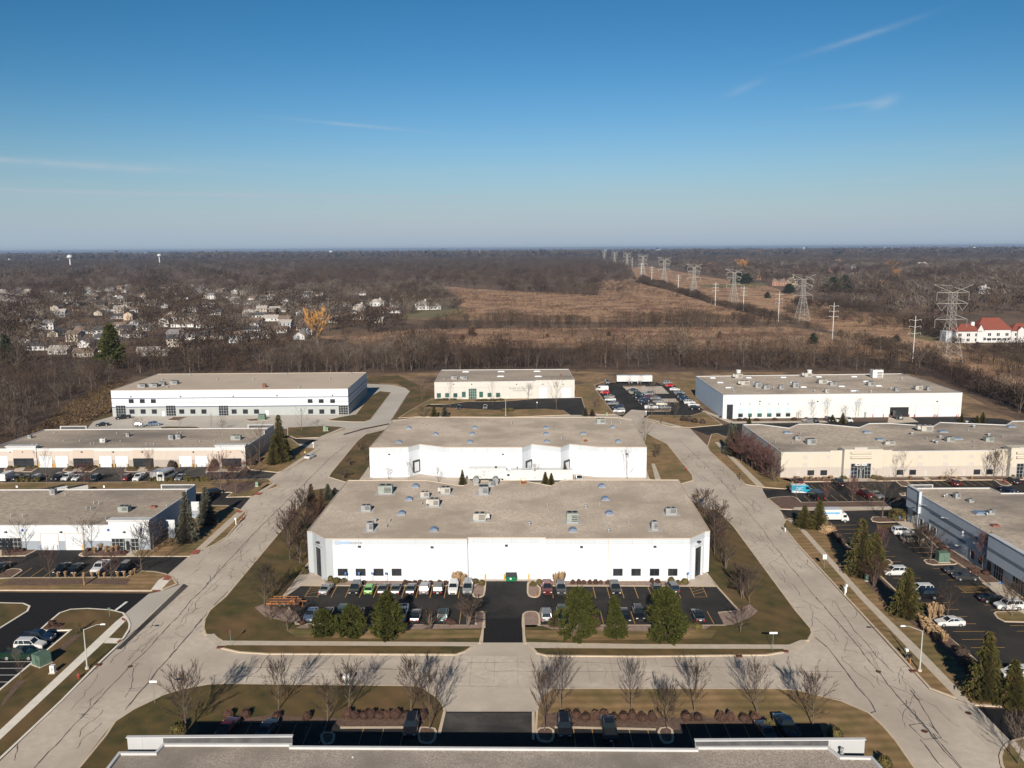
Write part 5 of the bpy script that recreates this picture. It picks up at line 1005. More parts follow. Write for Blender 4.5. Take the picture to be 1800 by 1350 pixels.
def car_proto(name, cat, L, w, H, zh, zb, cab, trunk, r=.33, bed=False):
    """cab: y of windscreen foot, roof front, roof back, rear glass foot"""
    root = empty(name, (0, -500, 0)); P = []; h = L / 2
    st = [(-h, .32, zb - .22, w * .80, w * .74, zb - .3), (-h + .12, .24, trunk - .03, w * .95, w * .80, zb - .16), (-h + .5, .2, trunk, w, w * .84, zb - .06), (cab[3], .2, trunk + .02, w, w * .86, zb - .04), (cab[0] - .9, .2, zb + .02, w, w * .86, zb - .05), (cab[0], .2, zb, w, w * .86, zb - .06),
          (h - .75, .2, zh, w * .98, w * .80, zh - .1), (h - .25, .22, zh - .1, w * .9, w * .70, zh - .2), (h - .03, .3, zh - .28, w * .76, w * .6, zh - .36)]
    b = MB(); loft(b, st); P.append(b.build('body', PAINT['white'], root))
    gz = H - .07; b = MB(); wt = w * .70; wb = w * .86
    vs = [(-wb, cab[3], zb - .02), (wb, cab[3], zb - .02), (wb, cab[0], zb - .02), (-wb, cab[0], zb - .02), (-wt, cab[2], gz), (wt, cab[2], gz), (wt, cab[1], gz), (-wt, cab[1], gz)]
    b.add(vs, [(4, 5, 6, 7), (0, 1, 5, 4), (1, 2, 6, 5), (2, 3, 7, 6), (3, 0, 4, 7)]); P.append(b.build('window_glass', M_cglass, root))
    b = MB(); wr = wt + .02
    b.add([(-wr, cab[2] - .06, gz), (wr, cab[2] - .06, gz), (wr, cab[1] + .05, gz), (-wr, cab[1] + .05, gz), (-wr * .9, cab[2] + .1, H), (wr * .9, cab[2] + .1, H), (wr * .9, cab[1] - .12, H), (-wr * .9, cab[1] - .12, H)],
          [(3, 2, 1, 0), (4, 5, 6, 7), (0, 1, 5, 4), (1, 2, 6, 5), (2, 3, 7, 6), (3, 0, 4, 7)])
    for s in (-1, 1):   # pillars
        for yb, yt in ((cab[0], cab[1]), (cab[3], cab[2]), ((cab[0] + cab[3]) / 2 + .1, (cab[1] + cab[2]) / 2 + .05)) + (((cab[3] + .75, cab[2] + .45),) if 'suv' in name or 'van' in name else ()):
            b.tube((s * (wb + .005), yb, zb - .02), (s * (wt + .01), yt, gz), .055, .05, 4)
    P.append(b.build('roof', PAINT['white'], root))
    for s in (-1, 1):
        b = MB(); b.box(s * w * .62, h - .17, zh - .34, .36, .22, .15); P.append(b.build('headlight', M_head, root))
        b = MB(); b.box(s * w * .72, -h + .06, zb - .42, .3, .14, .17); P.append(b.build('taillight', M_tail, root))
        b = MB(); b.box(s * (w + .06), cab[0] - .35, zb + .02, .2, .12, .14); P.append(b.build('mirror', M_black, root))
    b = MB(); b.box(0, h - .06, .34, w * 1.0, .12, .22); b.box(0, -h + .03, .34, w * 1.1, .1, .14); P.append(b.build('grille', M_black, root))
    b = MB(); b.box(0, -h - .01, .62 if not bed else .5, .42, .03, .16); P.append(b.build('licence_plate', M_plate, root))
    if bed:
        b = MB(); y0, y1 = -h + .18, cab[3] - .12; b.box(0, (y0 + y1) / 2, trunk + .004, w * 1.5, y1 - y0, .02); P.append(b.build('truck_bed', M_black, root))
        b = MB()
        for s in (-1, 1): b.box(s * w * .82, (y0 + y1) / 2, trunk + .005, .13, y1 - y0 + .1, .16)
        b.box(0, y0 - .05, trunk + .005, w * 1.7, .1, .16); P.append(b.build('bed_rail', PAINT['white'], root))
    wheels(root, P, L, w, r, (h - .95, -h + .95 + (.25 if bed else 0)))
    root['category'] = cat
    return reg(root, P)
PROTO = {'sedan': car_proto('sedan', 'car', 4.75, .91, 1.45, .88, .97, (.95, .15, -.95, -1.65), 1.02),
         'hatch': car_proto('hatchback', 'car', 4.1, .87, 1.5, .92, 1.0, (.95, .3, -1.45, -1.85), 1.02, .31),
         'suv': car_proto('suv', 'car', 4.7, .95, 1.74, 1.02, 1.12, (1.0, .4, -1.95, -2.2), 1.12, .37),
         'pickup': car_proto('pickup_truck', 'pickup truck', 5.6, .98, 1.86, 1.12, 1.2, (1.15, .65, -.55, -.72), 1.16, .4, True),
         'minivan': car_proto('minivan', 'car', 5.0, .97, 1.76, .95, 1.1, (1.55, .75, -2.1, -2.35), 1.1, .34)}
def van_proto():
    root = empty('cargo_van', (0, -500, 0)); root['category'] = 'van'; P = []; b = MB()
    loft(b, [(-2.9, .35, 2.2, .95, .84, 1.2), (-2.8, .3, 2.3, 1.0, .88, 1.2), (1.1, .3, 2.32, 1.0, .88, 1.2), (1.55, .3, 2.1, 1.0, .82, 1.15), (2.25, .3, 1.25, .99, .84, 1.05), (2.85, .32, 1.02, .93, .75, .85), (2.98, .4, .75, .85, .7, .6)]); P.append(b.build('body', PAINT['white'], root))
    b = MB(); b.add([(-.8, 1.6, 2.04), (.8, 1.6, 2.04), (.84, 2.2, 1.34), (-.84, 2.2, 1.34)], [(0, 3, 2, 1)]); b.v = [(x, y + .03, z + .03) for x, y, z in b.v]
    for s in (-1, 1): b.add([(s * .925, .75, 2.0), (s * .93, 1.5, 1.98), (s * .99, 2.05, 1.32), (s * 1.005, .75, 1.28)], [(0, 1, 2, 3) if s > 0 else (3, 2, 1, 0)])
    P.append(b.build('window_glass', M_cglass, root)); b = MB()
    for s in (-1, 1): b.box(s * .7, 2.9, .72, .3, .16, .2)
    P.append(b.build('headlight', M_head, root)); b = MB()
    for s in (-1, 1): b.box(s * .9, -2.92, .8, .14, .1, .5)
    P.append(b.build('taillight', M_tail, root)); wheels(root, P, 5.9, 1.0, .36, (1.95, -1.85)); return reg(root, P)
PROTO['van'] = van_proto()
used = set()
KINDW = {'sedan': 'sedan', 'hatch': 'hatchback', 'suv': 'SUV', 'pickup': 'pickup truck', 'minivan': 'minivan', 'van': 'cargo van'}
NM = {'sedan': 'sedan', 'hatch': 'hatchback', 'suv': 'suv', 'pickup': 'pickup_truck', 'minivan': 'minivan', 'van': 'cargo_van'}
def park(row, group, cars, z=0.05):
    n = len(cars)
    for k, (x, y, rot, kd, c) in enumerate(cars):
        g = G(x, y); pr = PROTO[kd]; lab = row.replace('{c}', c + ' ' + KINDW[kd]).replace('{o}', ordi(k, n))
        args = ((*g, z), -math.radians(rot))
        if kd in used: r = dup(pr, *args, label=lab, group=group, mats={'body': PAINT[c], 'roof': PAINT[c], 'bed_rail': PAINT[c]})
        else:
            used.add(kd); r = pr; r.location = args[0]; r.rotation_euler = (0, 0, args[1]); tag(r, lab, None, group)
            for o in kids(pr):
                if o.name.split('.')[0] in ('body', 'roof', 'bed_rail'): o.material_slots[0].link = 'OBJECT'; o.material_slots[0].material = PAINT[c]
park('{c} in the wall-side row before the white warehouse, left half, {o}', 'cars in the row against the white warehouse', [(574, 1040, 6, 'sedan', 'silver'), (624.5, 1041, 180, 'suv', 'black'), (650, 1040, 0, 'hatch', 'green'), (674, 1040, 0, 'sedan', 'black'), (697, 1040, 0, 'sedan', 'grey'), (723, 1040, 0, 'sedan', 'grey'), (747, 1039, 0, 'suv', 'silver'), (771, 1040, 0, 'suv', 'black'), (797, 1039, 180, 'suv', 'white'), (822.5, 1038, 180, 'minivan', 'silver')])
park('{c} in the wall-side row before the white warehouse, right half, {o}', 'cars in the row against the white warehouse', [(962, 1040, 180, 'suv', 'maroon'), (986, 1041, 180, 'suv', 'grey'), (1081.5, 1041, 180, 'suv', 'black'), (1154, 1040, 0, 'sedan', 'black'), (1182, 1038, -4, 'suv', 'grey')])
park('{c} behind the pines left of the drive, {o}', 'cars in the row behind the pine trees', [(546.7, 1086, 182, 'sedan', 'light blue'), (575.5, 1086, 180, 'sedan', 'black'), (601, 1085, 180, 'suv', 'teal'), (630, 1086, 0, 'suv', 'maroon'), (706.7, 1085, 180, 'pickup', 'white'), (731, 1087, 0, 'sedan', 'black'), (779, 1087, 0, 'suv', 'teal')])
park('{c} behind the pines right of the drive, {o}', 'cars in the row behind the pine trees', [(960, 1086, 0, 'suv', 'silver'), (988, 1086, 180, 'suv', 'dark green'), (1098, 1087, 180, 'sedan', 'black'), (1122.5, 1085, 180, 'suv', 'black'), (1226, 1087, 0, 'sedan', 'black')])
park('{c} in the shadow behind the foreground roof, {o}', 'cars in the shade behind the foreground roof', [(401, 1287, 6, 'sedan', 'maroon'), (470, 1290, 6, 'sedan', 'grey'), (723, 1286, 180, 'suv', 'black'), (992, 1288, 180, 'suv', 'black'), (1070, 1290, 0, 'pickup', 'black'), (1345, 1293, -4, 'sedan', 'grey'), (1381, 1286, -4, 'pickup', 'navy')], 0.18)
park('{c} beside the green box at the lower left, {o}', 'trucks parked at the lower left', [(36, 1157, 90, 'pickup', 'dark green'), (54, 1140, 90, 'suv', 'white'), (66, 1127, 90, 'pickup', 'navy')])
park('{c} in the lot before the pale blue building, {o}', 'cars before the pale blue building', [(3, 1003, 180, 'sedan', 'black'), (110, 1004, 180, 'sedan', 'black'), (132, 1005, 180, 'sedan', 'black'), (177, 1003, 180, 'pickup', 'white'), (219, 1004, 180, 'suv', 'black')])
park('{c} in the hedge row before the low cream building, {o}', 'vehicles before the low cream building', [(-5, 843, 0, 'suv', 'black'), (15, 843, 0, 'van', 'white'), (33, 843, 0, 'sedan', 'navy'), (50, 843, 0, 'sedan', 'navy'), (69, 843, 0, 'suv', 'light blue'), (102, 843, 180, 'suv', 'black'), (119, 843, 180, 'suv', 'white'), (137, 843, 180, 'sedan', 'white'), (171, 843, 0, 'suv', 'teal'), (225, 843, 0, 'suv', 'maroon'), (245, 843, 180, 'pickup', 'white'), (317, 843, 180, 'sedan', 'silver')])
park('{c} parked alone on the drive behind the spruces at the left', 'cars at the left', [(379, 869, 40, 'suv', 'black')])
park('{c} on the pale yard of the long white warehouse, {o}', 'cars on the pale concrete yard', [(180, 749, 250, 'sedan', 'black'), (216.7, 736.5, 240, 'pickup', 'black'), (245.5, 750, 80, 'sedan', 'silver'), (272, 748, 70, 'suv', 'light blue')])
park('{c} standing in the left street beside a worker in hi-vis', 'cars in the street', [(545, 805.5, 14, 'sedan', 'white')])
park('{c} in the lot before the ivory building, {o}', 'cars before the ivory building', [(806.7, 719, 180, 'sedan', 'navy'), (853, 718.5, 180, 'sedan', 'silver')], .18)
park('{c} in the left row of the crowded back lot, {o}', 'cars in the crowded back lot', [(1058, 687, 270, 'van', 'white'), (1063, 692, 270, 'hatch', 'red'), (1067, 674, 180, 'pickup', 'silver'), (1071, 699.5, 270, 'sedan', 'gold'), (1072.6, 704.5, 270, 'sedan', 'white'), (1077.5, 711.5, 270, 'sedan', 'silver'), (1086.6, 719.5, 270, 'suv', 'black'), (1088, 725, 270, 'suv', 'white')])
park('{c} in the middle rows of the crowded back lot, {o}', 'cars in the crowded back lot', [(1112, 688, 270, 'sedan', 'grey'), (1122.7, 694.5, 90, 'suv', 'dark green'), (1124, 700, 90, 'pickup', 'black'), (1127.6, 705, 90, 'sedan', 'black'), (1133, 711, 90, 'sedan', 'black'), (1134, 706, 270, 'suv', 'navy'), (1141, 694.5, 270, 'suv', 'silver'), (1139, 700, 270, 'sedan', 'maroon'), (1144.7, 718.5, 90, 'pickup', 'white'), (1151, 702, 270, 'sedan', 'silver'), (1157, 707.5, 270, 'sedan', 'silver'), (1163, 712.5, 90, 'sedan', 'cream'), (1169, 718.5, 90, 'sedan', 'silver')])
park('{c} in the grass-side row of the crowded back lot, {o}', 'cars in the crowded back lot', [(1173, 675, 90, 'suv', 'silver'), (1176.5, 679.5, 270, 'hatch', 'red'), (1186, 686.5, 90, 'sedan', 'white'), (1194, 692.5, 90, 'sedan', 'silver'), (1197, 697.5, 90, 'suv', 'black'), (1201, 702, 90, 'sedan', 'navy'), (1207, 706.5, 90, 'sedan', 'black'), (1212, 710, 90, 'suv', 'white'), (1219, 714, 90, 'sedan', 'white'), (1222, 720, 90, 'suv', 'black')])
park('{c} in the row before the white depot, {o}', 'cars before the white depot', [(1420, 741.5, 250, 'sedan', 'silver'), (1433, 741.5, 180, 'sedan', 'black'), (1457, 741, 180, 'suv', 'black'), (1471, 741, 180, 'sedan', 'white'), (1491, 741, 180, 'suv', 'white')])
park('{c} in the lot before the right cream building, {o}', 'vehicles before the right cream building', [(1404, 851, 180, 'suv', 'maroon'), (1434, 877, -6, 'van', 'black'), (1474, 852, 0, 'pickup', 'black'), (1517, 872, -20, 'pickup', 'maroon'), (1541, 874, 172, 'sedan', 'silver'), (1675, 852, 0, 'suv', 'maroon'), (1772, 865, 160, 'sedan', 'navy'), (1779, 849, 0, 'suv', 'black')])
park('{c} facing the wall in the blue-grey warehouse lot, {o}', 'cars nosed to the blue-grey warehouse', [(1586.7, 939, 90, 'suv', 'white'), (1603, 952, 90, 'suv', 'gold'), (1682, 1008.5, 90, 'sedan', 'grey'), (1697, 1019, 90, 'sedan', 'grey'), (1744, 1057.5, 90, 'sedan', 'black'), (1772, 1070, 270, 'suv', 'white')])
park('{c} on the street side of the blue-grey warehouse lot, {o}', 'cars on the street side of the right lot', [(1517, 972, 270, 'suv', 'red'), (1572, 1010, 270, 'suv', 'white'), (1617, 1042, 270, 'suv', 'white'), (1625, 1051.5, 270, 'suv', 'black'), (1669, 1099, 270, 'sedan', 'white'), (1786, 1190, 270, 'suv', 'white')])
# ---- special vehicles ----
def special_van():
    x, y = 1409, 867; g = G(x, y); r = dup(PROTO['van'], (*g, .05), -math.radians(94), label='bright blue and white lettered cargo van in the lot before the right cream building', group='vehicles before the right cream building', mats={'body': PAINT['bright blue']})
    b = MB(); b.box(0, -.9, 2.2, 1.5, 3.6, .14); o = b.build('white_roof_panel', PAINT['white'], r)
    b = MB(); b.add([(1.012, -2.7, .35), (1.012, 1.3, .35), (1.012, -.2, .75), (1.012, -2.7, .95)], [(0, 1, 2, 3)]); b.build('white_swoosh', PAINT['white'], r)
    cu = bpy.data.curves.new('t', 'FONT'); cu.body = 'CEC'; cu.size = 1.05; cu.align_x = 'CENTER'; t = bpy.data.objects.new('t', cu); COL.objects.link(t); bpy.context.view_layer.update()
    me = bpy.data.meshes.new_from_object(t.evaluated_get(bpy.context.evaluated_depsgraph_get())); bpy.data.objects.remove(t); me.materials.clear(); me.materials.append(PAINT['white'])
    o = bpy.data.objects.new('van_lettering', me); COL.objects.link(o); o.parent = r; o.matrix_local = Matrix.Translation((1.03, -.9, 1.1)) @ Matrix.Rotation(math.pi / 2, 4, 'Z') @ Matrix.Rotation(math.pi / 2 - .06, 4, 'X')
special_van()
def rootat(name, x, y, rot, label, cat, z=.05):
    g = G(x, y); return empty(name, (*g, z), -math.radians(rot), label, cat)
def box_truck():
    r = rootat('box_truck', 1466, 917.5, 90, 'white box truck with a blue stripe parked behind the evergreens at the right', 'truck'); P = []
    b = MB(); b.box(0, -1.0, .95, 2.3, 4.6, 2.35); b.build('cargo_box', PAINT['white'], r)
    b = MB(); b.box(1.16, -1.0, 2.3, .02, 3.6, .36); b.box(1.165, .2, 2.2, .02, .5, .5); b.build('blue_stripe', M_logb, r)
    b = MB(); loft(b, [(1.4, .5, 2.3, 1.0, .9, 1.3), (2.3, .5, 2.35, 1.0, .85, 1.3), (2.75, .5, 1.75, 1.0, .85, 1.2), (3.05, .5, 1.2, .98, .9, .9), (3.15, .5, .9, .95, .9, .7)]); b.build('cab', PAINT['white'], r)
    b = MB()
    for s in (-1, 1): b.box(s * .96, 2.15, 1.35, .06, .8, .6)
    b.add([(-.8, 2.42, 2.26), (.8, 2.42, 2.26), (.85, 2.98, 1.38), (-.85, 2.98, 1.38)], [(0, 3, 2, 1)]); b.v = [(x, y + (.04 if i > 15 else 0), z + (.04 if i > 15 else 0)) for i, (x, y, z) in enumerate(b.v)]; b.build('window_glass', M_cglass, r)
    b = MB(); b.box(0, -.9, .55, .9, 4.6, .38); b.build('chassis', M_black, r); wheels(r, P, 6, 1.0, .42, (2.2, -2.1), .26)
box_truck()
def semitrailer(x, y, rot, L, label, z=.05, H=2.9, split=True):
    r = rootat('semi_trailer', x, y, rot, label, 'trailer', z); P = []
    b = MB(); b.box(0, 0, 1.05, 2.6, L, H); b.build('trailer_box', PAINT['white'], r)
    b = MB()
    for s in (-1, 1):
        for k in range(int(L / 1.4)): b.box(s * 1.31, -L / 2 + .7 + k * 1.4, 1.1, .02, .05, H - .1)
        b.box(s * 1.315, 0, 1.05, .03, L, .12)
    b.build('side_ribs', M_framel, r); b = MB(); b.box(0, 0, .75, .9, L * .96, .3)
    for s in (-1, 1): b.box(s * .7, L * .28, 0, .14, .14, .8)
    b.build('chassis', M_black, r); wheels(r, P, L, 1.15, .5, (-L / 2 + 1.4, -L / 2 + 2.7), .5)
    b = MB(); b.box(0, -L / 2 - .02, 1.1, 2.3, .04, H - .2); b.build('rear_door', M_door, r); return r
semitrailer(1084 + 15.5, 674, 270, 8.6, 'white trailer box at the head of the crowded back lot, left half of the pair'); semitrailer(1130.5, 674, 90, 8.2, 'white trailer box at the head of the crowded back lot, right half of the pair')
semitrailer(857, 846, 90, 10.5, 'white dock trailer left of centre between the two white warehouses'); semitrailer(952, 849, 90, 20.0 * .85, 'long white dock trailer right of centre between the two white warehouses')
def tractor(x, y, rot, c, label, z=.05):
    r = rootat('truck_tractor', x, y, rot, label, 'truck', z); P = []; b = MB()
    loft(b, [(-2.9, .6, .9, .6, .5, .8), (-.6, .6, .9, .6, .5, .8)]); b.build('frame_rails', M_black, r)
    b = MB(); loft(b, [(-.8, .6, 3.0, 1.15, 1.0, 1.6), (.5, .6, 3.2, 1.15, 1.0, 1.6), (1.2, .6, 2.5, 1.15, .95, 1.6)]); loft(b, [(1.2, .5, 1.75, 1.0, .8, 1.2), (2.6, .5, 1.55, .95, .7, 1.1), (2.9, .5, 1.3, .8, .6, 1.0)]); b.build('cab', c, r)
    b = MB(); b.box(0, 1.12, 1.85, 1.8, .1, .6); 
    for s in (-1, 1): b.box(s * 1.12, .6, 1.75, .08, .7, .6)
    b.build('window_glass', M_cglass, r); b = MB(); b.box(0, 2.92, .6, 1.0, .06, .7); b.build('grille', M_framel, r); wheels(r, P, 6, 1.1, .5, (2.1, -1.5, -2.5), .35)
tractor(1576, 736, 176, PAINT['grey'], 'dark grey semi tractor backed into the open doorway of the white depot'); tractor(890, 846, 90, PAINT['white'], 'white tractor cab at the nose of the left dock trailer')
park('{c} by the dock ramp between the two white warehouses', 'vehicles between the white warehouses', [(1018, 846, 180, 'pickup', 'white')])
def minibus():
    r = rootat('shuttle_bus', 295, 842, 10, 'white shuttle bus parked before the low cream building', 'bus'); P = []; b = MB()
    loft(b, [(-3.6, .4, 2.8, 1.1, 1.0, 1.5), (-3.5, .35, 2.9, 1.15, 1.0, 1.5), (1.9, .35, 2.9, 1.15, 1.0, 1.5), (2.3, .35, 2.5, 1.1, .95, 1.4), (2.6, .35, 1.4, 1.0, .85, 1.1), (3.6, .4, 1.1, .9, .8, .9)]); b.build('body', PAINT['white'], r)
    b = MB(); b.box(0, -3.62, 1.5, 1.4, .05, .8)
    for s in (-1, 1): b.box(s * 1.13, -.8, 1.55, .05, 4.6, .8)
    b.build('window_glass', M_cglass, r); wheels(r, P, 7, 1.08, .42, (2.5, -2.2), .28)
minibus()
def utility_trailer(x, y, rot, L, H, label, m, rack=False):
    r = rootat('cargo_trailer', x, y, rot, label, 'trailer'); P = []; b = MB(); b.box(0, 0, .5, 2.0, L, H); b.build('trailer_box', m, r)
    b = MB(); b.box(0, 0, .5 + H, 1.9, L * .97, .05); b.build('roof_panel', PAINT['silver'] if not rack else PAINT['white'], r)
    if rack:
        b = MB()
        for s in (-.6, 0, .6): b.box(s, 0, .56 + H, .12, L * .95, .12)
        b.build('ladder_rack', M_black, r)
    b = MB(); b.tube((0, L / 2, .45), (0, L / 2 + 1.1, .45), .06, .06, 5); b.build('drawbar', M_black, r); wheels(r, P, L, .95, .33, (0,), .2)
utility_trailer(277, 842, 10, 4.2, 2.0, 'grey enclosed cargo trailer left of the shuttle bus', M_unitg); utility_trailer(96, 871, 40, 6, 1.6, 'white trailer with a dark ladder rack behind the pale blue building, left one', PAINT['white'], True); utility_trailer(136, 869, 40, 5, 1.6, 'white trailer with a dark ladder rack behind the pale blue building, right one', PAINT['white'], True)
def flat_trailer():
    r = rootat('equipment_trailer', 500, 1065, 92, 'orange flatbed equipment trailer on the lawn edge left of the main lot', 'trailer', .16); P = []
    b = MB(); b.box(0, 0, .65, 2.1, 5.6, .12); b.build('deck', mat('deck_wood', (0.13, 0.06, 0.035), rough=.9), r)
    b = MB()
    for s in (-1, 1): b.box(s * 1.1, 0, .6, .12, 5.8, .22); b.box(s * 1.1, 0, 1.15, .08, 4.6, .08); [b.box(s * 1.1, -2.2 + 1.1 * k, .8, .08, .08, .36) for k in range(5)]
    b.box(0, -2.9, .6, 2.2, .12, .22); b.box(0, 2.9, .6, 2.2, .12, .22); b.box(-.5, 3.4, .55, .1, 1.2, .12); b.box(.0, 1.6, .8, 1.2, .8, .35); b.build('orange_frame', PAINT['orange'], r); wheels(r, P, 5, 1.0, .36, (-.45, .4), .22)
flat_trailer()
# ---------------- street furniture ----------------
def thing(mb, name, m, x, y, label, cat, group=None, z=.15, rz=0):
    g = G(x, y); o = mb.build(name, m, loc=(*g, z)); o.rotation_euler = (0, 0, rz); return tag(o, label, cat, group)
M_pole = mat('pole_aluminium', (0.46, 0.49, 0.46), rough=.45, metal=.3); M_sign = mat('sign_white', (0.75, 0.77, 0.77), rough=.5); M_post = mat('post_green_steel', (0.16, 0.19, 0.17), rough=.6); M_box = mat('utility_green', (0.10, 0.16, 0.12), (0.075, 0.125, 0.095), 1, .7); M_wood = mat('post_wood', (0.30, 0.15, 0.07), rough=.9); M_hsign = mat('sign_blue', (0.05, 0.16, 0.42), rough=.5)
def street_lamp(x, y, side, label, h=6.5, arm=2.6, z=.15, both=False):
    g = G(x, y); r = empty('street_lamp', (*g, z), 0, label, 'street lamp', 'street lamps')
    b = MB(); b.tube((0, 0, 0), (0, 0, .3), .32, .3, 10); b.build('footing', M_conc, r)
    b = MB(); b.tube((0, 0, .3), (0, 0, h), .12, .07, 8); b.build('pole', M_pole, r)
    for s in ((side, -side) if both else (side,)):
        b = MB(); b.tube((0, 0, h - .1), (s * arm * .75, 0.25, h + .62), .05, .04, 6); b.tube((s * arm * .75, .25, h + .62), (s * arm, .3, h + .66), .04, .04, 6); b.build('arm', M_pole, r)
        b = MB(); b.box(s * (arm + .3), .32, h + .6, .75, .32, .14, taper=.8); b.build('lamp_head', M_sign, r)
    return r
street_lamp(153.5, 1177, 1, 'tall pale street lamp with one arm at the lower left verge'); street_lamp(1616.5, 1181, -1, 'tall pale street lamp with one arm at the lower right verge')
street_lamp(889, 731, 1, 'slim light pole by the street before the ivory building', 6.5, .5); street_lamp(1640, 984, 1, 'thin parking lot light pole in the right lot', 6, .4) if False else None
def sign(x, y, h, w, sh, m, label, z=.15, cat='sign', rz=0, name='street_sign', back=M_post):
    g = G(x, y); r = empty(name, (*g, z), rz, label, cat); b = MB(); b.tube((0, 0, 0), (0, 0, h), .04, .035, 6); b.build('post', back, r); b = MB(); b.box(0, -.05, h - sh * .6, w, .03, sh); b.build('sign_plate', m, r); return r
sign(272.5, 1237, 3.3, 1.1, .3, M_sign, 'white street name plate on a thin post at the lower left junction', name='street_name_sign'); sign(1358, 1144.5, 3.0, 1.25, .32, M_sign, 'white street name plate on a green post at the right corner of the front verge', name='street_name_sign')
r = sign(1448.5, 1001, 2.6, .75, .95, M_sign, 'white speed limit board on a thin post by the right sidewalk', name='speed_limit_sign')
cu = bpy.data.curves.new('t', 'FONT'); cu.body = '25'; cu.size = .5; cu.align_x = 'CENTER'; t = bpy.data.objects.new('t', cu); COL.objects.link(t); bpy.context.view_layer.update()
me = bpy.data.meshes.new_from_object(t.evaluated_get(bpy.context.evaluated_depsgraph_get())); bpy.data.objects.remove(t); me.materials.clear(); me.materials.append(M_black)
o = bpy.data.objects.new('sign_number', me); COL.objects.link(o); o.parent = r; o.matrix_local = Matrix.Translation((0, -.09, 2.15)) @ Matrix.Rotation(math.pi / 2, 4, 'X')
sign(406, 1137, 2.6, .35, .6, M_iron, 'small brown sign on a post at the left corner of the front verge'); sign(193, 1085, 1.5, .5, .4, M_box, 'small dark green sign at the mouth of the new black lot')
for k, (x, y) in enumerate(((608, 1025), (631.5, 1025), (654.5, 1025), (678.5, 1025))): sign(x, y, 1.9, .32, .5, M_hsign, 'blue accessible parking sign at the wall of the white warehouse, ' + ordi(k, 4))
sign(1209, 1025, 1.9, .32, .5, M_hsign, 'blue accessible parking sign by the right entrance of the white warehouse'); sign(1580.5, 925, 2, .35, .5, M_hsign, 'blue accessible parking sign near the far entrance of the blue-grey warehouse'); sign(1755.5, 1043, 2, .35, .5, M_hsign, 'blue accessible parking sign near the close entrance of the blue-grey warehouse')
sign(1496, 842, 1.9, .35, .5, M_hsign, 'blue accessible parking sign left of the cream building glass doors'); sign(1539, 841, 1.9, .35, .5, M_hsign, 'blue accessible parking sign right of the cream building glass doors')
sign(31, 868, 1.9, .5, .5, M_sign, 'white small sign behind the pale blue building roof, left one'); sign(184, 868, 1.9, .4, .6, M_sign, 'white small sign behind the pale blue building roof, right one'); sign(364, 842, 1.9, .4, .5, M_sign, 'pale small sign in the hedge row of the cream building lot')
sign(944, 719, 2.6, .35, .5, M_sign, 'red and white marker post before the ivory building'); 
def mailbox(x, y, m, pm, label, h=1.1, z=.15):
    g = G(x, y); r = empty('mailbox', (*g, z), 0, label, 'mailbox', 'mailboxes'); b = MB(); b.box(0, 0, 0, .14, .14, h); b.build('post', pm, r); b = MB(); b.box(0, 0, h, .4, .6, .35, taper=.85); b.build('letter_box', m, r); return r
mailbox(1485, 1047, M_sign, M_sign, 'double white mailbox on a white post by the right street kerb', 1.2); mailbox(1487, 1043, M_sign, M_sign, 'second white mailbox right behind the white one by the right street kerb', 1.3)
mailbox(1599.5, 1168, M_black, M_wood, 'black mailbox on an orange-brown wooden post by the right street lamp'); mailbox(1592.5, 1160, M_sign, M_post, 'white mailbox on a dark post by the right street lamp', 1.4)
mailbox(600, 1204, M_iron, M_wood, 'brown mailbox behind the bare trees of the foreground lawn', 1.2); mailbox(606.5, 1204.5, M_sign, M_sign, 'slim white mailbox post beside the brown mailbox behind the foreground trees', 1.1); mailbox(613.5, 1206.5, M_sign, M_sign, 'wide white mailbox behind the bare trees of the foreground lawn', 1.4)
mailbox(415, 923, M_sign, M_sign, 'white mailbox with two boxes on the left verge near the red paver', 1.3); mailbox(1300, 843.5, M_black, M_black, 'black mailbox on the long brown verge of the right street', 1.5); mailbox(1380, 936, M_black, M_sign, 'black mailbox at the tip of the right verge', 1.1)
mailbox(1135.5, 731.5, M_sign, M_sign, 'white mailbox at the mouth of the crowded back lot', 1.6); mailbox(1162, 745, M_black, M_black, 'black mailbox on the verge before the crowded back lot', 1.3); mailbox(551, 788, M_sign, M_sign, 'white mailbox behind the worker on the left street', 1.5)
def cabinet(x, y, w, d, h, m, label, z=.15, rz=0, name='transformer_box', lid=True):
    g = G(x, y); r = empty(name, (*g, z), rz, label, 'utility box'); b = MB(); b.box(0, 0, 0, w + .3, d + .3, .1); b.build('pad', M_conc, r); b = MB(); b.box(0, 0, .1, w, d, h, taper=.97); b.box(0, d * .02, .1 + h, w * .98, d * 1.0, .06); b.build('cabinet', m, r)
    b = MB(); b.box(0, -d / 2 - .015, .2, .04, .03, h * .75); b.box(w * .2, -d / 2 - .03, .1 + h * .45, .1, .05, .12); b.build('door_handle', M_frame, r); return r
cabinet(74, 1168, 2.1, 1.9, 1.65, M_box, 'large green transformer box at the lower left beside the pickup trucks', rz=-.5); cabinet(93.5, 1184, .7, .6, 1.1, M_unitw, 'white square utility pedestal beside the lower left green box', rz=0)
cabinet(1656, 988, 2.2, 1.6, 1.9, M_box, 'big green transformer box beside a tree island in the right lot'); cabinet(1523, 1022, .6, .6, 1.1, M_box, 'small green utility pedestal beside the shrubs on the right verge'); cabinet(461, 738, 2.6, 2.0, 1.9, M_box, 'green transformer box on the pale concrete yard')
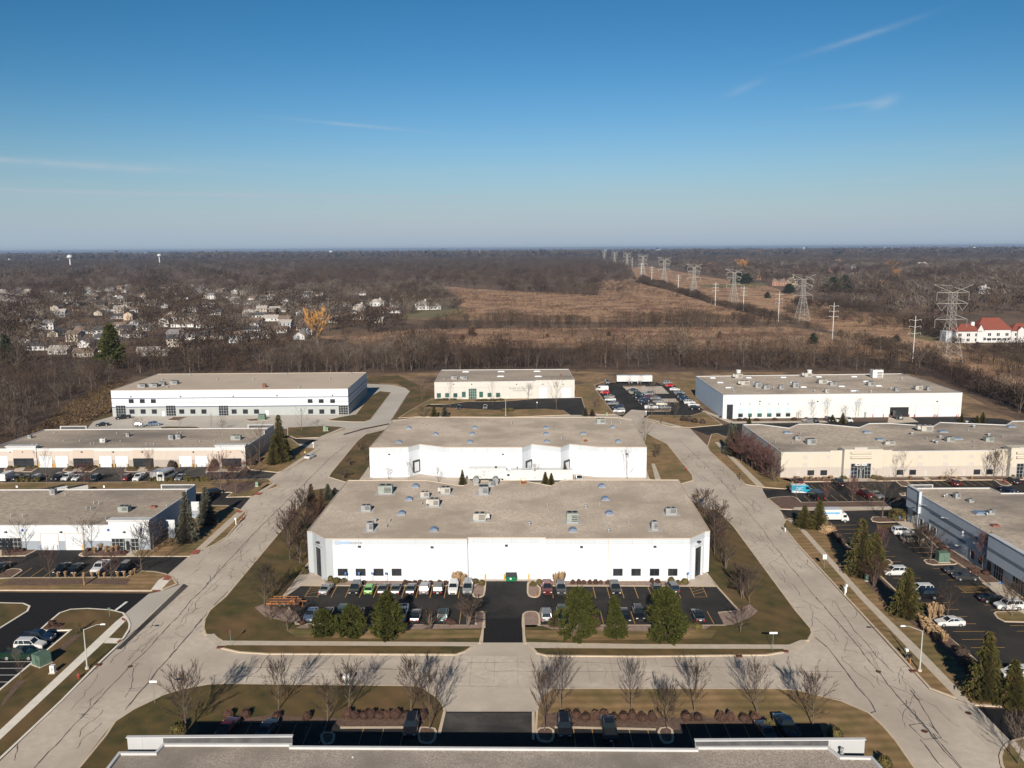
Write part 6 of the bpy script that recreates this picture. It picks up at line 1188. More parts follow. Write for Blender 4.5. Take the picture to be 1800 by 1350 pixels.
cabinet(452, 856, .7, .6, 1.1, mat('utility_light_green', (0.20, 0.30, 0.19), rough=.7), 'light green pedestal on the brown lawn by the left street'); cabinet(571, 758, .9, .8, 1.5, mat('utility_light_green', (0.20, 0.30, 0.19)), 'pale green utility box by the left street curve, larger one'); cabinet(575.5, 758, .6, .6, 1.1, mat('utility_light_green', (0.20, 0.30, 0.19)), 'pale green utility box by the left street curve, smaller one'); cabinet(1066.5, 731, .6, .6, 1.0, mat('utility_light_green', (0.20, 0.30, 0.19)), 'pale green utility box at the corner of the crowded back lot')
def hydrant(x, y, label):
    g = G(x, y); r = empty('fire_hydrant', (*g, .15), 0, label, 'fire hydrant'); b = MB(); b.tube((0, 0, 0), (0, 0, .65), .15, .14, 8); b.tube((0, 0, .65), (0, 0, .85), .17, .05, 8); b.tube((-.26, 0, .45), (.26, 0, .45), .07, .07, 6); b.build('body', mat('hydrant_red', (0.25, 0.04, 0.028), rough=.5), r)
hydrant(138.5, 1194, 'red fire hydrant on the lower left verge'); hydrant(426, 915, 'red fire hydrant at the tip of the left verge'); hydrant(1206.5, 828, 'red fire hydrant on the lawn of the second block by the right street'); hydrant(1766, 849, 'red fire hydrant on an island before the right cream building')
def cone(x, y, label, z):
    b = MB(); b.box(0, 0, 0, .36, .36, .04); b.tube((0, 0, .04), (0, 0, .75), .15, .04, 8); thing(b, 'traffic_cone', PAINT['orange'], x, y, label, 'traffic cone', z=z)
cone(942.5, 1049, 'orange traffic cone on the gravel island right of the drive', .16); cone(532, 1066, 'orange traffic cone at the end of the orange trailer', .06)
def dumpster():
    g = G(898.5, 1021.5); r = empty('dumpster', (*g, .05), 0, 'green dumpster with a dark lid at the wall between the two roller doors', 'dumpster')
    b = MB(); b.add([(-.95, -.6, .15), (.95, -.6, .15), (.95, .6, .15), (-.95, .6, .15), (-1.05, -.8, 1.15), (1.05, -.8, 1.15), (1.05, .7, 1.4), (-1.05, .7, 1.4)], [(3, 2, 1, 0), (4, 5, 6, 7), (0, 1, 5, 4), (1, 2, 6, 5), (2, 3, 7, 6), (3, 0, 4, 7)])
    for s in (-1, 1): b.box(s * 1.08, 0, .6, .1, .9, .16)
    b.build('bin_body', mat('dumpster_green', (0.01, 0.17, 0.075), (0.01, 0.12, 0.05), 2, .5), r)
    b = MB(); b.add([(-1.08, -.84, 1.2), (1.08, -.84, 1.2), (1.08, .74, 1.46), (-1.08, .74, 1.46)], [(0, 1, 2, 3)]); b.add([(-1.08, -.84, 1.15), (1.08, -.84, 1.15), (1.08, -.84, 1.2), (-1.08, -.84, 1.2)], [(0, 1, 2, 3)]); b.build('lid', M_black, r)
    b = MB(); b.box(-.1, -.76, .6, .35, .03, .3); b.build('label_plate', M_sign, r)
dumpster()
for k, x in enumerate((853, 886.5, 929.5)): bollard(x, 1019.5, M_yp, 'yellow bollard at the big roller doors of the white warehouse, ' + ordi(k, 3))
# worker in hi-vis
def person():
    g = G(536.5, 803); r = empty('person', (*g, .15), math.radians(20), 'person in a yellow-green hi-vis vest and dark trousers standing on the left verge', 'person')
    J = [((0, 0, .92), .15), ((0, 0, 1.12), .15), ((0, 0, 1.38), .17), ((0, 0, 1.5), .07), ((0, -.01, 1.58), .09), ((0, -.01, 1.7), .085),
         ((-.2, 0, 1.42), .065), ((-.26, .02, 1.15), .05), ((-.22, -.12, .95), .035), ((-.2, -.17, .88), .03), ((.2, 0, 1.42), .065), ((.27, .0, 1.15), .05), ((.24, -.12, .95), .035), ((.22, -.17, .88), .03),
         ((-.1, 0, .86), .1), ((-.12, 0, .48), .07), ((-.13, .02, .09), .045), ((-.13, -.14, .04), .04), ((.1, 0, .86), .1), ((.13, -.02, .48), .07), ((.14, .02, .09), .045), ((.15, -.14, .04), .04)]
    E = [(0, 1), (1, 2), (2, 3), (3, 4), (4, 5), (2, 6), (6, 7), (7, 8), (8, 9), (2, 10), (10, 11), (11, 12), (12, 13), (0, 14), (14, 15), (15, 16), (16, 17), (0, 18), (18, 19), (19, 20), (20, 21)]
    def skin(idx, grow, name, m):
        bm = bmesh.new(); sk = bm.verts.layers.skin.verify(); mp = {}
        for i in idx: v = bm.verts.new(J[i][0]); v[sk].radius = (J[i][1] * grow,) * 2; v[sk].use_root = (i == idx[0]); mp[i] = v
        for a, c in E:
            if a in mp and c in mp: bm.edges.new((mp[a], mp[c]))
        me = bpy.data.meshes.new(name); bm.to_mesh(me); bm.free(); me.materials.append(m); o = bpy.data.objects.new(name, me); COL.objects.link(o); o.parent = r
        o.modifiers.new('skin', 'SKIN'); s = o.modifiers.new('sub', 'SUBSURF'); s.levels = s.render_levels = 1
    skin(list(range(22)), 1.0, 'body', mat('skin', (0.45, 0.26, 0.18), rough=.6))
    skin([1, 2, 6, 10], 1.25, 'hi_vis_vest', mat('hi_vis', (0.50, 0.72, 0.03), rough=.6)); skin([0, 14, 15, 16, 18, 19, 20], 1.2, 'trousers', mat('trouser_navy', (0.02, 0.025, 0.045), rough=.9))
    b = MB(); b.tube((0, 0, 1.70), (0, 0, 1.80), .1, .07, 10); b.build('hard_hat', mat('hi_vis', (0.50, 0.72, 0.03)), r)
person()
for k, (x, y, c) in enumerate(((453, 757, 'left'), )): pass
g = G(944, 812)

# ---------------- plants near the camera ----------------
M_bark = mat('bark_grey', (0.145, 0.108, 0.083), (0.085, 0.062, 0.048), 6, .95, rnd=.2); M_twig = mat('twigs_grey_brown', (0.068, 0.0459, 0.034), (0.0408, 0.02805, 0.0221), 1.5, .95, rnd=.25); M_twigr = mat('twigs_reddish', (0.11, 0.050, 0.042), (0.075, 0.036, 0.032), 1.5, .95, rnd=.25); M_twigp = mat('twigs_pale', (0.1445, 0.1062, 0.0782), (0.0935, 0.068, 0.051), 1.5, .95, rnd=.2)
M_pine = mat('pine_needles', (0.03608, 0.04042, 0.00935), (0.0779, 0.07396, 0.0221), 1.8, .95, rnd=.12, col3=(0.0328, 0.0387, 0.0085), scale3=.9, spec=.1); M_spruce = mat('spruce_needles', (0.040, 0.044, 0.010), (0.090, 0.078, 0.022), 1.8, .95, rnd=.15, spec=.1, col3=(0.15, 0.088, 0.036), scale3=.9, lo3=.52, hi3=.7); M_blue = mat('blue_spruce_needles', (0.070, 0.078, 0.055), (0.13, 0.135, 0.105), 1.8, .95, rnd=.12, spec=.1, col3=(0.055, 0.050, 0.032), scale3=.6); M_rust = mat('rusty_needles', (0.11, 0.055, 0.026), (0.06, 0.045, 0.022), 1.2, .9, rnd=.15)
M_olive = mat('olive_shrub', (0.075, 0.065, 0.018), (0.11, 0.085, 0.028), 2.5, .9, rnd=.2); M_tan = mat('tan_grass', (0.27, 0.175, 0.092), (0.38, 0.26, 0.15), 3, .95, rnd=.15); M_rbush = mat('red_brown_shrub', (0.085, 0.043, 0.030), (0.05, 0.026, 0.020), 3, .95, rnd=.2)
def bare(seed, h, w, limbs=15, sub=6, tw=7, trunkf=.16, tr=.15, up=.9, tww=.05, multi=1):
    """leafless tree: returns trunk mesh builder and crown mesh builder"""
    r = random.Random(seed); T, C = MB(), MB()
    for mstem in range(multi):
        lean = Vector((r.uniform(-1, 1), r.uniform(-1, 1), 0)) * (.05 if multi == 1 else .22); base = Vector((r.uniform(-.2, .2), r.uniform(-.2, .2), 0)) * (multi > 1)
        pts = [base + Vector((lean.x * h * t + r.uniform(-.05, .05), lean.y * h * t + r.uniform(-.05, .05), h * t * .95)) for t in (0, .25, .5, .75, 1)]; rr = [tr, tr * .8, tr * .5, tr * .26, .02]
        for i in range(4): T.tube(pts[i], pts[i + 1], rr[i], rr[i + 1], 6 if i < 2 else 4, cap=False)
        for k in range(limbs // multi + 1):
            t = trunkf + (1 - trunkf) * (k + r.random()) / (limbs // multi + 1) * .93; i = min(3, int(t * 4)); p = pts[i].lerp(pts[i + 1], t * 4 - i)
            az = k * 2.4 + r.uniform(-.5, .5); prof = math.sin(math.pi * min(1, (t - trunkf) / (1 - trunkf) * .72 + .26)) ** .7
            L = w / 2 * prof * r.uniform(.85, 1.2); el = up * (.5 + .9 * t) + r.uniform(-.12, .12); d = Vector((math.cos(az) * math.cos(el), math.sin(az) * math.cos(el), math.sin(el)))
            L = L / max(.35, math.cos(el)) * .9; L = min(L, (h * 1.03 - p.z) / max(.3, d.z)); q = p + d * L * .5 + Vector((0, 0, L * .04)); e = p + d * L + Vector((0, 0, L * .15)); w0 = tr * .42 * (1.1 - t)
            T.tube(p, q, w0, w0 * .6, 3, cap=False); C.tube(q, e, w0 * .6, .015, 3, cap=False)
            for s in range(sub):
                u = .2 + .8 * (s + r.random()) / sub; a = p.lerp(q, u * 2) if u < .5 else q.lerp(e, u * 2 - 1)
                d2 = (d + Vector((r.uniform(-1, 1), r.uniform(-1, 1), r.uniform(-.2, .9))) * .75).normalized(); l2 = L * r.uniform(.28, .5) * (1.15 - u * .5); f = a + d2 * l2
                C.tube(a, f, max(.018, w0 * .35), .012, 3, cap=False)
                for _ in range(tw):
                    g0 = a.lerp(f, r.uniform(.15, 1)); d3 = (d2 + Vector((r.uniform(-1, 1), r.uniform(-1, 1), r.uniform(-.3, 1))) * .7).normalized(); l3 = l2 * r.uniform(.35, .75); n = d3.orthogonal().normalized() * tww / 2
                    C.tri(g0 + n, g0 - n, g0 + d3 * l3)
    return T, C
def conifer(seed, h, w, layers=24, per=9, droop=.25, base=.04, taper=.85, leaf=.34, tr=.14):
    r = random.Random(seed); T, C = MB(), MB(); T.tube((0, 0, 0), (0, 0, h * .55), tr, tr * .6, 7, cap=False); T.tube((0, 0, h * .55), (0, 0, h * .99), tr * .6, .02, 5, cap=False)
    for k in range(layers):
        t = base + (1 - base) * (k / layers) ** 1.05; R = w / 2 * (1 - t) ** taper + .08; n = max(4, int(per * (1 - t * .55)))
        for j in range(n):
            az = j * 2 * math.pi / n + k * 1.3 + r.uniform(-.3, .3); L = R * r.uniform(.62, 1.16); z0 = h * t + r.uniform(-.1, .1); dx, dy = math.cos(az), math.sin(az)
            tip = Vector((dx * L, dy * L, z0 - droop * L + .12 * L)); st = Vector((0, 0, z0)); T.tube(st, tip, .035, .012, 3, cap=False)
            m = max(3, int(L / leaf * 2.6))
            for i in range(m):
                u = .22 + .8 * (i + r.random()) / m; c = st.lerp(tip, u); s = leaf * (1.25 - .45 * u) * r.uniform(.8, 1.3); side = r.choice((-1, 1)); o = Vector((-dy * side, dx * side, 0)) * s * .95 + Vector((dx, dy, 0)) * s * .55 + Vector((0, 0, -s * r.uniform(.1, .75)))
                C.tri(c + Vector((dx, dy, 0)) * s * .25 + Vector((0, 0, s * .12)), c - Vector((dx, dy, 0)) * s * .3, c + o)
    return T, C
def clumpy(seed, h, w, n=120, leaf=.3, shape='round', per=16, base=.12):
    """rounded evergreen of needle clumps, with gaps"""
    r = random.Random(seed); T, C = MB(), MB(); T.tube((0, 0, 0), (0, 0, h * .8), .16, .04, 6, cap=False)
    lob = [(r.uniform(0, 6.28), r.random(), r.uniform(-.4, .32)) for _ in range(12)]
    for k in range(n):
        z = r.random(); t = z; prof = (math.sin(math.pi * (t * .80 + .17)) ** .65) if shape == 'round' else ((1 - t) ** .62 * min(1, .55 + t * 3.5)); az = r.uniform(0, 6.283); R = w / 2 * prof * (r.random() ** .38) * r.uniform(.74, 1.2) * (1 + sum(q * math.exp(-((z - b0) * 5) ** 2) * max(0, math.cos(az - a0)) for a0, b0, q in lob)); c = Vector((math.cos(az) * R, math.sin(az) * R, h * (base + (1 - base) * z)))
        ax = Vector((math.cos(az), math.sin(az), .9)).normalized(); s = leaf * r.uniform(.8, 1.5)
        if k % 3 == 0: T.tube((0, 0, c.z * .75), c, .04, .015, 3, cap=False)
        for _ in range(per):
            d = (ax + Vector((r.uniform(-1, 1), r.uniform(-1, 1), r.uniform(-1, 1))) * 1.0).normalized(); o = Vector((r.uniform(-1, 1), r.uniform(-1, 1), r.uniform(-1, 1))) * s * .55; n2 = d.orthogonal().normalized(); n2.rotate(Matrix.Rotation(r.uniform(0, 6.28), 3, d)); n2 *= s * .2
            C.tri(c + o + n2, c + o - n2, c + o + d * s * 1.1)
    return T, C
def bushy(seed, h, w, n=260, leaf=.16, flat=False, box=False):
    r = random.Random(seed); C = MB(); S = MB(); ring = []
    for k in range(n):
        az = r.uniform(0, 6.283); t = r.random()
        if box: x, y, z = r.uniform(-.5, .5) * w, r.uniform(-.5, .5) * w, h * (t ** .5); f = r.choice((0, 1, 2)); x = math.copysign(w / 2, x) if f == 0 else x; y = math.copysign(w / 2, y) if f == 1 else y; z = h if f == 2 else z; c = Vector((x * r.uniform(.85, 1.03), y * r.uniform(.85, 1.03), z * r.uniform(.85, 1.02)))
        else:
            R = w / 2 * math.sqrt(max(0, 1 - (t * .98) ** 2)) * r.uniform(.75, 1.08); c = Vector((math.cos(az) * R, math.sin(az) * R, h * t * r.uniform(.85, 1.08)))
        d = (c + Vector((r.uniform(-1, 1), r.uniform(-1, 1), r.uniform(-.3, 1))) * w * .3).normalized(); n2 = d.orthogonal().normalized() * leaf * .38; C.tri(c + n2 - d * leaf * .4, c - n2 - d * leaf * .4, c + d * leaf)
    k = 8
    for zz, rr in ((0, .36), (.5, .42), (.85, .2)): ring.append([(math.cos(2 * math.pi * i / k) * w * rr, math.sin(2 * math.pi * i / k) * w * rr, h * zz) for i in range(k)])
    for a in range(2): C.add(ring[a] + ring[a + 1], [(i, (i + 1) % k, k + (i + 1) % k, k + i) for i in range(k)])
    return C
def tuft(seed, h, w, n=90):
    r = random.Random(seed); C = MB()
    for _ in range(n):
        az = r.uniform(0, 6.28); R0 = w * .18 * r.random(); R1 = w * .5 * r.random() ** .6; a = Vector((math.cos(az) * R0, math.sin(az) * R0, 0)); e = Vector((math.cos(az) * R1, math.sin(az) * R1, h * r.uniform(.7, 1.05))); t = Vector((-math.sin(az), math.cos(az), 0)) * .05; C.tri(a - t, a + t, e); C.tri(e - t * 1.6, e + t * 1.6, a.lerp(e, .45))
    return C
VEG = {}
def veg(kind, name, T, C, mt, mc, hw):
    VEG[kind] = (name, T.mesh('trunk', mt) if T else None, C.mesh('crown' if T else name, mc), hw)
for i, s in enumerate((3, 8, 15, 23)):
    for tag_, mc in (('', M_twig), ('r', M_twigr), ('p', M_twigp)):
        T, C = bare(s, 8, 5.6, 22, 8, 8, tr=.11, up=1.0, tww=.045); veg('bare%s%d' % (tag_, i), 'bare_tree', T, C, M_bark, mc, (8, 5.6))
for i, s in enumerate((103, 108, 115, 121)): T, C = bare(s, 8, 5.6, 15, 4, 4, tr=.1, up=1.0, tww=.04); veg('thin%d' % i, 'bare_tree', T, C, M_bark, M_twigp, (8, 5.6))
T, C = bare(31, 3.5, 3.5, 22, 6, 8, .05, .06, .75, .04, 5); veg('barebush0', 'bare_shrub', T, C, M_bark, M_twig, (3.5, 3.5)); veg('barebushr0', 'bare_shrub', T, C, M_bark, M_twigr, (3.5, 3.5))
T, C = bare(37, 3.5, 3.5, 24, 6, 8, .05, .06, .7, .04, 6); veg('barebush1', 'bare_shrub', T, C, M_bark, M_twig, (3.5, 3.5)); veg('barebushr1', 'bare_shrub', T, C, M_bark, M_twigr, (3.5, 3.5))
for i, s in enumerate((5, 9, 14)):
    T, C = conifer(s, 9, 5, 40, 15, .32, leaf=.5)
    veg('spruce%d' % i, 'spruce_tree', T, C, M_bark, M_spruce, (9, 5)); veg('blue%d' % i, 'blue_spruce', T, C, M_bark, M_blue, (9, 5)); veg('rust%d' % i, 'rusty_spruce', T, C, M_bark, M_rust, (9, 5))
T, C = conifer(77, 3.5, 2.2, 14, 8, .2, leaf=.26, tr=.06); veg('smallspruce', 'spruce_tree', T, C, M_bark, M_spruce, (3.5, 2.2))
for i, s in enumerate((2, 6)): T, C = clumpy(s, 7, 6.2, 230, .5, 'round', 24, .02); veg('pineround%d' % i, 'pine_tree', T, C, M_bark, M_pine, (7, 6))
for i, s in enumerate((12, 16)): T, C = clumpy(s, 7, 6.2, 230, .5, 'cone', 24, .02); veg('pinecone%d' % i, 'pine_tree', T, C, M_bark, M_pine, (7, 6))
for nm, m, kn in (('olive', M_olive, 'round_shrub'), ('rbush', M_rbush, 'red_brown_shrub'), ('tanbush', M_tan, 'tan_shrub'), ('greyb', M_twig, 'twiggy_shrub')): veg(nm, kn, None, bushy(len(nm), 1.1, 1.4, 420, .15), None, m, (1.1, 1.4))
veg('boxhedge', 'clipped_hedge', None, bushy(4, 1.1, 1.4, 600, .14, box=True), None, M_olive, (1.1, 1.4)); veg('tuft', 'ornamental_grass', None, tuft(3, 1.4, 1.1), None, M_tan, (1.4, 1.1))
NBARE = [0]
def plant(kind, x, y, h, w, label, cat, group=None, z=.1, mesh_name=None):
    """h, w in metres"""
    nm, tm, cm, (H0, W0) = VEG[kind]; g = G(x, y); rnd = random.Random(int(x * 7 + y * 131)); sc = (w / W0, w / W0, h / H0)
    if tm is None:
        o = bpy.data.objects.new(nm, cm); COL.objects.link(o); o.location = (*g, z); o.scale = sc; o.rotation_euler = (0, 0, rnd.uniform(0, 6.28)); return tag(o, label, cat, group)
    r = empty(nm, (*g, z), rnd.uniform(0, 6.28)); r.scale = sc; tag(r, label, cat, group)
    for n, m in (('trunk', tm), ('crown', cm)): o = bpy.data.objects.new(n, m); COL.objects.link(o); o.parent = r
    return r
def pt(kind, x, y, ytop, wpx, label, cat='tree', group=None):
    if kind.startswith('barep') and x < 1700: kind = 'thin' + kind[-1]
    if kind.startswith('bare') and kind[4].isdigit() and y < 860: kind = 'thin' + kind[4]
    h = hgt(x, y, ytop) * (1 + .05 * math.sin(x * 3.7)); plant(kind, x, y, h, wpx / scl(x, y), label, cat, group)
# trees of the foreground lawn, left to right
fg = [(328, 1288, 1188, 84), (490, 1249, 1167, 60), (575.5, 1272, 1203, 62), (613, 1250, 1172, 64), (723, 1250, 1163, 60), (755.5, 1286, 1186, 66), (957, 1288, 1186, 58), (987, 1251, 1161, 64), (1109, 1253, 1170, 58), (1172, 1289, 1213, 58), (1220, 1253, 1176, 54), (1331, 1256, 1165, 64), (1429, 1279, 1192, 78)]
for k, (x, y, t, w) in enumerate(fg): pt('bare%d' % ((k * 3 + 1) % 4), x, y, t + 3, w * .9, 'bare street tree on the foreground lawn, ' + ordi(k, 13), group='bare trees on the foreground lawn')
pt('barep1', 1790, 1345, 1270, 60, 'bare tree at the bottom right corner by the kerb')
# pines of the main lawn
for k, (kd, x, y, t, w) in enumerate((('pineround0', 569, 1117, 1076, 44), ('pineround1', 617, 1118, 1070, 46), ('pinecone0', 681, 1119, 1047, 68), ('pineround1', 1015, 1122, 1035, 62), ('pinecone1', 1080, 1121, 1052, 46), ('pineround0', 1169, 1124, 1044, 76))):
    pt(kd, x, y, t, w, 'dense green pine on the lawn before the white warehouse lot, ' + ordi(k, 6), group='pines on the front lawn')
for k, (kd, x, y, t, w) in enumerate((('barebush0', 757, 1109, 1071, 46), ('barebush1', 823, 1101, 1057, 56), ('bare0', 505.5, 1108, 1062, 60), ('bare2', 464, 1067, 1000, 60), ('barebushr0', 476, 1090, 1068, 26), ('bare1', 1301.5, 1113, 1072, 46), ('bare3', 1317, 1061, 1008, 44), ('barebush1', 1305, 1052, 1003, 50), ('bare2', 1297, 1040, 1000, 30))):
    pt(kd, x, y, t, w, 'bare %s at the white warehouse lot, %s' % ('shrub' if 'bush' in kd else 'tree', ['twiggy grey one right of the third pine', 'twiggy grey at the left drive kerb', 'over the end of the orange trailer', 'on the gravel ring left of the trailer', 'dark low one beside the trailer', 'small one near the lower right kerb', 'slim one on the gravel point', 'wide one behind the gravel point', 'thin one at the right lawn'][k]), 'shrub' if 'bush' in kd else 'tree')
# left flank of the white warehouse
for k, (kd, x, y, t, w) in enumerate((('rust0', 548, 893, 848, 26), ('rust1', 566, 902, 861, 24), ('blue0', 577, 878, 849, 24), ('blue1', 589, 872, 857, 20), ('barebush0', 536, 905, 862, 36), ('barebush1', 522, 935, 888, 42), ('barebushr1', 508, 960, 905, 40), ('bare3', 510, 985, 920, 46), ('barebush0', 540, 955, 905, 40), ('barebush1', 528, 990, 945, 36), ('bare2', 470, 1060, 1000, 36), ('barebushr0', 556, 935, 896, 34))):
    pt(kd, x, y, t, w, '%s along the left wall of the white warehouse, %s in the row' % ({'ru': 'rust-tinged spruce', 'bl': 'blue-grey spruce', 'ba': 'bare brown shrub'}[kd[:2]], ORD[k]), 'tree' if kd[:2] != 'ba' else 'shrub', 'plants along the left warehouse wall')
for k, (kd, x, y, t, w) in enumerate((('barebush0', 1240, 905, 868, 36), ('barebush1', 1262, 940, 893, 40), ('bare1', 1256, 975, 895, 50), ('bare0', 1268, 985, 935, 40), ('barebushr0', 1228, 890, 865, 26), ('barebush0', 1275, 1000, 955, 36), ('barebushr1', 1256, 960, 920, 34))):
    pt(kd, x, y, t, w, 'bare brown %s along the right wall of the white warehouse, %s in the row' % ('tree' if 'bare' == kd[:-1] else 'shrub', ORD[k]), 'shrub', 'plants along the right warehouse wall')
# between the two white warehouses
for k, (x, y, t, w) in enumerate(((813, 853, 824, 16), (872, 847, 819, 16), (909.5, 847, 820, 14), (958.5, 852, 830, 16), (969, 852, 831, 14), (993, 849, 814, 20))): pt('spruce%d' % (k % 3), x, y, t, w, 'small spruce in the gap between the two white warehouses, ' + ordi(k, 6), group='spruces between the white warehouses')
for k, (x, y, t, w) in enumerate(((684, 843, 822, 28), (718, 846, 811, 20), (771, 848, 824, 32), (852, 848, 826, 30), (940, 849, 817, 36))): pt('bare%d' % (k % 4), x, y, t, w, 'bare tree in the gap between the two white warehouses, ' + ordi(k, 5), group='bare trees between the white warehouses')
pt('bare1', 1102.5, 842, 797, 27, 'round bare tree before the right end of the second white warehouse'); pt('bare3', 1133, 776, 740, 34, 'dark bare tree at the right rear corner of the second white warehouse'); pt('barebush0', 1153, 806, 783, 18, 'small bare tree on the lawn right of the second white warehouse')
for k, (x, y, t, w) in enumerate(((614, 819, 806, 14), (632, 793, 780, 12), (641, 812, 780, 10), (603, 842, 828, 22), (650, 822, 790, 12))): pt('barebush%d' % (k % 2), x, y, t, w, 'small bare shrub on the lawn left of the second white warehouse, ' + ordi(k, 5), 'shrub', 'shrubs on the left lawn of the second warehouse')
# left blocks
for k, (kd, x, y, t, w) in enumerate((('blue2', 330, 953, 868, 44), ('blue0', 364, 922, 858, 40))): pt(kd, x, y, t, w, 'tall blue-grey spruce by the shaded wall of the pale blue building, ' + ['nearer one', 'farther one'][k])
for k, (kd, x, y, t, w) in enumerate((('barep0', 40, 971, 918, 48), ('barep2', 54, 963, 922, 36), ('barep1', 149, 974, 915, 54), ('barep3', 163, 965, 918, 40), ('bare0', 271, 972, 922, 56), ('bare1', 249, 1009, 932, 46), ('barer2', 89, 1018, 968, 32), ('barer0', 196, 1019, 975, 44), ('barer1', 18, 999, 968, 30), ('bare2', 300, 962, 930, 40))):
    pt(kd, x, y, t, w, 'bare %stree by the pale blue building, %s' % ('reddish ' if 'rer' in kd else '', ['before the left glass doors', 'behind the one at the left glass doors', 'left of the middle bed, large', 'right partner in the middle bed', 'at the front right corner', 'at the end of the parking island', 'above the dark parked cars', 'right of the white pickup', 'on the island at the frame edge', 'in the shade of the side wall'][k]))
pt('barep0', 38, 1197, 1148, 34, 'thin bare sapling in a mulch ring at the lower left'); pt('smallspruce', 139.5, 1113, 1089, 15, 'small cone-shaped evergreen on the lower left lawn'); pt('tuft', 148.5, 1030, 1008, 6, 'dry thin sapling on the brown strip before the black lot', 'plant')
for k, (kd, x, y, t, w) in enumerate((('spruce0', 493, 812, 732, 40), ('spruce1', 482, 816, 765, 30), ('bare1', 456, 822, 757, 48), ('bare2', 440, 826, 790, 30), ('rust2', 503, 805, 768, 26))): pt(kd, x, y, t, w, '%s at the right end of the low cream building, %s' % ({'sp': 'dark evergreen', 'ba': 'bare dark tree', 'ru': 'rusty evergreen'}[kd[:2]], ['tallest pointed', 'lower partner', 'wide one before it', 'small low one', 'small right one'][k]))
for k, (x, y, t, w) in enumerate(((83, 857, 795, 32), (150, 855, 820, 40), (215, 852, 820, 30), (265, 858, 800, 20), (388, 860, 805, 40), (415, 868, 822, 42), (370, 853, 820, 26), (430, 845, 815, 26))): pt('bare%s%d' % ('pr'[k % 2] if k < 4 else 'r', k % 4), x, y, t, w, 'bare tree on the hedge strip behind the pale blue building, ' + ordi(k, 8), group='bare trees on the strip behind the pale blue building')
for k, (x, y, t, w) in enumerate(((390, 755, 740, 20), (530, 757, 722, 30), (392, 757, 733, 18), (242, 755, 736, 32), (558, 752, 738, 14), (317, 755, 736, 10), (372, 757, 730, 10))): pt('barep%d' % (k % 4), x, y, t, w, 'bare small tree on the pale yard of the long warehouse, %s' % ORD[k], group='small trees on the pale yard')
for k, (x, y, t, w) in enumerate(((791, 719, 672, 18), (866, 715, 672, 16), (896, 700, 690, 12), (911, 700, 690, 11), (928, 701, 676, 22), (978, 720, 672, 26))): pt('barep%d' % (k % 4), x, y, t, w, 'bare tree before the ivory building, ' + ordi(k, 6), group='bare trees before the ivory building')
for k, (kd, x, y, t, w) in enumerate((('spruce0', 763, 735, 712, 16), ('blue1', 782, 735, 711, 18), ('barebush0', 745, 735, 716, 24), ('blue2', 1029, 731, 716, 14), ('rust0', 1041, 731, 719, 14), ('bare0', 1043, 722, 683, 30), ('barer1', 1051, 719, 700, 18), ('bare2', 742, 705, 668, 30))): pt(kd, x, y, t, w, 'planting at the far side of the back street, number %d of 8 from the left' % (k + 1) if False else '%s beside the ivory building lot, %s' % ({'sp': 'dark spruce', 'bl': 'blue spruce', 'ba': 'bare tree', 'ru': 'rusty spruce'}[kd[:2]], ['left group', 'left group, right one', 'far left low', 'right group', 'right group, rusty end', 'right lawn, tall', 'right lawn, dark', 'left wall end'][k]))
for k, (x, y, t, w) in enumerate(((1106, 681, 658, 16), (1127, 681, 658, 16), (1122, 697, 676, 14), (1146, 695, 672, 20), (1145, 733, 694, 26), (1085, 727, 705, 12), (1172, 733, 712, 18), (1187, 736, 706, 16), (1150, 727, 710, 14), (1176, 731, 704, 12))): pt('barep%d' % (k % 4), x, y, t, w, 'bare slim tree in the crowded back lot, ' + ordi(k, 10), group='bare trees in the back lot')
for k, (kd, x, y, t, w) in enumerate((('blue0', 1283, 800, 742, 28), ('blue1', 1291, 797, 748, 24), ('rust1', 1289, 802, 760, 20))): pt(kd, x, y, t, w, 'spruce at the left end of the right cream building, ' + ['tall blue one', 'blue one behind', 'rusty one in front'][k])
hed = [(1297, 806), (1305, 812), (1314, 817), (1322, 823), (1331, 828), (1340, 834), (1350, 840), (1360, 846), (1300, 798), (1312, 806), (1326, 816), (1338, 825), (1352, 834)]
for k, (x, y) in enumerate(hed): pt('barebushr%d' % (k % 2), x, y, y - 38, 36, 'red-brown bare shrub in the tall hedge beside the right cream building, %s in the row' % ORD[k], 'shrub', 'red-brown hedge by the right cream building')
pt('bare0', 1369, 848, 800, 34, 'bare tree at the front left corner of the right cream building')
for k, (x, y, t, w) in enumerate(((1587, 848, 798, 28), (1746, 845, 800, 22), (1760, 845, 793, 28), (1399, 882, 842, 26), (1452, 884, 850, 14), (1498, 882, 845, 26), (1551, 912, 847, 60), (1529, 884, 848, 26), (1671, 843, 826, 24))): pt('bare%s%d' % ('pppprrp'[k % 7] if k != 5 else 'r', k % 4), x, y, t, w, 'bare tree round the right cream building lot, ' + ['before the tall step', 'left of the pair at the right tower', 'right of the pair at the right tower', 'on the strip before the blue van', 'thin sapling on the strip', 'reddish over the dark pickup', 'large on the island by the blue-grey corner', 'behind the large island tree', 'low reddish over the maroon car'][k])
for k, (kd, x, y, t, w) in enumerate((('spruce2', 1413, 927, 890, 38), ('spruce0', 1439, 930, 880, 42), ('spruce1', 1512, 1009, 915, 66), ('spruce2', 1537, 1008, 938, 52), ('spruce0', 1592, 1082, 998, 62), ('spruce1', 1730, 1226, 1104, 76), ('spruce2', 1779, 1239, 1157, 70))): pt(kd, x, y, t, w, 'dark green evergreen on the verge of the right lot, %s from the far end' % ORD[k], group='evergreens along the right lot')
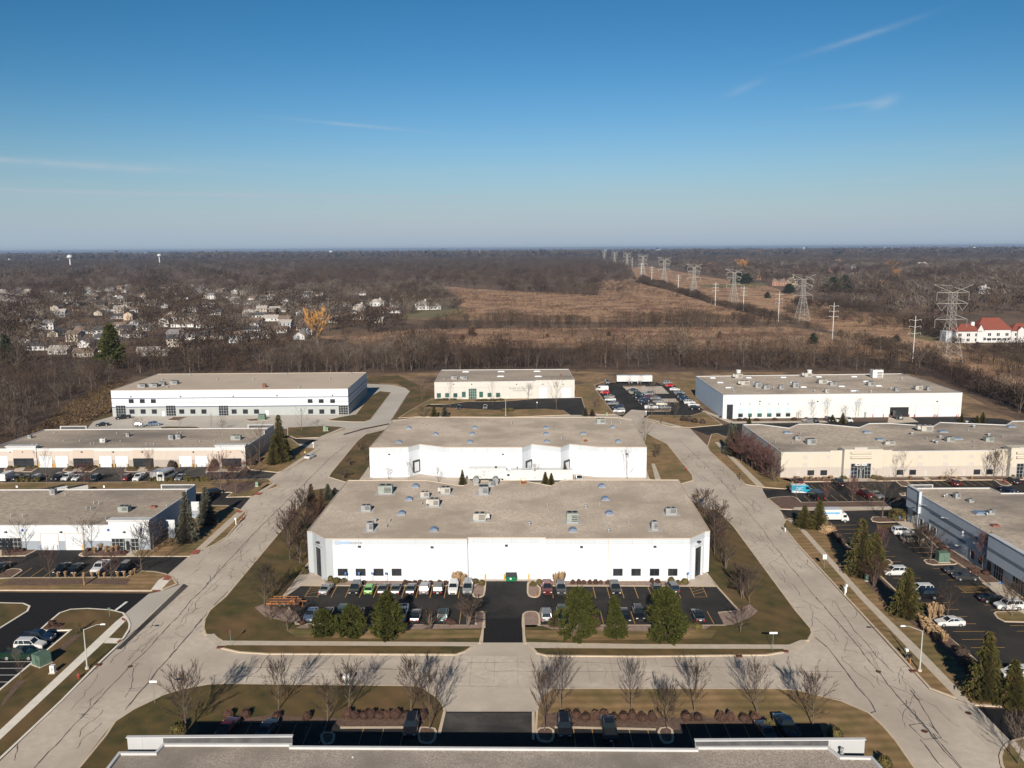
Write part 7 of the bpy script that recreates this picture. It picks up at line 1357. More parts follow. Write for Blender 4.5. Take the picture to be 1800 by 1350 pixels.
for k, (kd, x, y, t, w) in enumerate((('bare0', 1635, 988, 932, 46), ('barer1', 1726, 1005, 945, 34), ('bare2', 1665, 1083, 1038, 46), ('bare1', 1779, 1084, 1030, 56), ('barer0', 1548, 985, 935, 24), ('barebushr0', 1535, 1032, 985, 46), ('barebush1', 1618, 960, 925, 30))): pt(kd, x, y, t, w, 'bare %s in the right parking lot, %s' % ('shrub' if 'bush' in kd else 'tree', ['beside the big green box', 'reddish against the blue-grey wall', 'forked behind the white sedan', 'before the white parked vehicle', 'rusty leaved behind the tall evergreen', 'dark round on the verge', 'low at the blue-grey wall'][k]))
# shrubs
def row(kind, pts, h, w, lab, cat='shrub', z=.12):
    for k, (x, y) in enumerate(pts): plant(kind, x, y, h * (1 + .15 * math.sin(k * 2.1)), w * (1 + .15 * math.sin(k * 3.3)), lab + ', ' + (ordi(k, len(pts)) or 'alone'), cat, lab, z)
row('olive', [(524, 1006), (533, 1004), (536, 1009), (581, 1022), (591, 1026), (604, 1024), (1245, 1020)][:6], 1.0, 1.3, 'round olive shrub by the left entrance of the white warehouse')
row('rbush', [(640, 1027), (712, 1027), (720, 1027), (729, 1027), (738, 1027), (748, 1027), (757, 1027), (772, 1027), (783, 1027)], .7, .9, 'low red-brown shrub at the white warehouse wall, left half')
row('rbush', [(1007, 1027), (1017.5, 1027), (1026, 1027), (1037, 1027), (1047, 1027), (1056, 1027), (1069, 1027), (1146, 1025), (1156, 1025)], .8, 1.0, 'low red-brown shrub at the white warehouse wall, right half')
row('olive', [(836, 1026), (847, 1029), (937, 1030), (948, 1026), (1180, 1024), (1192, 1027), (1204, 1026)], .9, 1.3, 'olive shrub beside a drive or door of the white warehouse')
row('tuft', [(800, 1026), (806, 1026), (814, 1026), (977, 1028), (987, 1027)], 2.0, 1.6, 'tall tan grass clump at the white warehouse wall', 'ornamental grass')
row('rbush', [(532, 1098), (790, 1098), (795, 1098)], .9, 1.2, 'dark shrub in the gravel strip left of the drive')
row('rbush', [(974, 1101), (1045, 1102)], 1.6, 2.0, 'big dark red-brown shrub beside the pines right of the drive')
row('olive', [(1212, 1104), (1226, 1106)], .9, 1.8, 'low olive hedge piece right of the last pine'); row('olive', [(401 - 0, 1100)][:0], 1, 1, 'x')
row('rbush', [(402, 1262), (432, 1262), (487, 1264), (540, 1265), (611, 1262), (624, 1263), (640, 1263), (653, 1263), (667, 1263), (681, 1263), (696, 1263), (713, 1262), (742, 1263)], 1.1, 1.35, 'clipped brown shrub in the foreground mulch bed, left half')
row('rbush', [(997, 1264), (1013, 1264), (1029, 1266), (1046, 1265), (1062, 1266), (1079, 1266), (1096, 1266), (1112, 1266), (1129, 1267), (1147, 1267), (1207, 1267), (1227, 1267), (1268, 1267), (1284, 1267), (1308, 1268), (1326, 1268)], 1.1, 1.4, 'clipped brown shrub in the foreground mulch bed, right half')
row('olive', [(313, 1288), (1352, 1290), (1468, 1296), (1555, 1350)], 1.5, 2.0, 'dark green shrub by the foreground parapet')
row('tuft', [(102, 1016), (115.5, 1016), (131.5, 1016), (162, 1015.5), (173.5, 1015.5), (183.5, 1016), (207, 1016), (219, 1016), (230, 1013), (237, 1010)], 1.1, .8, 'tan grass clump along the near left parking island', 'ornamental grass')
row('tuft', [(167, 973), (187, 972), (196, 971), (205, 970), (178, 967)], 1.3, 1.2, 'tan grass clump in the bed before the corner glass doors', 'ornamental grass'); row('rbush', [(211, 974), (220, 974), (155, 969), (28, 970), (38, 970)], .7, 1.2, 'low brown shrub in the beds of the pale blue building')
row('rbush', [(86, 1103), (93, 1101), (100, 1103), (106, 1101), (90, 1097)], .5, .9, 'low brown shrub in the corner bed of the black lot')
row('boxhedge', [(30, 847), (39, 847), (48, 847), (57, 847), (66, 847), (264, 847), (274, 847), (281, 847), (291, 847), (301, 847), (329, 847), (338, 847), (347, 847), (357, 847), (365, 847)], 1.2, 1.2, 'clipped hedge cube along the cream building lot')
row('olive', [(18, 823), (29, 823), (52, 823), (61, 823), (124, 824), (134, 824), (157, 823), (167, 823), (228, 824), (238, 824), (262, 824), (276, 824), (395, 824), (405, 824)], .7, 1.7, 'low olive shrub at the cream building entrances'); row('greyb', [(302, 823), (377, 822), (442, 818), (452, 812)], 2.2, 2.4, 'round twiggy shrub at the cream building wall')
row('boxhedge', [(783, 704), (797, 704), (842, 705), (852, 705), (866, 705), (880, 704), (770, 704)], .7, 2.6, 'low clipped hedge before the ivory building'); row('olive', [(887, 723), (897, 723)], 1.0, 3, 'low olive shrub by the back street')
row('greyb', [(1201, 740), (1211, 741), (1221, 743), (1235, 745)], 1.9, 2.4, 'round twiggy shrub on the lawn before the crowded back lot')
row('rbush', [(1300, 739), (1310, 739), (1330, 739), (1362, 738), (1396, 738), (1418, 737), (1260, 722), (1264, 728), (1270, 734)], .8, 2.2, 'low red-brown shrub at the white depot wall')
for k, (x, y, t, w) in enumerate(((1314, 728, 706, 8), (1429, 737, 706, 16), (1454, 737, 704, 16), (1485, 737, 715, 18), (1508, 737, 703, 16), (1407, 737, 722, 10))): pt('barep%d' % (k % 4), x, y, t, w, 'slim bare tree before the white depot, %s' % ordi(k, 6) if k else 'tiny conifer-like bare tree before the depot corner', group='slim trees before the white depot')
for k, (x, y, t, w) in enumerate(((1317, 745, 732, 9), (1463, 742, 729, 14), (1481, 744, 726, 14), (1690, 742, 728, 12), (1727, 742, 724, 14), (1717, 743, 731, 12))): pt('spruce%d' % (k % 3), x, y, t, w, 'small spruce behind the cream building roof, %s' % ordi(k, 6), group='small spruces behind the right cream building')
row('tuft', [(1416, 844), (1425, 844), (1437, 844), (1448, 844), (1460, 843), (1600, 842), (1655, 843), (1664, 843), (1680, 843), (1708, 843)], .9, 1.4, 'tan grass clump at the right cream building wall', 'ornamental grass'); row('olive', [(1483, 842), (1536, 842), (1545, 842), (1778, 838), (1390, 857)], .9, 2.0, 'olive shrub at the entrances of the right cream building')
row('tanbush', [(1455, 936)], 2.0, 3.6, 'large round tan shrub at the kerb of the right lot'); row('boxhedge', [(1575, 912), (1584, 912)], 1.7, 3.0, 'tall olive hedge at the corner of the blue-grey warehouse')
row('tuft', [(1634, 1088), (1642, 1087), (1653, 1086)], 2.4, 1.5, 'tall tan grass plume behind the white sedan', 'ornamental grass')
row('tuft', [(1605, 1084), (1613, 1089), (1619, 1094), (1621, 1103), (1628, 1100), (1628, 1108), (1633, 1105), (1636, 1112), (1642, 1110), (1641, 1117), (1648, 1115), (1648, 1122), (1656, 1122), (1658, 1128), (1663, 1127), (1632, 1116), (1645, 1126), (1624, 1110)], 1.1, 1.2, 'pale tan grass clump in the bed along the right lot', 'ornamental grass')
row('rbush', [(1625, 935), (1633, 941), (1645, 953), (1655, 962), (1712, 1008), (1733, 1010), (1660, 970)], 1.0, 1.8, 'shrub at the foot of the blue-grey wall'); row('greyb', [(1700, 1170), (1712, 1185), (1690, 1150), (1480, 955), (1470, 946)], 1.4, 2.2, 'brown twiggy shrub on the shaded verge of the right lot')
# ---------------- woods, houses, pylons, horizon ----------------
R6 = random.Random(11); NP = np.random.default_rng(4)
def inpoly(p, x, y):
    c = False; j = len(p) - 1
    for i in range(len(p)):
        xi, yi = p[i]; xj, yj = p[j]
        if (yi > y) != (yj > y) and x < (xj - xi) * (y - yi) / (yj - yi) + xi: c = not c
        j = i
    return c
def scatter(px, n, mind=0.0, rr=R6):
    """n random ground points in a region outlined on the photo, uniform on the ground"""
    P = W(px); xs = [p[0] for p in P]; ys = [p[1] for p in P]; out = []; tries = 0
    while len(out) < n and tries < n * 30:
        tries += 1; x, y = rr.uniform(min(xs), max(xs)), rr.uniform(min(ys), max(ys))
        if inpoly(P, x, y) and (mind == 0 or all((x - a) ** 2 + (y - c) ** 2 > mind * mind for a, c in out)): out.append((x, y))
    return out
def parea(px): return abs(area(W(px)))
# low-detail protos as triangle soups (V x 3 x 3)
def soup(mb):
    t = []
    for f in mb.f:
        for k in range(1, len(f) - 1): t.append((mb.v[f[0]], mb.v[f[k]], mb.v[f[k + 1]]))
    return np.array([[tuple(p) for p in q] for q in t], np.float32)
def mid_tree(seed, limbs=9, sub=3, tw=3, tww=.16, h=10, w=8, tr=.2):
    T, C = bare(seed, h, w, limbs, sub, tw, .22, tr, .85, tww); T.v += []; a = soup(T); c = soup(C); return np.concatenate([a, c])
def puff(seed, n, h=10, w=9, s=1.6, base=.3, trunk=True):
    r = np.random.default_rng(seed); d = r.normal(size=(n, 3)); d /= np.linalg.norm(d, axis=1)[:, None]; d *= (r.random((n, 1)) ** .3)
    c = d * [w / 2, w / 2, h * (1 - base) / 2] + [0, 0, h * (base + (1 - base) / 2)]; e = r.normal(size=(n, 3, 3)) * s * [.45, .45, .95]; t = c[:, None, :] + e
    if trunk: t = np.concatenate([t, np.array([[[-.18, 0, 0], [.18, 0, 0], [0, 0, h * .7]], [[0, -.18, 0], [0, .18, 0], [0, 0, h * .7]]])])
    return t.astype(np.float32)
LOD_A = [mid_tree(s) for s in (41, 42, 43, 44)]
LOD_AB = [mid_tree(s, 7, 2, 5, .24, 10, 11, .14) for s in (51, 52, 53)]
TUFT = [puff(s, 16, h=10, w=16, s=2.2, base=0, trunk=False) for s in (9, 10)]
LOD_B = [puff(s, 150, s=.55) for s in (1, 2, 3)]
LOD_C = [puff(s, 60, s=.95, w=10) for s in (4, 5, 6)]
LOD_D = [puff(s, 16, s=3.0, w=14, h=12, base=.05, trunk=False) for s in (7, 8)]
def bake(name, pts, protos, hs, m, label, cat='woods', wsc=1.0, rr=NP):
    """one mesh of many plants: only for what is past counting"""
    if not pts: return
    P = np.array(pts, np.float32); n = len(P); which = rr.integers(0, len(protos), n); V = []; MI = []
    # stands of one kind: the tone of a plant follows a slow wave over the land, with strays
    wv = np.sin(P[:, 0] * .031 + 1.3) * np.sin(P[:, 1] * .017 + P[:, 0] * .006) + rr.normal(size=n) * .55; mi = np.where(wv > .45, 1, np.where(wv < -.5, 2, 0))
    for k, pr in enumerate(protos):
        I = np.where(which == k)[0]
        if not len(I): continue
        a = rr.random(len(I)) * 6.283; s = (hs[0] + (hs[1] - hs[0]) * rr.random(len(I)) ** 1.3 * rr.choice([1, 1, 1, 1.25], len(I))) / 10.0 * (1 + .24 * np.sin(P[I, 0] * .045 + P[I, 1] * .02) + .14 * np.sin(P[I, 0] * .12 + 2)); sw = s * wsc * rr.uniform(.85, 1.2, len(I)); c, q = np.cos(a), np.sin(a)
        x = pr[None, :, :, 0] * sw[:, None, None]; y = pr[None, :, :, 1] * sw[:, None, None]; z = pr[None, :, :, 2] * s[:, None, None]
        X = x * c[:, None, None] - y * q[:, None, None] + P[I, 0][:, None, None]; Y = x * q[:, None, None] + y * c[:, None, None] + P[I, 1][:, None, None]
        V.append(np.stack([X, Y, z], -1).reshape(-1, 3)); MI.append(np.repeat(mi[I], len(pr)))
    V = np.concatenate(V).astype(np.float32); nv = len(V); me = bpy.data.meshes.new(name); me.vertices.add(nv); me.vertices.foreach_set('co', V.ravel())
    me.loops.add(nv); me.loops.foreach_set('vertex_index', np.arange(nv, dtype=np.int32)); me.polygons.add(nv // 3); me.polygons.foreach_set('loop_start', np.arange(0, nv, 3, dtype=np.int32)); me.polygons.foreach_set('loop_total', np.full(nv // 3, 3, np.int32))
    MM = m if isinstance(m, list) else [m]
    for k in MM: me.materials.append(k)
    if len(MM) > 1: me.polygons.foreach_set('material_index', np.concatenate(MI).astype(np.int32))
    me.update(calc_edges=True); o = bpy.data.objects.new(name, me); COL.objects.link(o); print(name, n, 'plants', nv // 3, 'tris')
    return tag(o, label, cat, kind='stuff')
M_wood1 = mat('woods_brown_grey', (0.05016, 0.03578, 0.02613), (0.1068, 0.07692, 0.05647), .11, .95, col3=(0.05387, 0.03399, 0.0236), scale3=.02, detail=5, spec=.1); M_wood2 = mat('woods_dark', (0.0506, 0.03808, 0.028), (0.1092, 0.08176, 0.059), .06, .95, spec=.1, col3=(0.046, 0.03136, 0.024), scale3=.012, detail=5)
M_wood3 = mat('woods_reddish', (0.054, 0.0306, 0.0207), (0.1035, 0.0612, 0.0396), .15, .95, col3=(0.0585, 0.0387, 0.0306), scale3=.03, detail=5); M_wpale = mat('woods_pale_tan', (0.085, 0.070, 0.057), (0.15, 0.122, 0.10), .12, .95, spec=.1); M_wdark = mat('woods_umber', (0.026, 0.018, 0.014), (0.052, 0.036, 0.028), .12, .95, spec=.1); MIX = [M_wood1, M_wdark, M_wpale]; MIX2 = [M_wood2, M_wdark, M_wood1]; MIX3 = [M_wood3, M_wdark, M_wood1]
M_gold = mat('willow_gold', (0.42, 0.21, 0.055), (0.30, 0.15, 0.045), .5, .95); M_dkg = mat('evergreen_dark', (0.022, 0.030, 0.014), (0.036, 0.042, 0.02), .3, .95); M_scrub = mat('scrub_tan', (0.17, 0.11, 0.072), (0.24, 0.165, 0.11), .15, .95, col3=(0.11, 0.068, 0.05), scale3=.04)
BELT = [(230, 658), (420, 657), (640, 656), (700, 653), (760, 651), (1000, 647), (1240, 649), (1500, 651), (1640, 660), (1700, 690), (1800, 731), (1860, 745), (1800, 708), (1650, 640), (1560, 628), (1400, 622), (1000, 617), (640, 622), (262, 630)]
LEFTW = [(-120, 690), (-120, 840), (-20, 808), (40, 775), (70, 750), (120, 712), (180, 680), (225, 660), (262, 650), (262, 630), (60, 632), (-120, 640)]
SCRUB = [(560, 622), (1000, 617), (1400, 622), (1560, 628), (1640, 640), (1520, 596), (1385, 574), (760, 580), (560, 594)]
HEDGE = [(740, 582), (1390, 574), (1352, 560), (1000, 568), (760, 566)]
EAST = [(1118, 497), (1180, 512), (1260, 538), (1352, 560), (1460, 588), (1590, 628), (1650, 652), (1700, 686), (1840, 740), (1840, 725), (1690, 652), (1560, 612), (1480, 590), (1390, 566), (1250, 528), (1130, 490)]
RESI = [(-150, 505), (-150, 660), (60, 632), (262, 630), (560, 622), (560, 594), (740, 582), (700, 560), (745, 520), (520, 505), (300, 492)]
CENT = [(510, 506), (765, 502), (883, 512), (967, 515), (1052, 520), (1056, 507), (1040, 498), (1112, 494), (1105, 470), (1060, 462), (900, 456), (520, 460)]
WESTW = [(-150, 506), (300, 493), (520, 506), (510, 460), (-150, 462)]
EASTW = [(1160, 468), (1250, 486), (1350, 500), (1430, 512), (1470, 535), (1560, 552), (1640, 575), (1690, 560), (1900, 560), (1900, 462), (1160, 456)]
EASTB = [(1440, 536), (1560, 560), (1650, 596), (1700, 618), (1850, 650), (1900, 640), (1900, 610), (1700, 612), (1640, 578), (1560, 552), (1470, 535)]
# individual trees of the near belt (the ones that show largest), then the rest as one mass
M_barkd = mat('bark_dark', (0.13, 0.098, 0.078), (0.065, 0.05, 0.04), 3, .95, rnd=.35)
for i, s in enumerate((61, 62, 63, 64, 65, 66)):
    T, C = bare(s, 11, 8.5, 16, 5, 5, .16, .16, .85 + .07 * (i % 3), .09, 1 + i % 2 * 2)
    for tg, mc in (('', M_wood1), ('r', M_wood3), ('d', M_wdark), ('p', M_wpale)): VEG['belt%s%d' % (tg, i)] = ('bare_woodland_tree', T.mesh('trunk', M_barkd), C.mesh('crown', mc), (11, 8.5))
def far_tree(kind, p, h, w, label, group): 
    nm, tm, cm, (H0, W0) = VEG[kind]; r = empty(nm, (p[0], p[1], 0), R6.uniform(0, 6.28)); r.scale = (w / W0, w / W0, h / H0); tag(r, label, 'tree', group)
    for n, m in (('trunk', tm), ('crown', cm)): o = bpy.data.objects.new(n, m); COL.objects.link(o); o.parent = r
bp = [p for p in scatter(BELT, 760, 4.0) if math.sin(p[0] * .05) + math.sin(p[0] * .021 + p[1] * .03 + 1) + R6.uniform(-.9, .9) > -.35][:480]; bp.sort(key=lambda p: p[1]); lp = scatter(LEFTW, 150, 4.5); lp.sort(key=lambda p: p[1])
for p in bp[:105]: far_tree('belt%s%d' % (R6.choice(('', '', 'r', 'd', 'p')), R6.randrange(6)), p, R6.uniform(6.5, 13), R6.uniform(6, 10.5), 'bare brown tree in the dense belt behind the back row of buildings', 'bare trees in the belt behind the park')
for p in lp[:60]: far_tree('belt%s%d' % (R6.choice(('', 'r', 'd', 'd', 'p')), R6.randrange(6)), p, R6.uniform(8, 13), R6.uniform(7, 10), 'bare dark tree in the wood at the left edge, beyond the low cream building', 'bare trees in the left wood')
M_brushy = mat('dry_brush', (0.1904, 0.1176, 0.0616), (0.336, 0.2184, 0.1232), .3, .95, spec=.1)
bake('woods', bp[105:] + lp[60:] + scatter(BELT, 420) + scatter(LEFTW, 160), LOD_A, (7, 12.5), MIX, 'dense belt of leafless trees behind the industrial park')
UNDB = [(-150, 835), (-20, 806), (35, 780), (70, 756), (115, 720), (175, 690), (212, 665), (260, 657), (640, 657), (700, 655), (770, 652), (1000, 649), (1010, 655), (1050, 653), (1240, 652), (1500, 654), (1640, 664), (1700, 693), (1850, 748), (1850, 700), (1650, 640), (1400, 618), (1000, 612), (560, 612), (100, 628), (-150, 628)]
und = scatter(UNDB, 4300); bake('undergrowth', und, LOD_AB, (1.8, 4.6), MIX3, 'brown leafless undergrowth at the foot of the tree belt', 'undergrowth', 2.0)
bake('brush_grass', scatter([(20, 808), (50, 765), (80, 745), (125, 708), (180, 680), (225, 662), (205, 690), (200, 722), (150, 742), (80, 756)], 3800), TUFT, (.5, 1.25), [M_wood3, M_wdark, mat('brush_olive', (0.10, 0.068, 0.036), (0.17, 0.115, 0.062), .4, .95, spec=.1)], 'tall dry golden grass beside the low cream building', 'tall grass', 2.4)
bake('scrub', scatter(SCRUB, 360), LOD_A, (3, 8.5), MIX, 'scattered leafless trees on the scrub land', 'scrub'); bake('scrub_bushes', scatter(SCRUB, 1300) + scatter(EAST, 200), LOD_AB, (1.2, 3.2), M_scrub, 'tan bushes on the scrub land', 'bushes', 1.8)
bake('field_bushes', scatter([(790, 512), (1120, 500), (1250, 530), (1370, 560), (760, 561), (820, 540)], 160) + scatter([(1140, 475), (1350, 505), (1580, 562), (1800, 640), (1800, 700), (1400, 560), (1180, 500)], 420), LOD_AB, (1.5, 3.5), MIX3, 'low brown bushes dotted over the open field', 'bushes', 2.2)
FL = [(790, 508), (883, 512), (967, 516), (1050, 520), (1055, 498), (1120, 499), (1180, 514), (1250, 536), (1370, 562), (760, 561), (820, 540)]; CO = [(1112, 474), (1240, 487), (1350, 504), (1440, 530), (1580, 562), (1680, 602), (1800, 640), (1800, 716), (1650, 648), (1480, 592), (1380, 562), (1250, 532), (1120, 492)]
bake('field_tufts', scatter(FL, 5200) + scatter(CO, 6500), TUFT, (.5, 1.3), M_brushy, 'rough dry tufts over the open fields', 'tufts', 1.4); bake('field_red_tufts', scatter(FL, 5600) + scatter(CO, 700) + scatter(SCRUB, 2500), TUFT, (.7, 1.7), MIX3, 'reddish dry weeds over the open fields', 'weeds', 1.3)
bake('field_clump', scatter([(700, 556), (760, 547), (812, 545), (806, 528), (768, 503), (690, 505)], 330), LOD_B, (8, 13), MIX, 'leafless trees at the left end of the brown field', 'woods')
bake('wood_edge_bushes', scatter([(960, 517), (1050, 523), (1100, 512), (1125, 500), (1118, 488), (1060, 490), (1035, 496), (1050, 505)], 260) + scatter([(880, 512), (1050, 523), (1048, 516), (885, 506)], 140), LOD_B, (2.5, 7), MIX2, 'ragged bushes along the edge of the central forest', 'bushes')
bake('hedgerow', scatter(HEDGE, 900) , LOD_A, (6, 9), MIX2, 'dark leafless hedgerow between two brown fields', 'hedgerow'); bake('corridor_thicket', scatter(EAST, 1300), LOD_B, (4.5, 8), MIX2, 'dark leafless thicket along the power line corridor', 'thicket')
resi_t = scatter(RESI, 3050); bake('suburban_trees', [p for p in resi_t], LOD_B, (8, 15), MIX, 'leafless trees among the houses of the suburb', 'woods')
bake('centre_woods', scatter(CENT, 5200), LOD_B, (13, 18), MIX2, 'leafless forest beyond the brown field', 'woods'); bake('west_woods', scatter(WESTW, 3600), LOD_C, (13, 19), MIX2, 'leafless forest beyond the suburb', 'woods')
bake('east_woods', scatter(EASTW, 6500), LOD_C, (9, 15), MIX, 'leafless woods on the right beyond the power lines', 'woods'); bake('east_brush', scatter(EASTB, 420) + scatter([(1380, 555), (1500, 570), (1640, 600), (1640, 575), (1480, 540), (1400, 530)], 260), LOD_B, (4, 9), MIX2, 'dark brush on the right of the power lines', 'brush')
bake('south_east_woods', scatter([(1640, 615), (1860, 628), (1900, 700), (1840, 690), (1720, 640)], 420), LOD_A, (2.5, 6), MIX2, 'dark leafless trees before the red-roofed house', 'woods')
# far plain: woods shrinking to the horizon
pts = []; pts2 = []
for _ in range(15000):
    v = 1.2 + 24 * R6.random() ** 1.3; x = R6.uniform(-80, 1880); y = 436.5 + v - (x - 900) * .00633
    if y < 436.5: continue
    d = HC * FPX / v
    if d > 24000: continue
    g = G(x, y); (pts if d < 5200 else pts2).append((g[0], g[1]))
bake('distant_woods', pts, LOD_C, (13, 20), MIX2, 'distant leafless woods below the horizon', 'woods', 1.6)
bake('horizon_woods', pts2, LOD_D, (20, 34), MIX2, 'far dark woods along the horizon', 'woods', 2.2)
# evergreens and willows that stand out
VEG['fpine'] = ('pine_tree', *(lambda t: (t[0].mesh('trunk', M_bark), t[1].mesh('crown', M_pine)))(clumpy(91, 17, 9, 170, 1.2, 'cone', 16)), (17, 9)); VEG['fever'] = ('evergreen_tree', *(lambda t: (t[0].mesh('trunk', M_bark), t[1].mesh('crown', M_dkg)))(clumpy(92, 9, 7, 130, .9, 'cone', 14)), (9, 7))
T, C = bare(71, 12, 11, 16, 6, 9, .25, .25, .95, .22); VEG['willow'] = ('willow_tree', T.mesh('trunk', M_bark), C.mesh('crown', M_gold), (12, 11)); VEG['jun'] = ('juniper', *(lambda t: (t[0].mesh('trunk', M_bark), t[1].mesh('crown', M_rust)))(clumpy(93, 4, 3, 60, .7, 'cone', 12)), (4, 3))
for kd, x, y, t, w, lab in (('fpine', 199, 650, 574, 44, 'tall dark pine at the edge of the left wood'), ('fever', 12, 640, 592, 30, 'dark evergreen at the left frame edge among houses'), ('willow', 558, 612, 556, 50, 'golden willow in the middle of the tree belt'), ('fever', 488, 553, 542, 14, 'dark evergreen among houses, left of the golden willow'), ('fever', 464, 482, 478, 22, 'dark evergreen clump high on the left forest'),
     ('willow', 1305, 478, 460, 26, 'golden willow left of a far brick mansion'), ('willow', 1567, 478, 460, 20, 'golden willow on the far right woods, upper one'), ('willow', 1543, 512, 494, 34, 'golden willow on the right woods, wide one'), ('willow', 1574, 493, 476, 18, 'golden willow on the right woods, right one'), ('willow', 1250, 470, 463, 20, 'golden willow beside the first far pylon'),
     ('jun', 829, 590, 576, 14, 'rusty round juniper on the scrub land, largest'), ('jun', 726, 594, 582, 12, 'rusty juniper on the scrub land at the left'), ('jun', 778, 604, 594, 12, 'dark juniper on the scrub land, low left'), ('jun', 813, 597, 589, 8, 'small juniper on the scrub land beside the largest'), ('jun', 962, 593, 587, 6, 'small juniper in the middle of the scrub land'), ('jun', 1070, 590, 583, 8, 'small juniper on the right scrub land'), ('jun', 1265, 594, 584, 7, 'tiny juniper near the right end of the scrub'),
     ('fever', 1429, 605, 587, 18, 'dark evergreen beside a broken pale trunk near the wooden poles'), ('fever', 1349, 524, 514, 12, 'dark evergreen standing alone in the power corridor'), ('fever', 1300, 499, 480, 30, 'dark evergreen group behind the second pylon, left'), ('fever', 1312, 499, 482, 24, 'dark evergreen group behind the second pylon, right'), ('fever', 1386, 516, 500, 24, 'dark evergreen right of the brick houses'), ('fever', 1464, 505, 488, 24, 'evergreen hedge beyond the third pylon, left'), ('fever', 1484, 502, 485, 24, 'evergreen hedge beyond the third pylon, right'), ('fever', 1450, 513, 500, 22, 'evergreen hedge beyond the third pylon, front left'), ('fever', 1470, 513, 500, 22, 'evergreen hedge beyond the third pylon, front middle'), ('fever', 1490, 514, 501, 20, 'evergreen hedge beyond the third pylon, front right'), ('fever', 1576, 600, 590, 16, 'dark rusty evergreen on the green patch left of the big pylon')):
    h = hgt(x, y, t); far_tree(kd, G(x, y), h, w / scl(x, y), lab, 'standout trees beyond the park')
# ---- houses of the suburb ----
HW = [mat('siding_%s' % n, c, rough=.85) for n, c in (('white', (0.48, 0.475, 0.47)), ('cream', (0.42, 0.37, 0.31)), ('grey', (0.38, 0.41, 0.44)), ('tan', (0.42, 0.33, 0.25)), ('brick', (0.30, 0.17, 0.12)))]
HR = [mat('shingle_%s' % n, c, c2, .8, .95) for n, c, c2 in (('grey', (0.20, 0.19, 0.19), (0.15, 0.14, 0.14)), ('brown', (0.19, 0.14, 0.11), (0.14, 0.10, 0.08)), ('dark', (0.075, 0.075, 0.085), (0.055, 0.055, 0.06)), ('pale', (0.36, 0.33, 0.30), (0.30, 0.27, 0.25)))]
M_trim = mat('trim_white', (0.7, 0.7, 0.69), rough=.7)
def house_proto(L, D, H, rh, gar=False):
    r = empty('house', (0, -600, 0)); P = []; b = MB(); b.box(0, 0, 0, L, D, H); 
    for s in (-1, 1): x = s * L / 2; b.add([(x, -D / 2, H), (x, D / 2, H), (x, 0, H + rh)], [(0, 1, 2)])
    if gar: b.box(L * .5 + 2.6, -1, 0, 5.6, D * .8, 2.6)
    P.append(b.build('wall', HW[0], r)); b = MB(); e = .5; sl = rh / (D / 2)
    for s in (-1, 1):
        a = [(-L / 2 - e, s * (D / 2 + e), H - e * sl), (L / 2 + e, s * (D / 2 + e), H - e * sl), (L / 2 + e, 0, H + rh + .02), (-L / 2 - e, 0, H + rh + .02)]; v = a + [(x, y, z + .18) for x, y, z in a]
        b.add(v, [(3, 2, 1, 0), (4, 5, 6, 7), (0, 1, 5, 4), (1, 2, 6, 5), (2, 3, 7, 6), (3, 0, 4, 7)])
    if gar: b.box(L * .5 + 2.6, -1, 2.61, 6.2, D * .8 + .6, .2); b.box(L * .5 + 2.6, -1, 2.81, 6.0, D * .8, 1.2, taper=.35)
    P.append(b.build('roof', HR[0], r)); b = MB(); b.box(L * .22, D * .12, H + rh * .4, .9, .7, rh * .6 + .8); P.append(b.build('chimney', HW[4], r))
    n = int(L / 3)
    for f in range(1 if H < 4 else 2):
        for k in range(n): b = MB(); b.box(-L / 2 + (k + .5) * L / n, -D / 2 - .02, 1.0 + 2.7 * f, 1.2, .06, 1.2); P.append(b.build('window', M_glass, r))
    b = MB(); b.box(-L * .12, -D / 2 - .04, 0, 1.0, .08, 2.1)
    if gar: b.box(L * .5 + 2.6, -1 - D * .4 - .02, 0, 4.4, .08, 2.2)
    P.append(b.build('door', M_trim, r)); return reg(r, P)
HP = [house_proto(12, 8.5, 3.0, 2.2), house_proto(13, 9, 3.0, 2.4, True), house_proto(10, 8.5, 5.6, 2.2), house_proto(15, 8, 3.0, 2.0)]
NH = [0]
def house(p, k, rz, wm, rm, label, group, s=1.0):
    pr = HP[k]; NH[0] += 1
    return dup(pr, (p[0], p[1], 0), rz, (s, s, s), label, 'house', group, {'wall': wm, 'roof': rm})
cw_ = {0: 'white', 1: 'cream', 2: 'grey', 3: 'tan', 4: 'brick'}
RES2 = [(-60, 512), (-60, 645), (60, 632), (262, 628), (520, 600), (620, 560), (560, 520), (300, 505)]
hp = scatter(RES2, 245, 15); hp += scatter([(560, 560), (700, 572), (735, 540), (640, 515), (560, 520)], 12, 30)
for p in hp:
    wi = R6.choice((0, 0, 0, 1, 1, 2, 3)); k = R6.randrange(4); X = PX((p[0], p[1], 0)); ri = R6.randrange(4); z = 'front' if X[1] > 590 else 'middle' if X[1] > 550 else 'far'
    house(p, k, R6.choice((0, 0, 0, math.pi / 2, .15, -.2)), HW[wi], HR[ri], '%s house with %s roof and %s, %s left suburb' % (cw_[wi], ('grey', 'brown', 'dark', 'pale')[ri], ('plain gable', 'side garage', 'two storeys', 'long low shape')[k], z), 'houses of the left suburb')
for proto in HP:
    for c in kids(proto): bpy.data.objects.remove(c)
    bpy.data.objects.remove(proto)
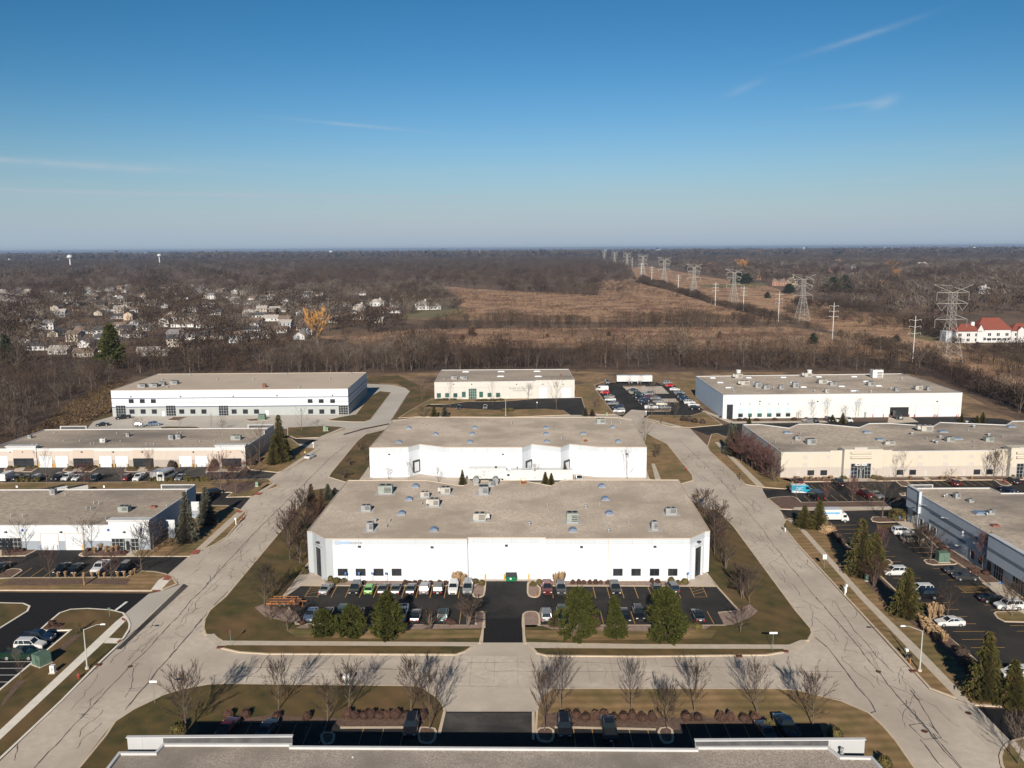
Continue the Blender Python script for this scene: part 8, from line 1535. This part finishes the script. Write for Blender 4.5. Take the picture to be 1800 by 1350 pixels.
def bighouse(x, y, L, D, H, rz, wm, rm, label, z=0, name='house', wings=()):
    g = G(x, y); r = empty(name, (*g, 0), rz, label, 'house', 'large houses beyond the park'); b = MB(); rf = MB(); wn = MB()
    for ox, oy, l, d, h, rh in ((0, 0, L, D, H, D * .36),) + tuple(wings):
        b.box(ox, oy, 0, l, d, h); e = .5; q = [(ox - l / 2 - e, oy - d / 2 - e), (ox + l / 2 + e, oy - d / 2 - e), (ox + l / 2 + e, oy + d / 2 + e), (ox - l / 2 - e, oy + d / 2 + e)]; k = min(l, d) / 2
        rid = [(ox - l / 2 + k, oy), (ox + l / 2 - k, oy)] if l >= d else [(ox, oy - d / 2 + k), (ox, oy + d / 2 - k)]
        v = [(a, c, h - .1) for a, c in q] + [(a, c, h + rh) for a, c in rid]
        rf.add(v, [(0, 1, 5, 4), (1, 2, 5), (2, 3, 4, 5), (3, 0, 4), (3, 2, 1, 0)] if l >= d else [(0, 1, 4), (1, 2, 5, 4), (2, 3, 5), (3, 0, 4, 5), (3, 2, 1, 0)])
        for f in range(int(h / 3)):
            for k2 in range(max(1, int(l / 3.4))): wn = MB(); wn.box(ox - l / 2 + (k2 + .5) * l / max(1, int(l / 3.4)), oy - d / 2 - .03, 1.0 + 3.0 * f, 1.3, .08, 1.5); wn.build('window', M_glass, r)
    b.build('wall', wm, r); rf.build('roof', rm, r); b = MB(); b.box(L * .2, 0, H + 1, 1.4, 1.2, D * .36 + .6); b.build('chimney', wm, r); return r
M_tile = mat('roof_red_tile', (0.20, 0.055, 0.036), (0.155, 0.042, 0.028), 1.5, .85)
def red_house():
    x0, y0 = 1680, 601; s = scl(1740, y0); g = G(1740, y0 + 1.5); k = 1.0 / s; r = empty('red_roofed_house', (*g, 0), 0, 'large white house with red hipped roof and balconies at the right edge', 'house')
    b = MB(); rf = MB(); wn = MB(); fr = MB()
    secs = [(-60, -17, 9.5, 11, 4.5), (-22, 38, 10.5, 13, 7.5), (38, 110, 9.5, 11, 4.5)]    # px from centre
    for i, (a, c, h, d, rh) in enumerate(secs):
        xa, xc = a * k, c * k; oy = (0, 1.5, 1.0)[i] + d / 2; L = xc - xa; h = h * .82
        b.box((xa + xc) / 2, oy, 0, L, d, h); e = .6; q = [(xa - e, oy - d / 2 - e), (xc + e, oy - d / 2 - e), (xc + e, oy + d / 2 + e), (xa - e, oy + d / 2 + e)]; kk = d / 2
        v = [(p, t, h - .1) for p, t in q] + [(xa + kk, oy, h + rh), (xc - kk * (.8 if i < 2 else 0), oy, h + rh)]; rf.add(v, [(0, 1, 5, 4), (1, 2, 5), (2, 3, 4, 5), (3, 0, 4), (3, 2, 1, 0)])
        n = 3 if i == 0 else 4
        for f in range(2):
            for t in range(n):
                cx = xa + L * (.16 + .68 * t / max(1, n - 1)) if i == 0 else xa + L * (.12 + .76 * t / (n - 1)); y = oy - d / 2 - .04; wn = MB(); wn.box(cx, y, 1.0 + f * 3.4, 2.0, .08, 1.9, m=0); wn.box(cx, y - .02, 1.0 + f * 3.4, .12, .1, 1.9, m=1); wn.build('window', [M_glass, M_trim], r)
    # gabled bay between the wings, dormer on the right wing, chimney
    xg = -18 * k; b.box(xg, 1.2, 0, 4.2, 3.0, 8.2); b.add([(xg - 2.1, -.3, 8.2), (xg + 2.1, -.3, 8.2), (xg, -.3, 12.0)], [(0, 1, 2)]); rf.add([(xg - 2.5, -.5, 7.7), (xg, -.5, 12.2), (xg, 6, 12.2), (xg - 2.5, 6, 7.7), (xg + 2.5, -.5, 7.7), (xg + 2.5, 6, 7.7)], [(0, 1, 2, 3), (1, 4, 5, 2)])
    xd = 53 * k; b.box(xd, .4, 0, 4.6, 1.4, 8.2); b.add([(xd - 2.3, -.32, 8.2), (xd + 2.3, -.32, 8.2), (xd, -.32, 10.4)], [(0, 1, 2)]); rf.add([(xd - 2.7, -.5, 7.9), (xd, -.5, 10.6), (xd, 5, 10.6), (xd - 2.7, 5, 7.9), (xd + 2.7, -.5, 7.9), (xd + 2.7, 5, 7.9)], [(0, 1, 2, 3), (1, 4, 5, 2)])
    b.build('wall', HW[0], r); rf.build('roof', M_tile, r); 
    b = MB(); b.box(-26 * k, 5.0, 7.5, 2.0, 1.6, 6); b.build('chimney', M_trim, r)
    b = MB(); b.box(12 * k, -1.0, 3.4, 18, 3.4, .25); b.box(6 * k, -2.6, .8, 24, 3, .3)
    for t in range(6): b.box(12 * k - 8.5 + t * 3.4, -2.4, 0, .3, .3, 3.4)
    for t in range(18): b.box(6 * k - 11.5 + t * 1.35, -4.0, 1.1, .1, .1, 1.0)
    b.box(6 * k, -4.0, 2.05, 24, .12, .12); b.build('terrace', M_trim, r)
    b = MB(); b.box(-68 * k, 7, 0, 4.0, 8, 7.4); b.build('shaded_annex', HW[2], r)
red_house()
bighouse(1374, 502, 16, 12, 6.5, .1, HW[4], HR[1], 'brick house with pale gables beyond the second pylon', wings=((-14, -2, 10, 10, 7.5, 5),)); bighouse(1390, 500, 18, 14, 7, .0, HW[3], HR[1], 'wide brown house right of the brick gables')
bighouse(1332, 492, 9, 9, 7.5, 0, HW[4], HR[1], 'small brick house in trees left of the third pylon'); bighouse(1222, 468, 34, 14, 8, 0, HW[4], HR[1], 'long brick mansion with white gables near the far pylons', wings=((-22, -3, 10, 10, 9, 6), (20, -3, 10, 10, 9, 6)))
bighouse(1336, 463, 20, 12, 7, 0, HW[2], HR[2], 'white-gabled house far behind the second pylon'); bighouse(1375, 466, 14, 10, 7, 0, HW[3], HR[1], 'tan house far behind the third pylon'); bighouse(1472, 462, 30, 14, 8, 0, HW[4], HR[1], 'pale brick mansion in the far woods'); bighouse(1499, 473, 14, 10, 8, 0, HW[0], HR[2], 'white gabled house in the woods right of the golden willow'); bighouse(1458, 478, 12, 10, 7, 0, HW[4], HR[1], 'brick gable house in the woods above the third pylon')
bighouse(1620, 468, 36, 14, 8, 0, HW[3], HR[3], 'large tan villa in the far right woods'); bighouse(1727, 516, 16, 10, 7, 0, HW[2], HR[3], 'grey house hidden in the right woods'); bighouse(1708, 465, 14, 10, 7, 0, HW[4], HR[1], 'small brick house in the far right woods')
bighouse(743, 544, 15, 9, 6.0, 0, HW[0], HR[3], 'bright white house at the left end of the brown field', wings=((14, 0, 12, 8, 4, 2.4),)); bighouse(664, 538, 16, 9, 5, 0, HW[0], HR[3], 'white house in trees left of the bright white house'); bighouse(632, 547, 14, 9, 4.5, 0, HW[1], HR[3], 'cream house in trees at the end of the suburb')
# ---- lattice pylons ----
M_lat = mat('pylon_steel', (0.34, 0.325, 0.30), rough=.6, metal=.3); M_steel = mat('pole_pale_steel', (0.55, 0.54, 0.52), rough=.6)
def pylon(x, y, ytop, label, t=.16):
    g = G(x, y); H = hgt(x, y, ytop); r = empty('lattice_pylon', (*g, 0), .12, label, 'pylon', 'lattice pylons'); s = H / 42
    def hw(z): return (5.2 * (1 - z / .56) + 1.5 * (z / .56)) * s if z < .56 else (1.5 - .2 * (z - .56)) * s
    b = MB(); Z = [0, .10, .2, .3, .4, .48, .56, .63, .7, .77, .84, .90]; c4 = ((-1, -1), (1, -1), (1, 1), (-1, 1))
    for i in range(len(Z) - 1):
        a, c = hw(Z[i]), hw(Z[i + 1]); za, zc = Z[i] * H, Z[i + 1] * H
        for k in range(4):
            p, q = c4[k], c4[(k + 1) % 4]; b.tube((p[0] * a, p[1] * a, za), (p[0] * c, p[1] * c, zc), t, t, 4, cap=False); b.tube((p[0] * a, p[1] * a, za), (q[0] * c, q[1] * c, zc), t * .55, t * .55, 3, cap=False); b.tube((q[0] * a, q[1] * a, za), (p[0] * c, p[1] * c, zc), t * .55, t * .55, 3, cap=False)
            if i in (0, 1, 3, 5, 7, 9): b.tube((p[0] * c, p[1] * c, zc), (q[0] * c, q[1] * c, zc), t * .6, t * .6, 3, cap=False)
    b.build('tower_frame', M_lat, r)
    for z, L, kind in ((.56, 9.2, 0), (.76, 9.0, 1), (.90, 9.2, 2)):
        b = MB(); w = hw(z); zz = z * H
        for sy in (-1, 1):
            b.tube((-L * s, 0, zz), (0, sy * w, zz), t * .8, t * .8, 4, cap=False); b.tube((L * s, 0, zz), (0, sy * w, zz), t * .8, t * .8, 4, cap=False)
            for sx in (-1, 1): b.tube((sx * L * s, 0, zz), (sx * w, sy * w, zz + 2.6 * s), t * .6, t * .6, 3, cap=False)
        for sx in (-1, 1):
            if kind in (0, 2): b.tube((sx * L * s, 0, zz), (sx * L * s, 0, zz - 4.4 * s), t * .9, t * .9, 4)
            else: b.tube((sx * L * s, 0, zz), (sx * L * .66 * s, 0, zz - 3.8 * s), t * .8, t * .8, 4); b.tube((sx * L * .34 * s, 0, zz), (sx * L * .66 * s, 0, zz - 3.8 * s), t * .8, t * .8, 4)
            if kind == 2: b.tube((sx * 1.0 * s, 0, zz + .2), (sx * 11.3 * s, 0, H), t * 1.2, t, 4); b.tube((sx * 1.2 * s, 0, H * .985), (sx * 11.3 * s, 0, H), t * .6, t * .6, 3)
        b.build('crossarm', M_lat, r)
for k, (x, y, t) in enumerate(((1666, 638, 500), (1409.5, 565, 482.5), (1289, 535, 473), (1219, 519, 464), (1167, 500, 452.5), (1129.5, 485, 447.5), (1102, 474, 444), (1080, 466, 442.5), (1062, 460, 441.5))): pylon(x, y, t, 'grey lattice power pylon, %s from the right' % ORD[k], .125 + .036 * k)
def monopole(x, y, ytop, label, k, t=.3, arms=3):
    g = G(x, y); H = hgt(x, y, ytop); r = empty('power_pole', (*g, 0), 0, label, 'power pole', 'pale steel power poles'); b = MB(); b.tube((0, 0, 0), (0, 0, H), t * 1.3, t * .7, 6); b.build('pole', M_steel, r)
    for z in (.62, .76, .90)[:arms]:
        b = MB(); L = 3.0 * H / 24
        for s in (-1, 1): b.tube((0, 0, z * H), (s * L, 0, z * H + .6), t * .45, t * .35, 4); b.tube((s * L, 0, z * H + .6), (s * L, 0, z * H - .5), t * .3, t * .3, 4)
        b.build('crossarm', M_steel, r)
for k, (x, y, t) in enumerate(((1604, 638, 555), (1463, 597.5, 532), (1368, 565.5, 513), (1306.5, 546, 502.5), (1257, 537, 496), (1192, 511, 482), (1145.5, 498, 467.5), (1127, 489, 462), (1111, 472, 452))): monopole(x, y, t, 'pale steel power pole with three crossarms, %s from the right' % ORD[k], k, .2 + .035 * k)
def woodpole(x, y, ytop, label):
    g = G(x, y); H = hgt(x, y, ytop); r = empty('wooden_pole', (*g, 0), 0, label, 'utility pole', 'wooden utility poles'); b = MB(); b.tube((0, 0, 0), (0, 0, H), .22, .16, 6); b.build('pole', M_twigp, r); b = MB(); b.box(0, 0, H - .6, 3.2, .2, .2); b.build('crossarm', M_twigp, r)
for k, (x, y, t) in enumerate(((1672, 662, 634), (1574.5, 638, 613), (1497.5, 620, 597), (1436, 592, 576), (1384, 582, 562), (1340, 562, 549), (1250, 540, 523))): woodpole(x, y, t, 'short wooden utility pole in the corridor, %s from the right' % ORD[k])
# ---- water towers, far buildings ----
M_wt = mat('water_tower_white', (0.52, 0.53, 0.54), rough=.5)
def water_tower(x, ytop, wpx, D, label, ped=True):
    v = 20; a = ray(x, ytop); t = D / a[1]; p = (a[0] * t, D); H = HC + a[2] * t; R_ = wpx / 2 * D / FPX; r = empty('water_tower', (*p, 0), 0, label, 'water tower', 'water towers on the horizon'); b = MB(); N_ = 14; ring = []
    for j in range(9):
        th = -math.pi / 2 + math.pi * j / 8; ring.append((R_ * math.cos(th) + .01, H - R_ * .75 + R_ * .75 * math.sin(th)))
    for j in range(8): b.tube((0, 0, ring[j][1]), (0, 0, ring[j + 1][1]), ring[j][0], ring[j + 1][0], N_, cap=False)
    b.build('tank', M_wt, r, smooth=True); b = MB(); b.tube((0, 0, 0), (0, 0, H - R_), R_ * .28, R_ * .22, 10); b.build('pedestal', M_wt, r)
for x, yt, w, D, lab in ((122, 447.7, 9.5, 3100, 'large white round water tower on the left horizon'), (279.5, 446.2, 7, 3800, 'white water tower on the horizon, second from the left'), (16, 454.5, 4.5, 5200, 'small white water tower at the left frame edge'), (581.5, 440.5, 6, 9000, 'tiny pale water tower on the horizon above the forest'), (843, 440.5, 3.5, 8000, 'tiny white water tower on the horizon left of centre'), (1048, 438.3, 4, 9500, 'tiny white water tower on the horizon above the pylons, left one'), (1117.5, 439, 3.5, 8500, 'tiny white water tower on the horizon above the pylons, right one'), (1413, 434.6, 4, 9500, 'tiny orange-white tower on the right horizon'), (1556, 434.2, 3, 9500, 'tiny white tower on the right horizon'), (1712.5, 433.5, 5.5, 9000, 'white water tower on the far right horizon')): water_tower(x, yt, w, D, lab)
far = [(10, 459, 26), (42, 458, 40), (70, 457.5, 30), (96, 458.2, 22), (232, 446.8, 26), (250, 446.4, 22), (160, 447.6, 30), (60, 449.5, 34), (20, 450, 26), (205, 447, 18), (1160, 440.5, 14), (1060, 441.6, 14), (1340, 440.2, 20), (1500, 439.6, 22), (1560, 438.4, 26), (1620, 438.6, 14), (1330, 441.5, 12)]
for k, (x, y, w) in enumerate(far):
    g = G(x, y); L = w / scl(x, y); h = max(9, 2.2 / scl(x, y)); b = MB(); b.box(0, 0, 0, L, L * .5, h); b.box(L * .3, 0, h, L * .2, L * .2, h * .3); tag(b.build('distant_building', M_domew, loc=(*g, 0)), 'tiny pale building far off by the horizon, %s from the left' % ('number %d' % (sorted(far).index((x, y, w)) + 1)) if False else 'tiny pale low building far off near the horizon, %s of 17 from the left' % (sorted(far).index((x, y, w)) + 1), 'building', 'pale buildings by the horizon')
# ---- haze: closed box round the scene ----
hb = MB(); hb.box(0, 30300, -1, 150000, 61400, 85)
mh = bpy.data.materials.new('haze_air'); mh.use_nodes = True; nt = mh.node_tree; nt.nodes.clear(); o_ = nt.nodes.new('ShaderNodeOutputMaterial'); pv = nt.nodes.new('ShaderNodeVolumePrincipled')
pv.inputs['Color'].default_value = (0.34, 0.46, 0.66, 1); pv.inputs['Density'].default_value = 0.000062; pv.inputs['Anisotropy'].default_value = 0.0; nt.links.new(pv.outputs[0], o_.inputs['Volume'])
if HAZE: tag(hb.build('haze', mh), kind='stuff')
# remove prototypes that were never placed
for k, pr in PROTO.items():
    if k not in used and pr.name in bpy.data.objects:
        for c in kids(pr): bpy.data.objects.remove(c)
        bpy.data.objects.remove(pr)
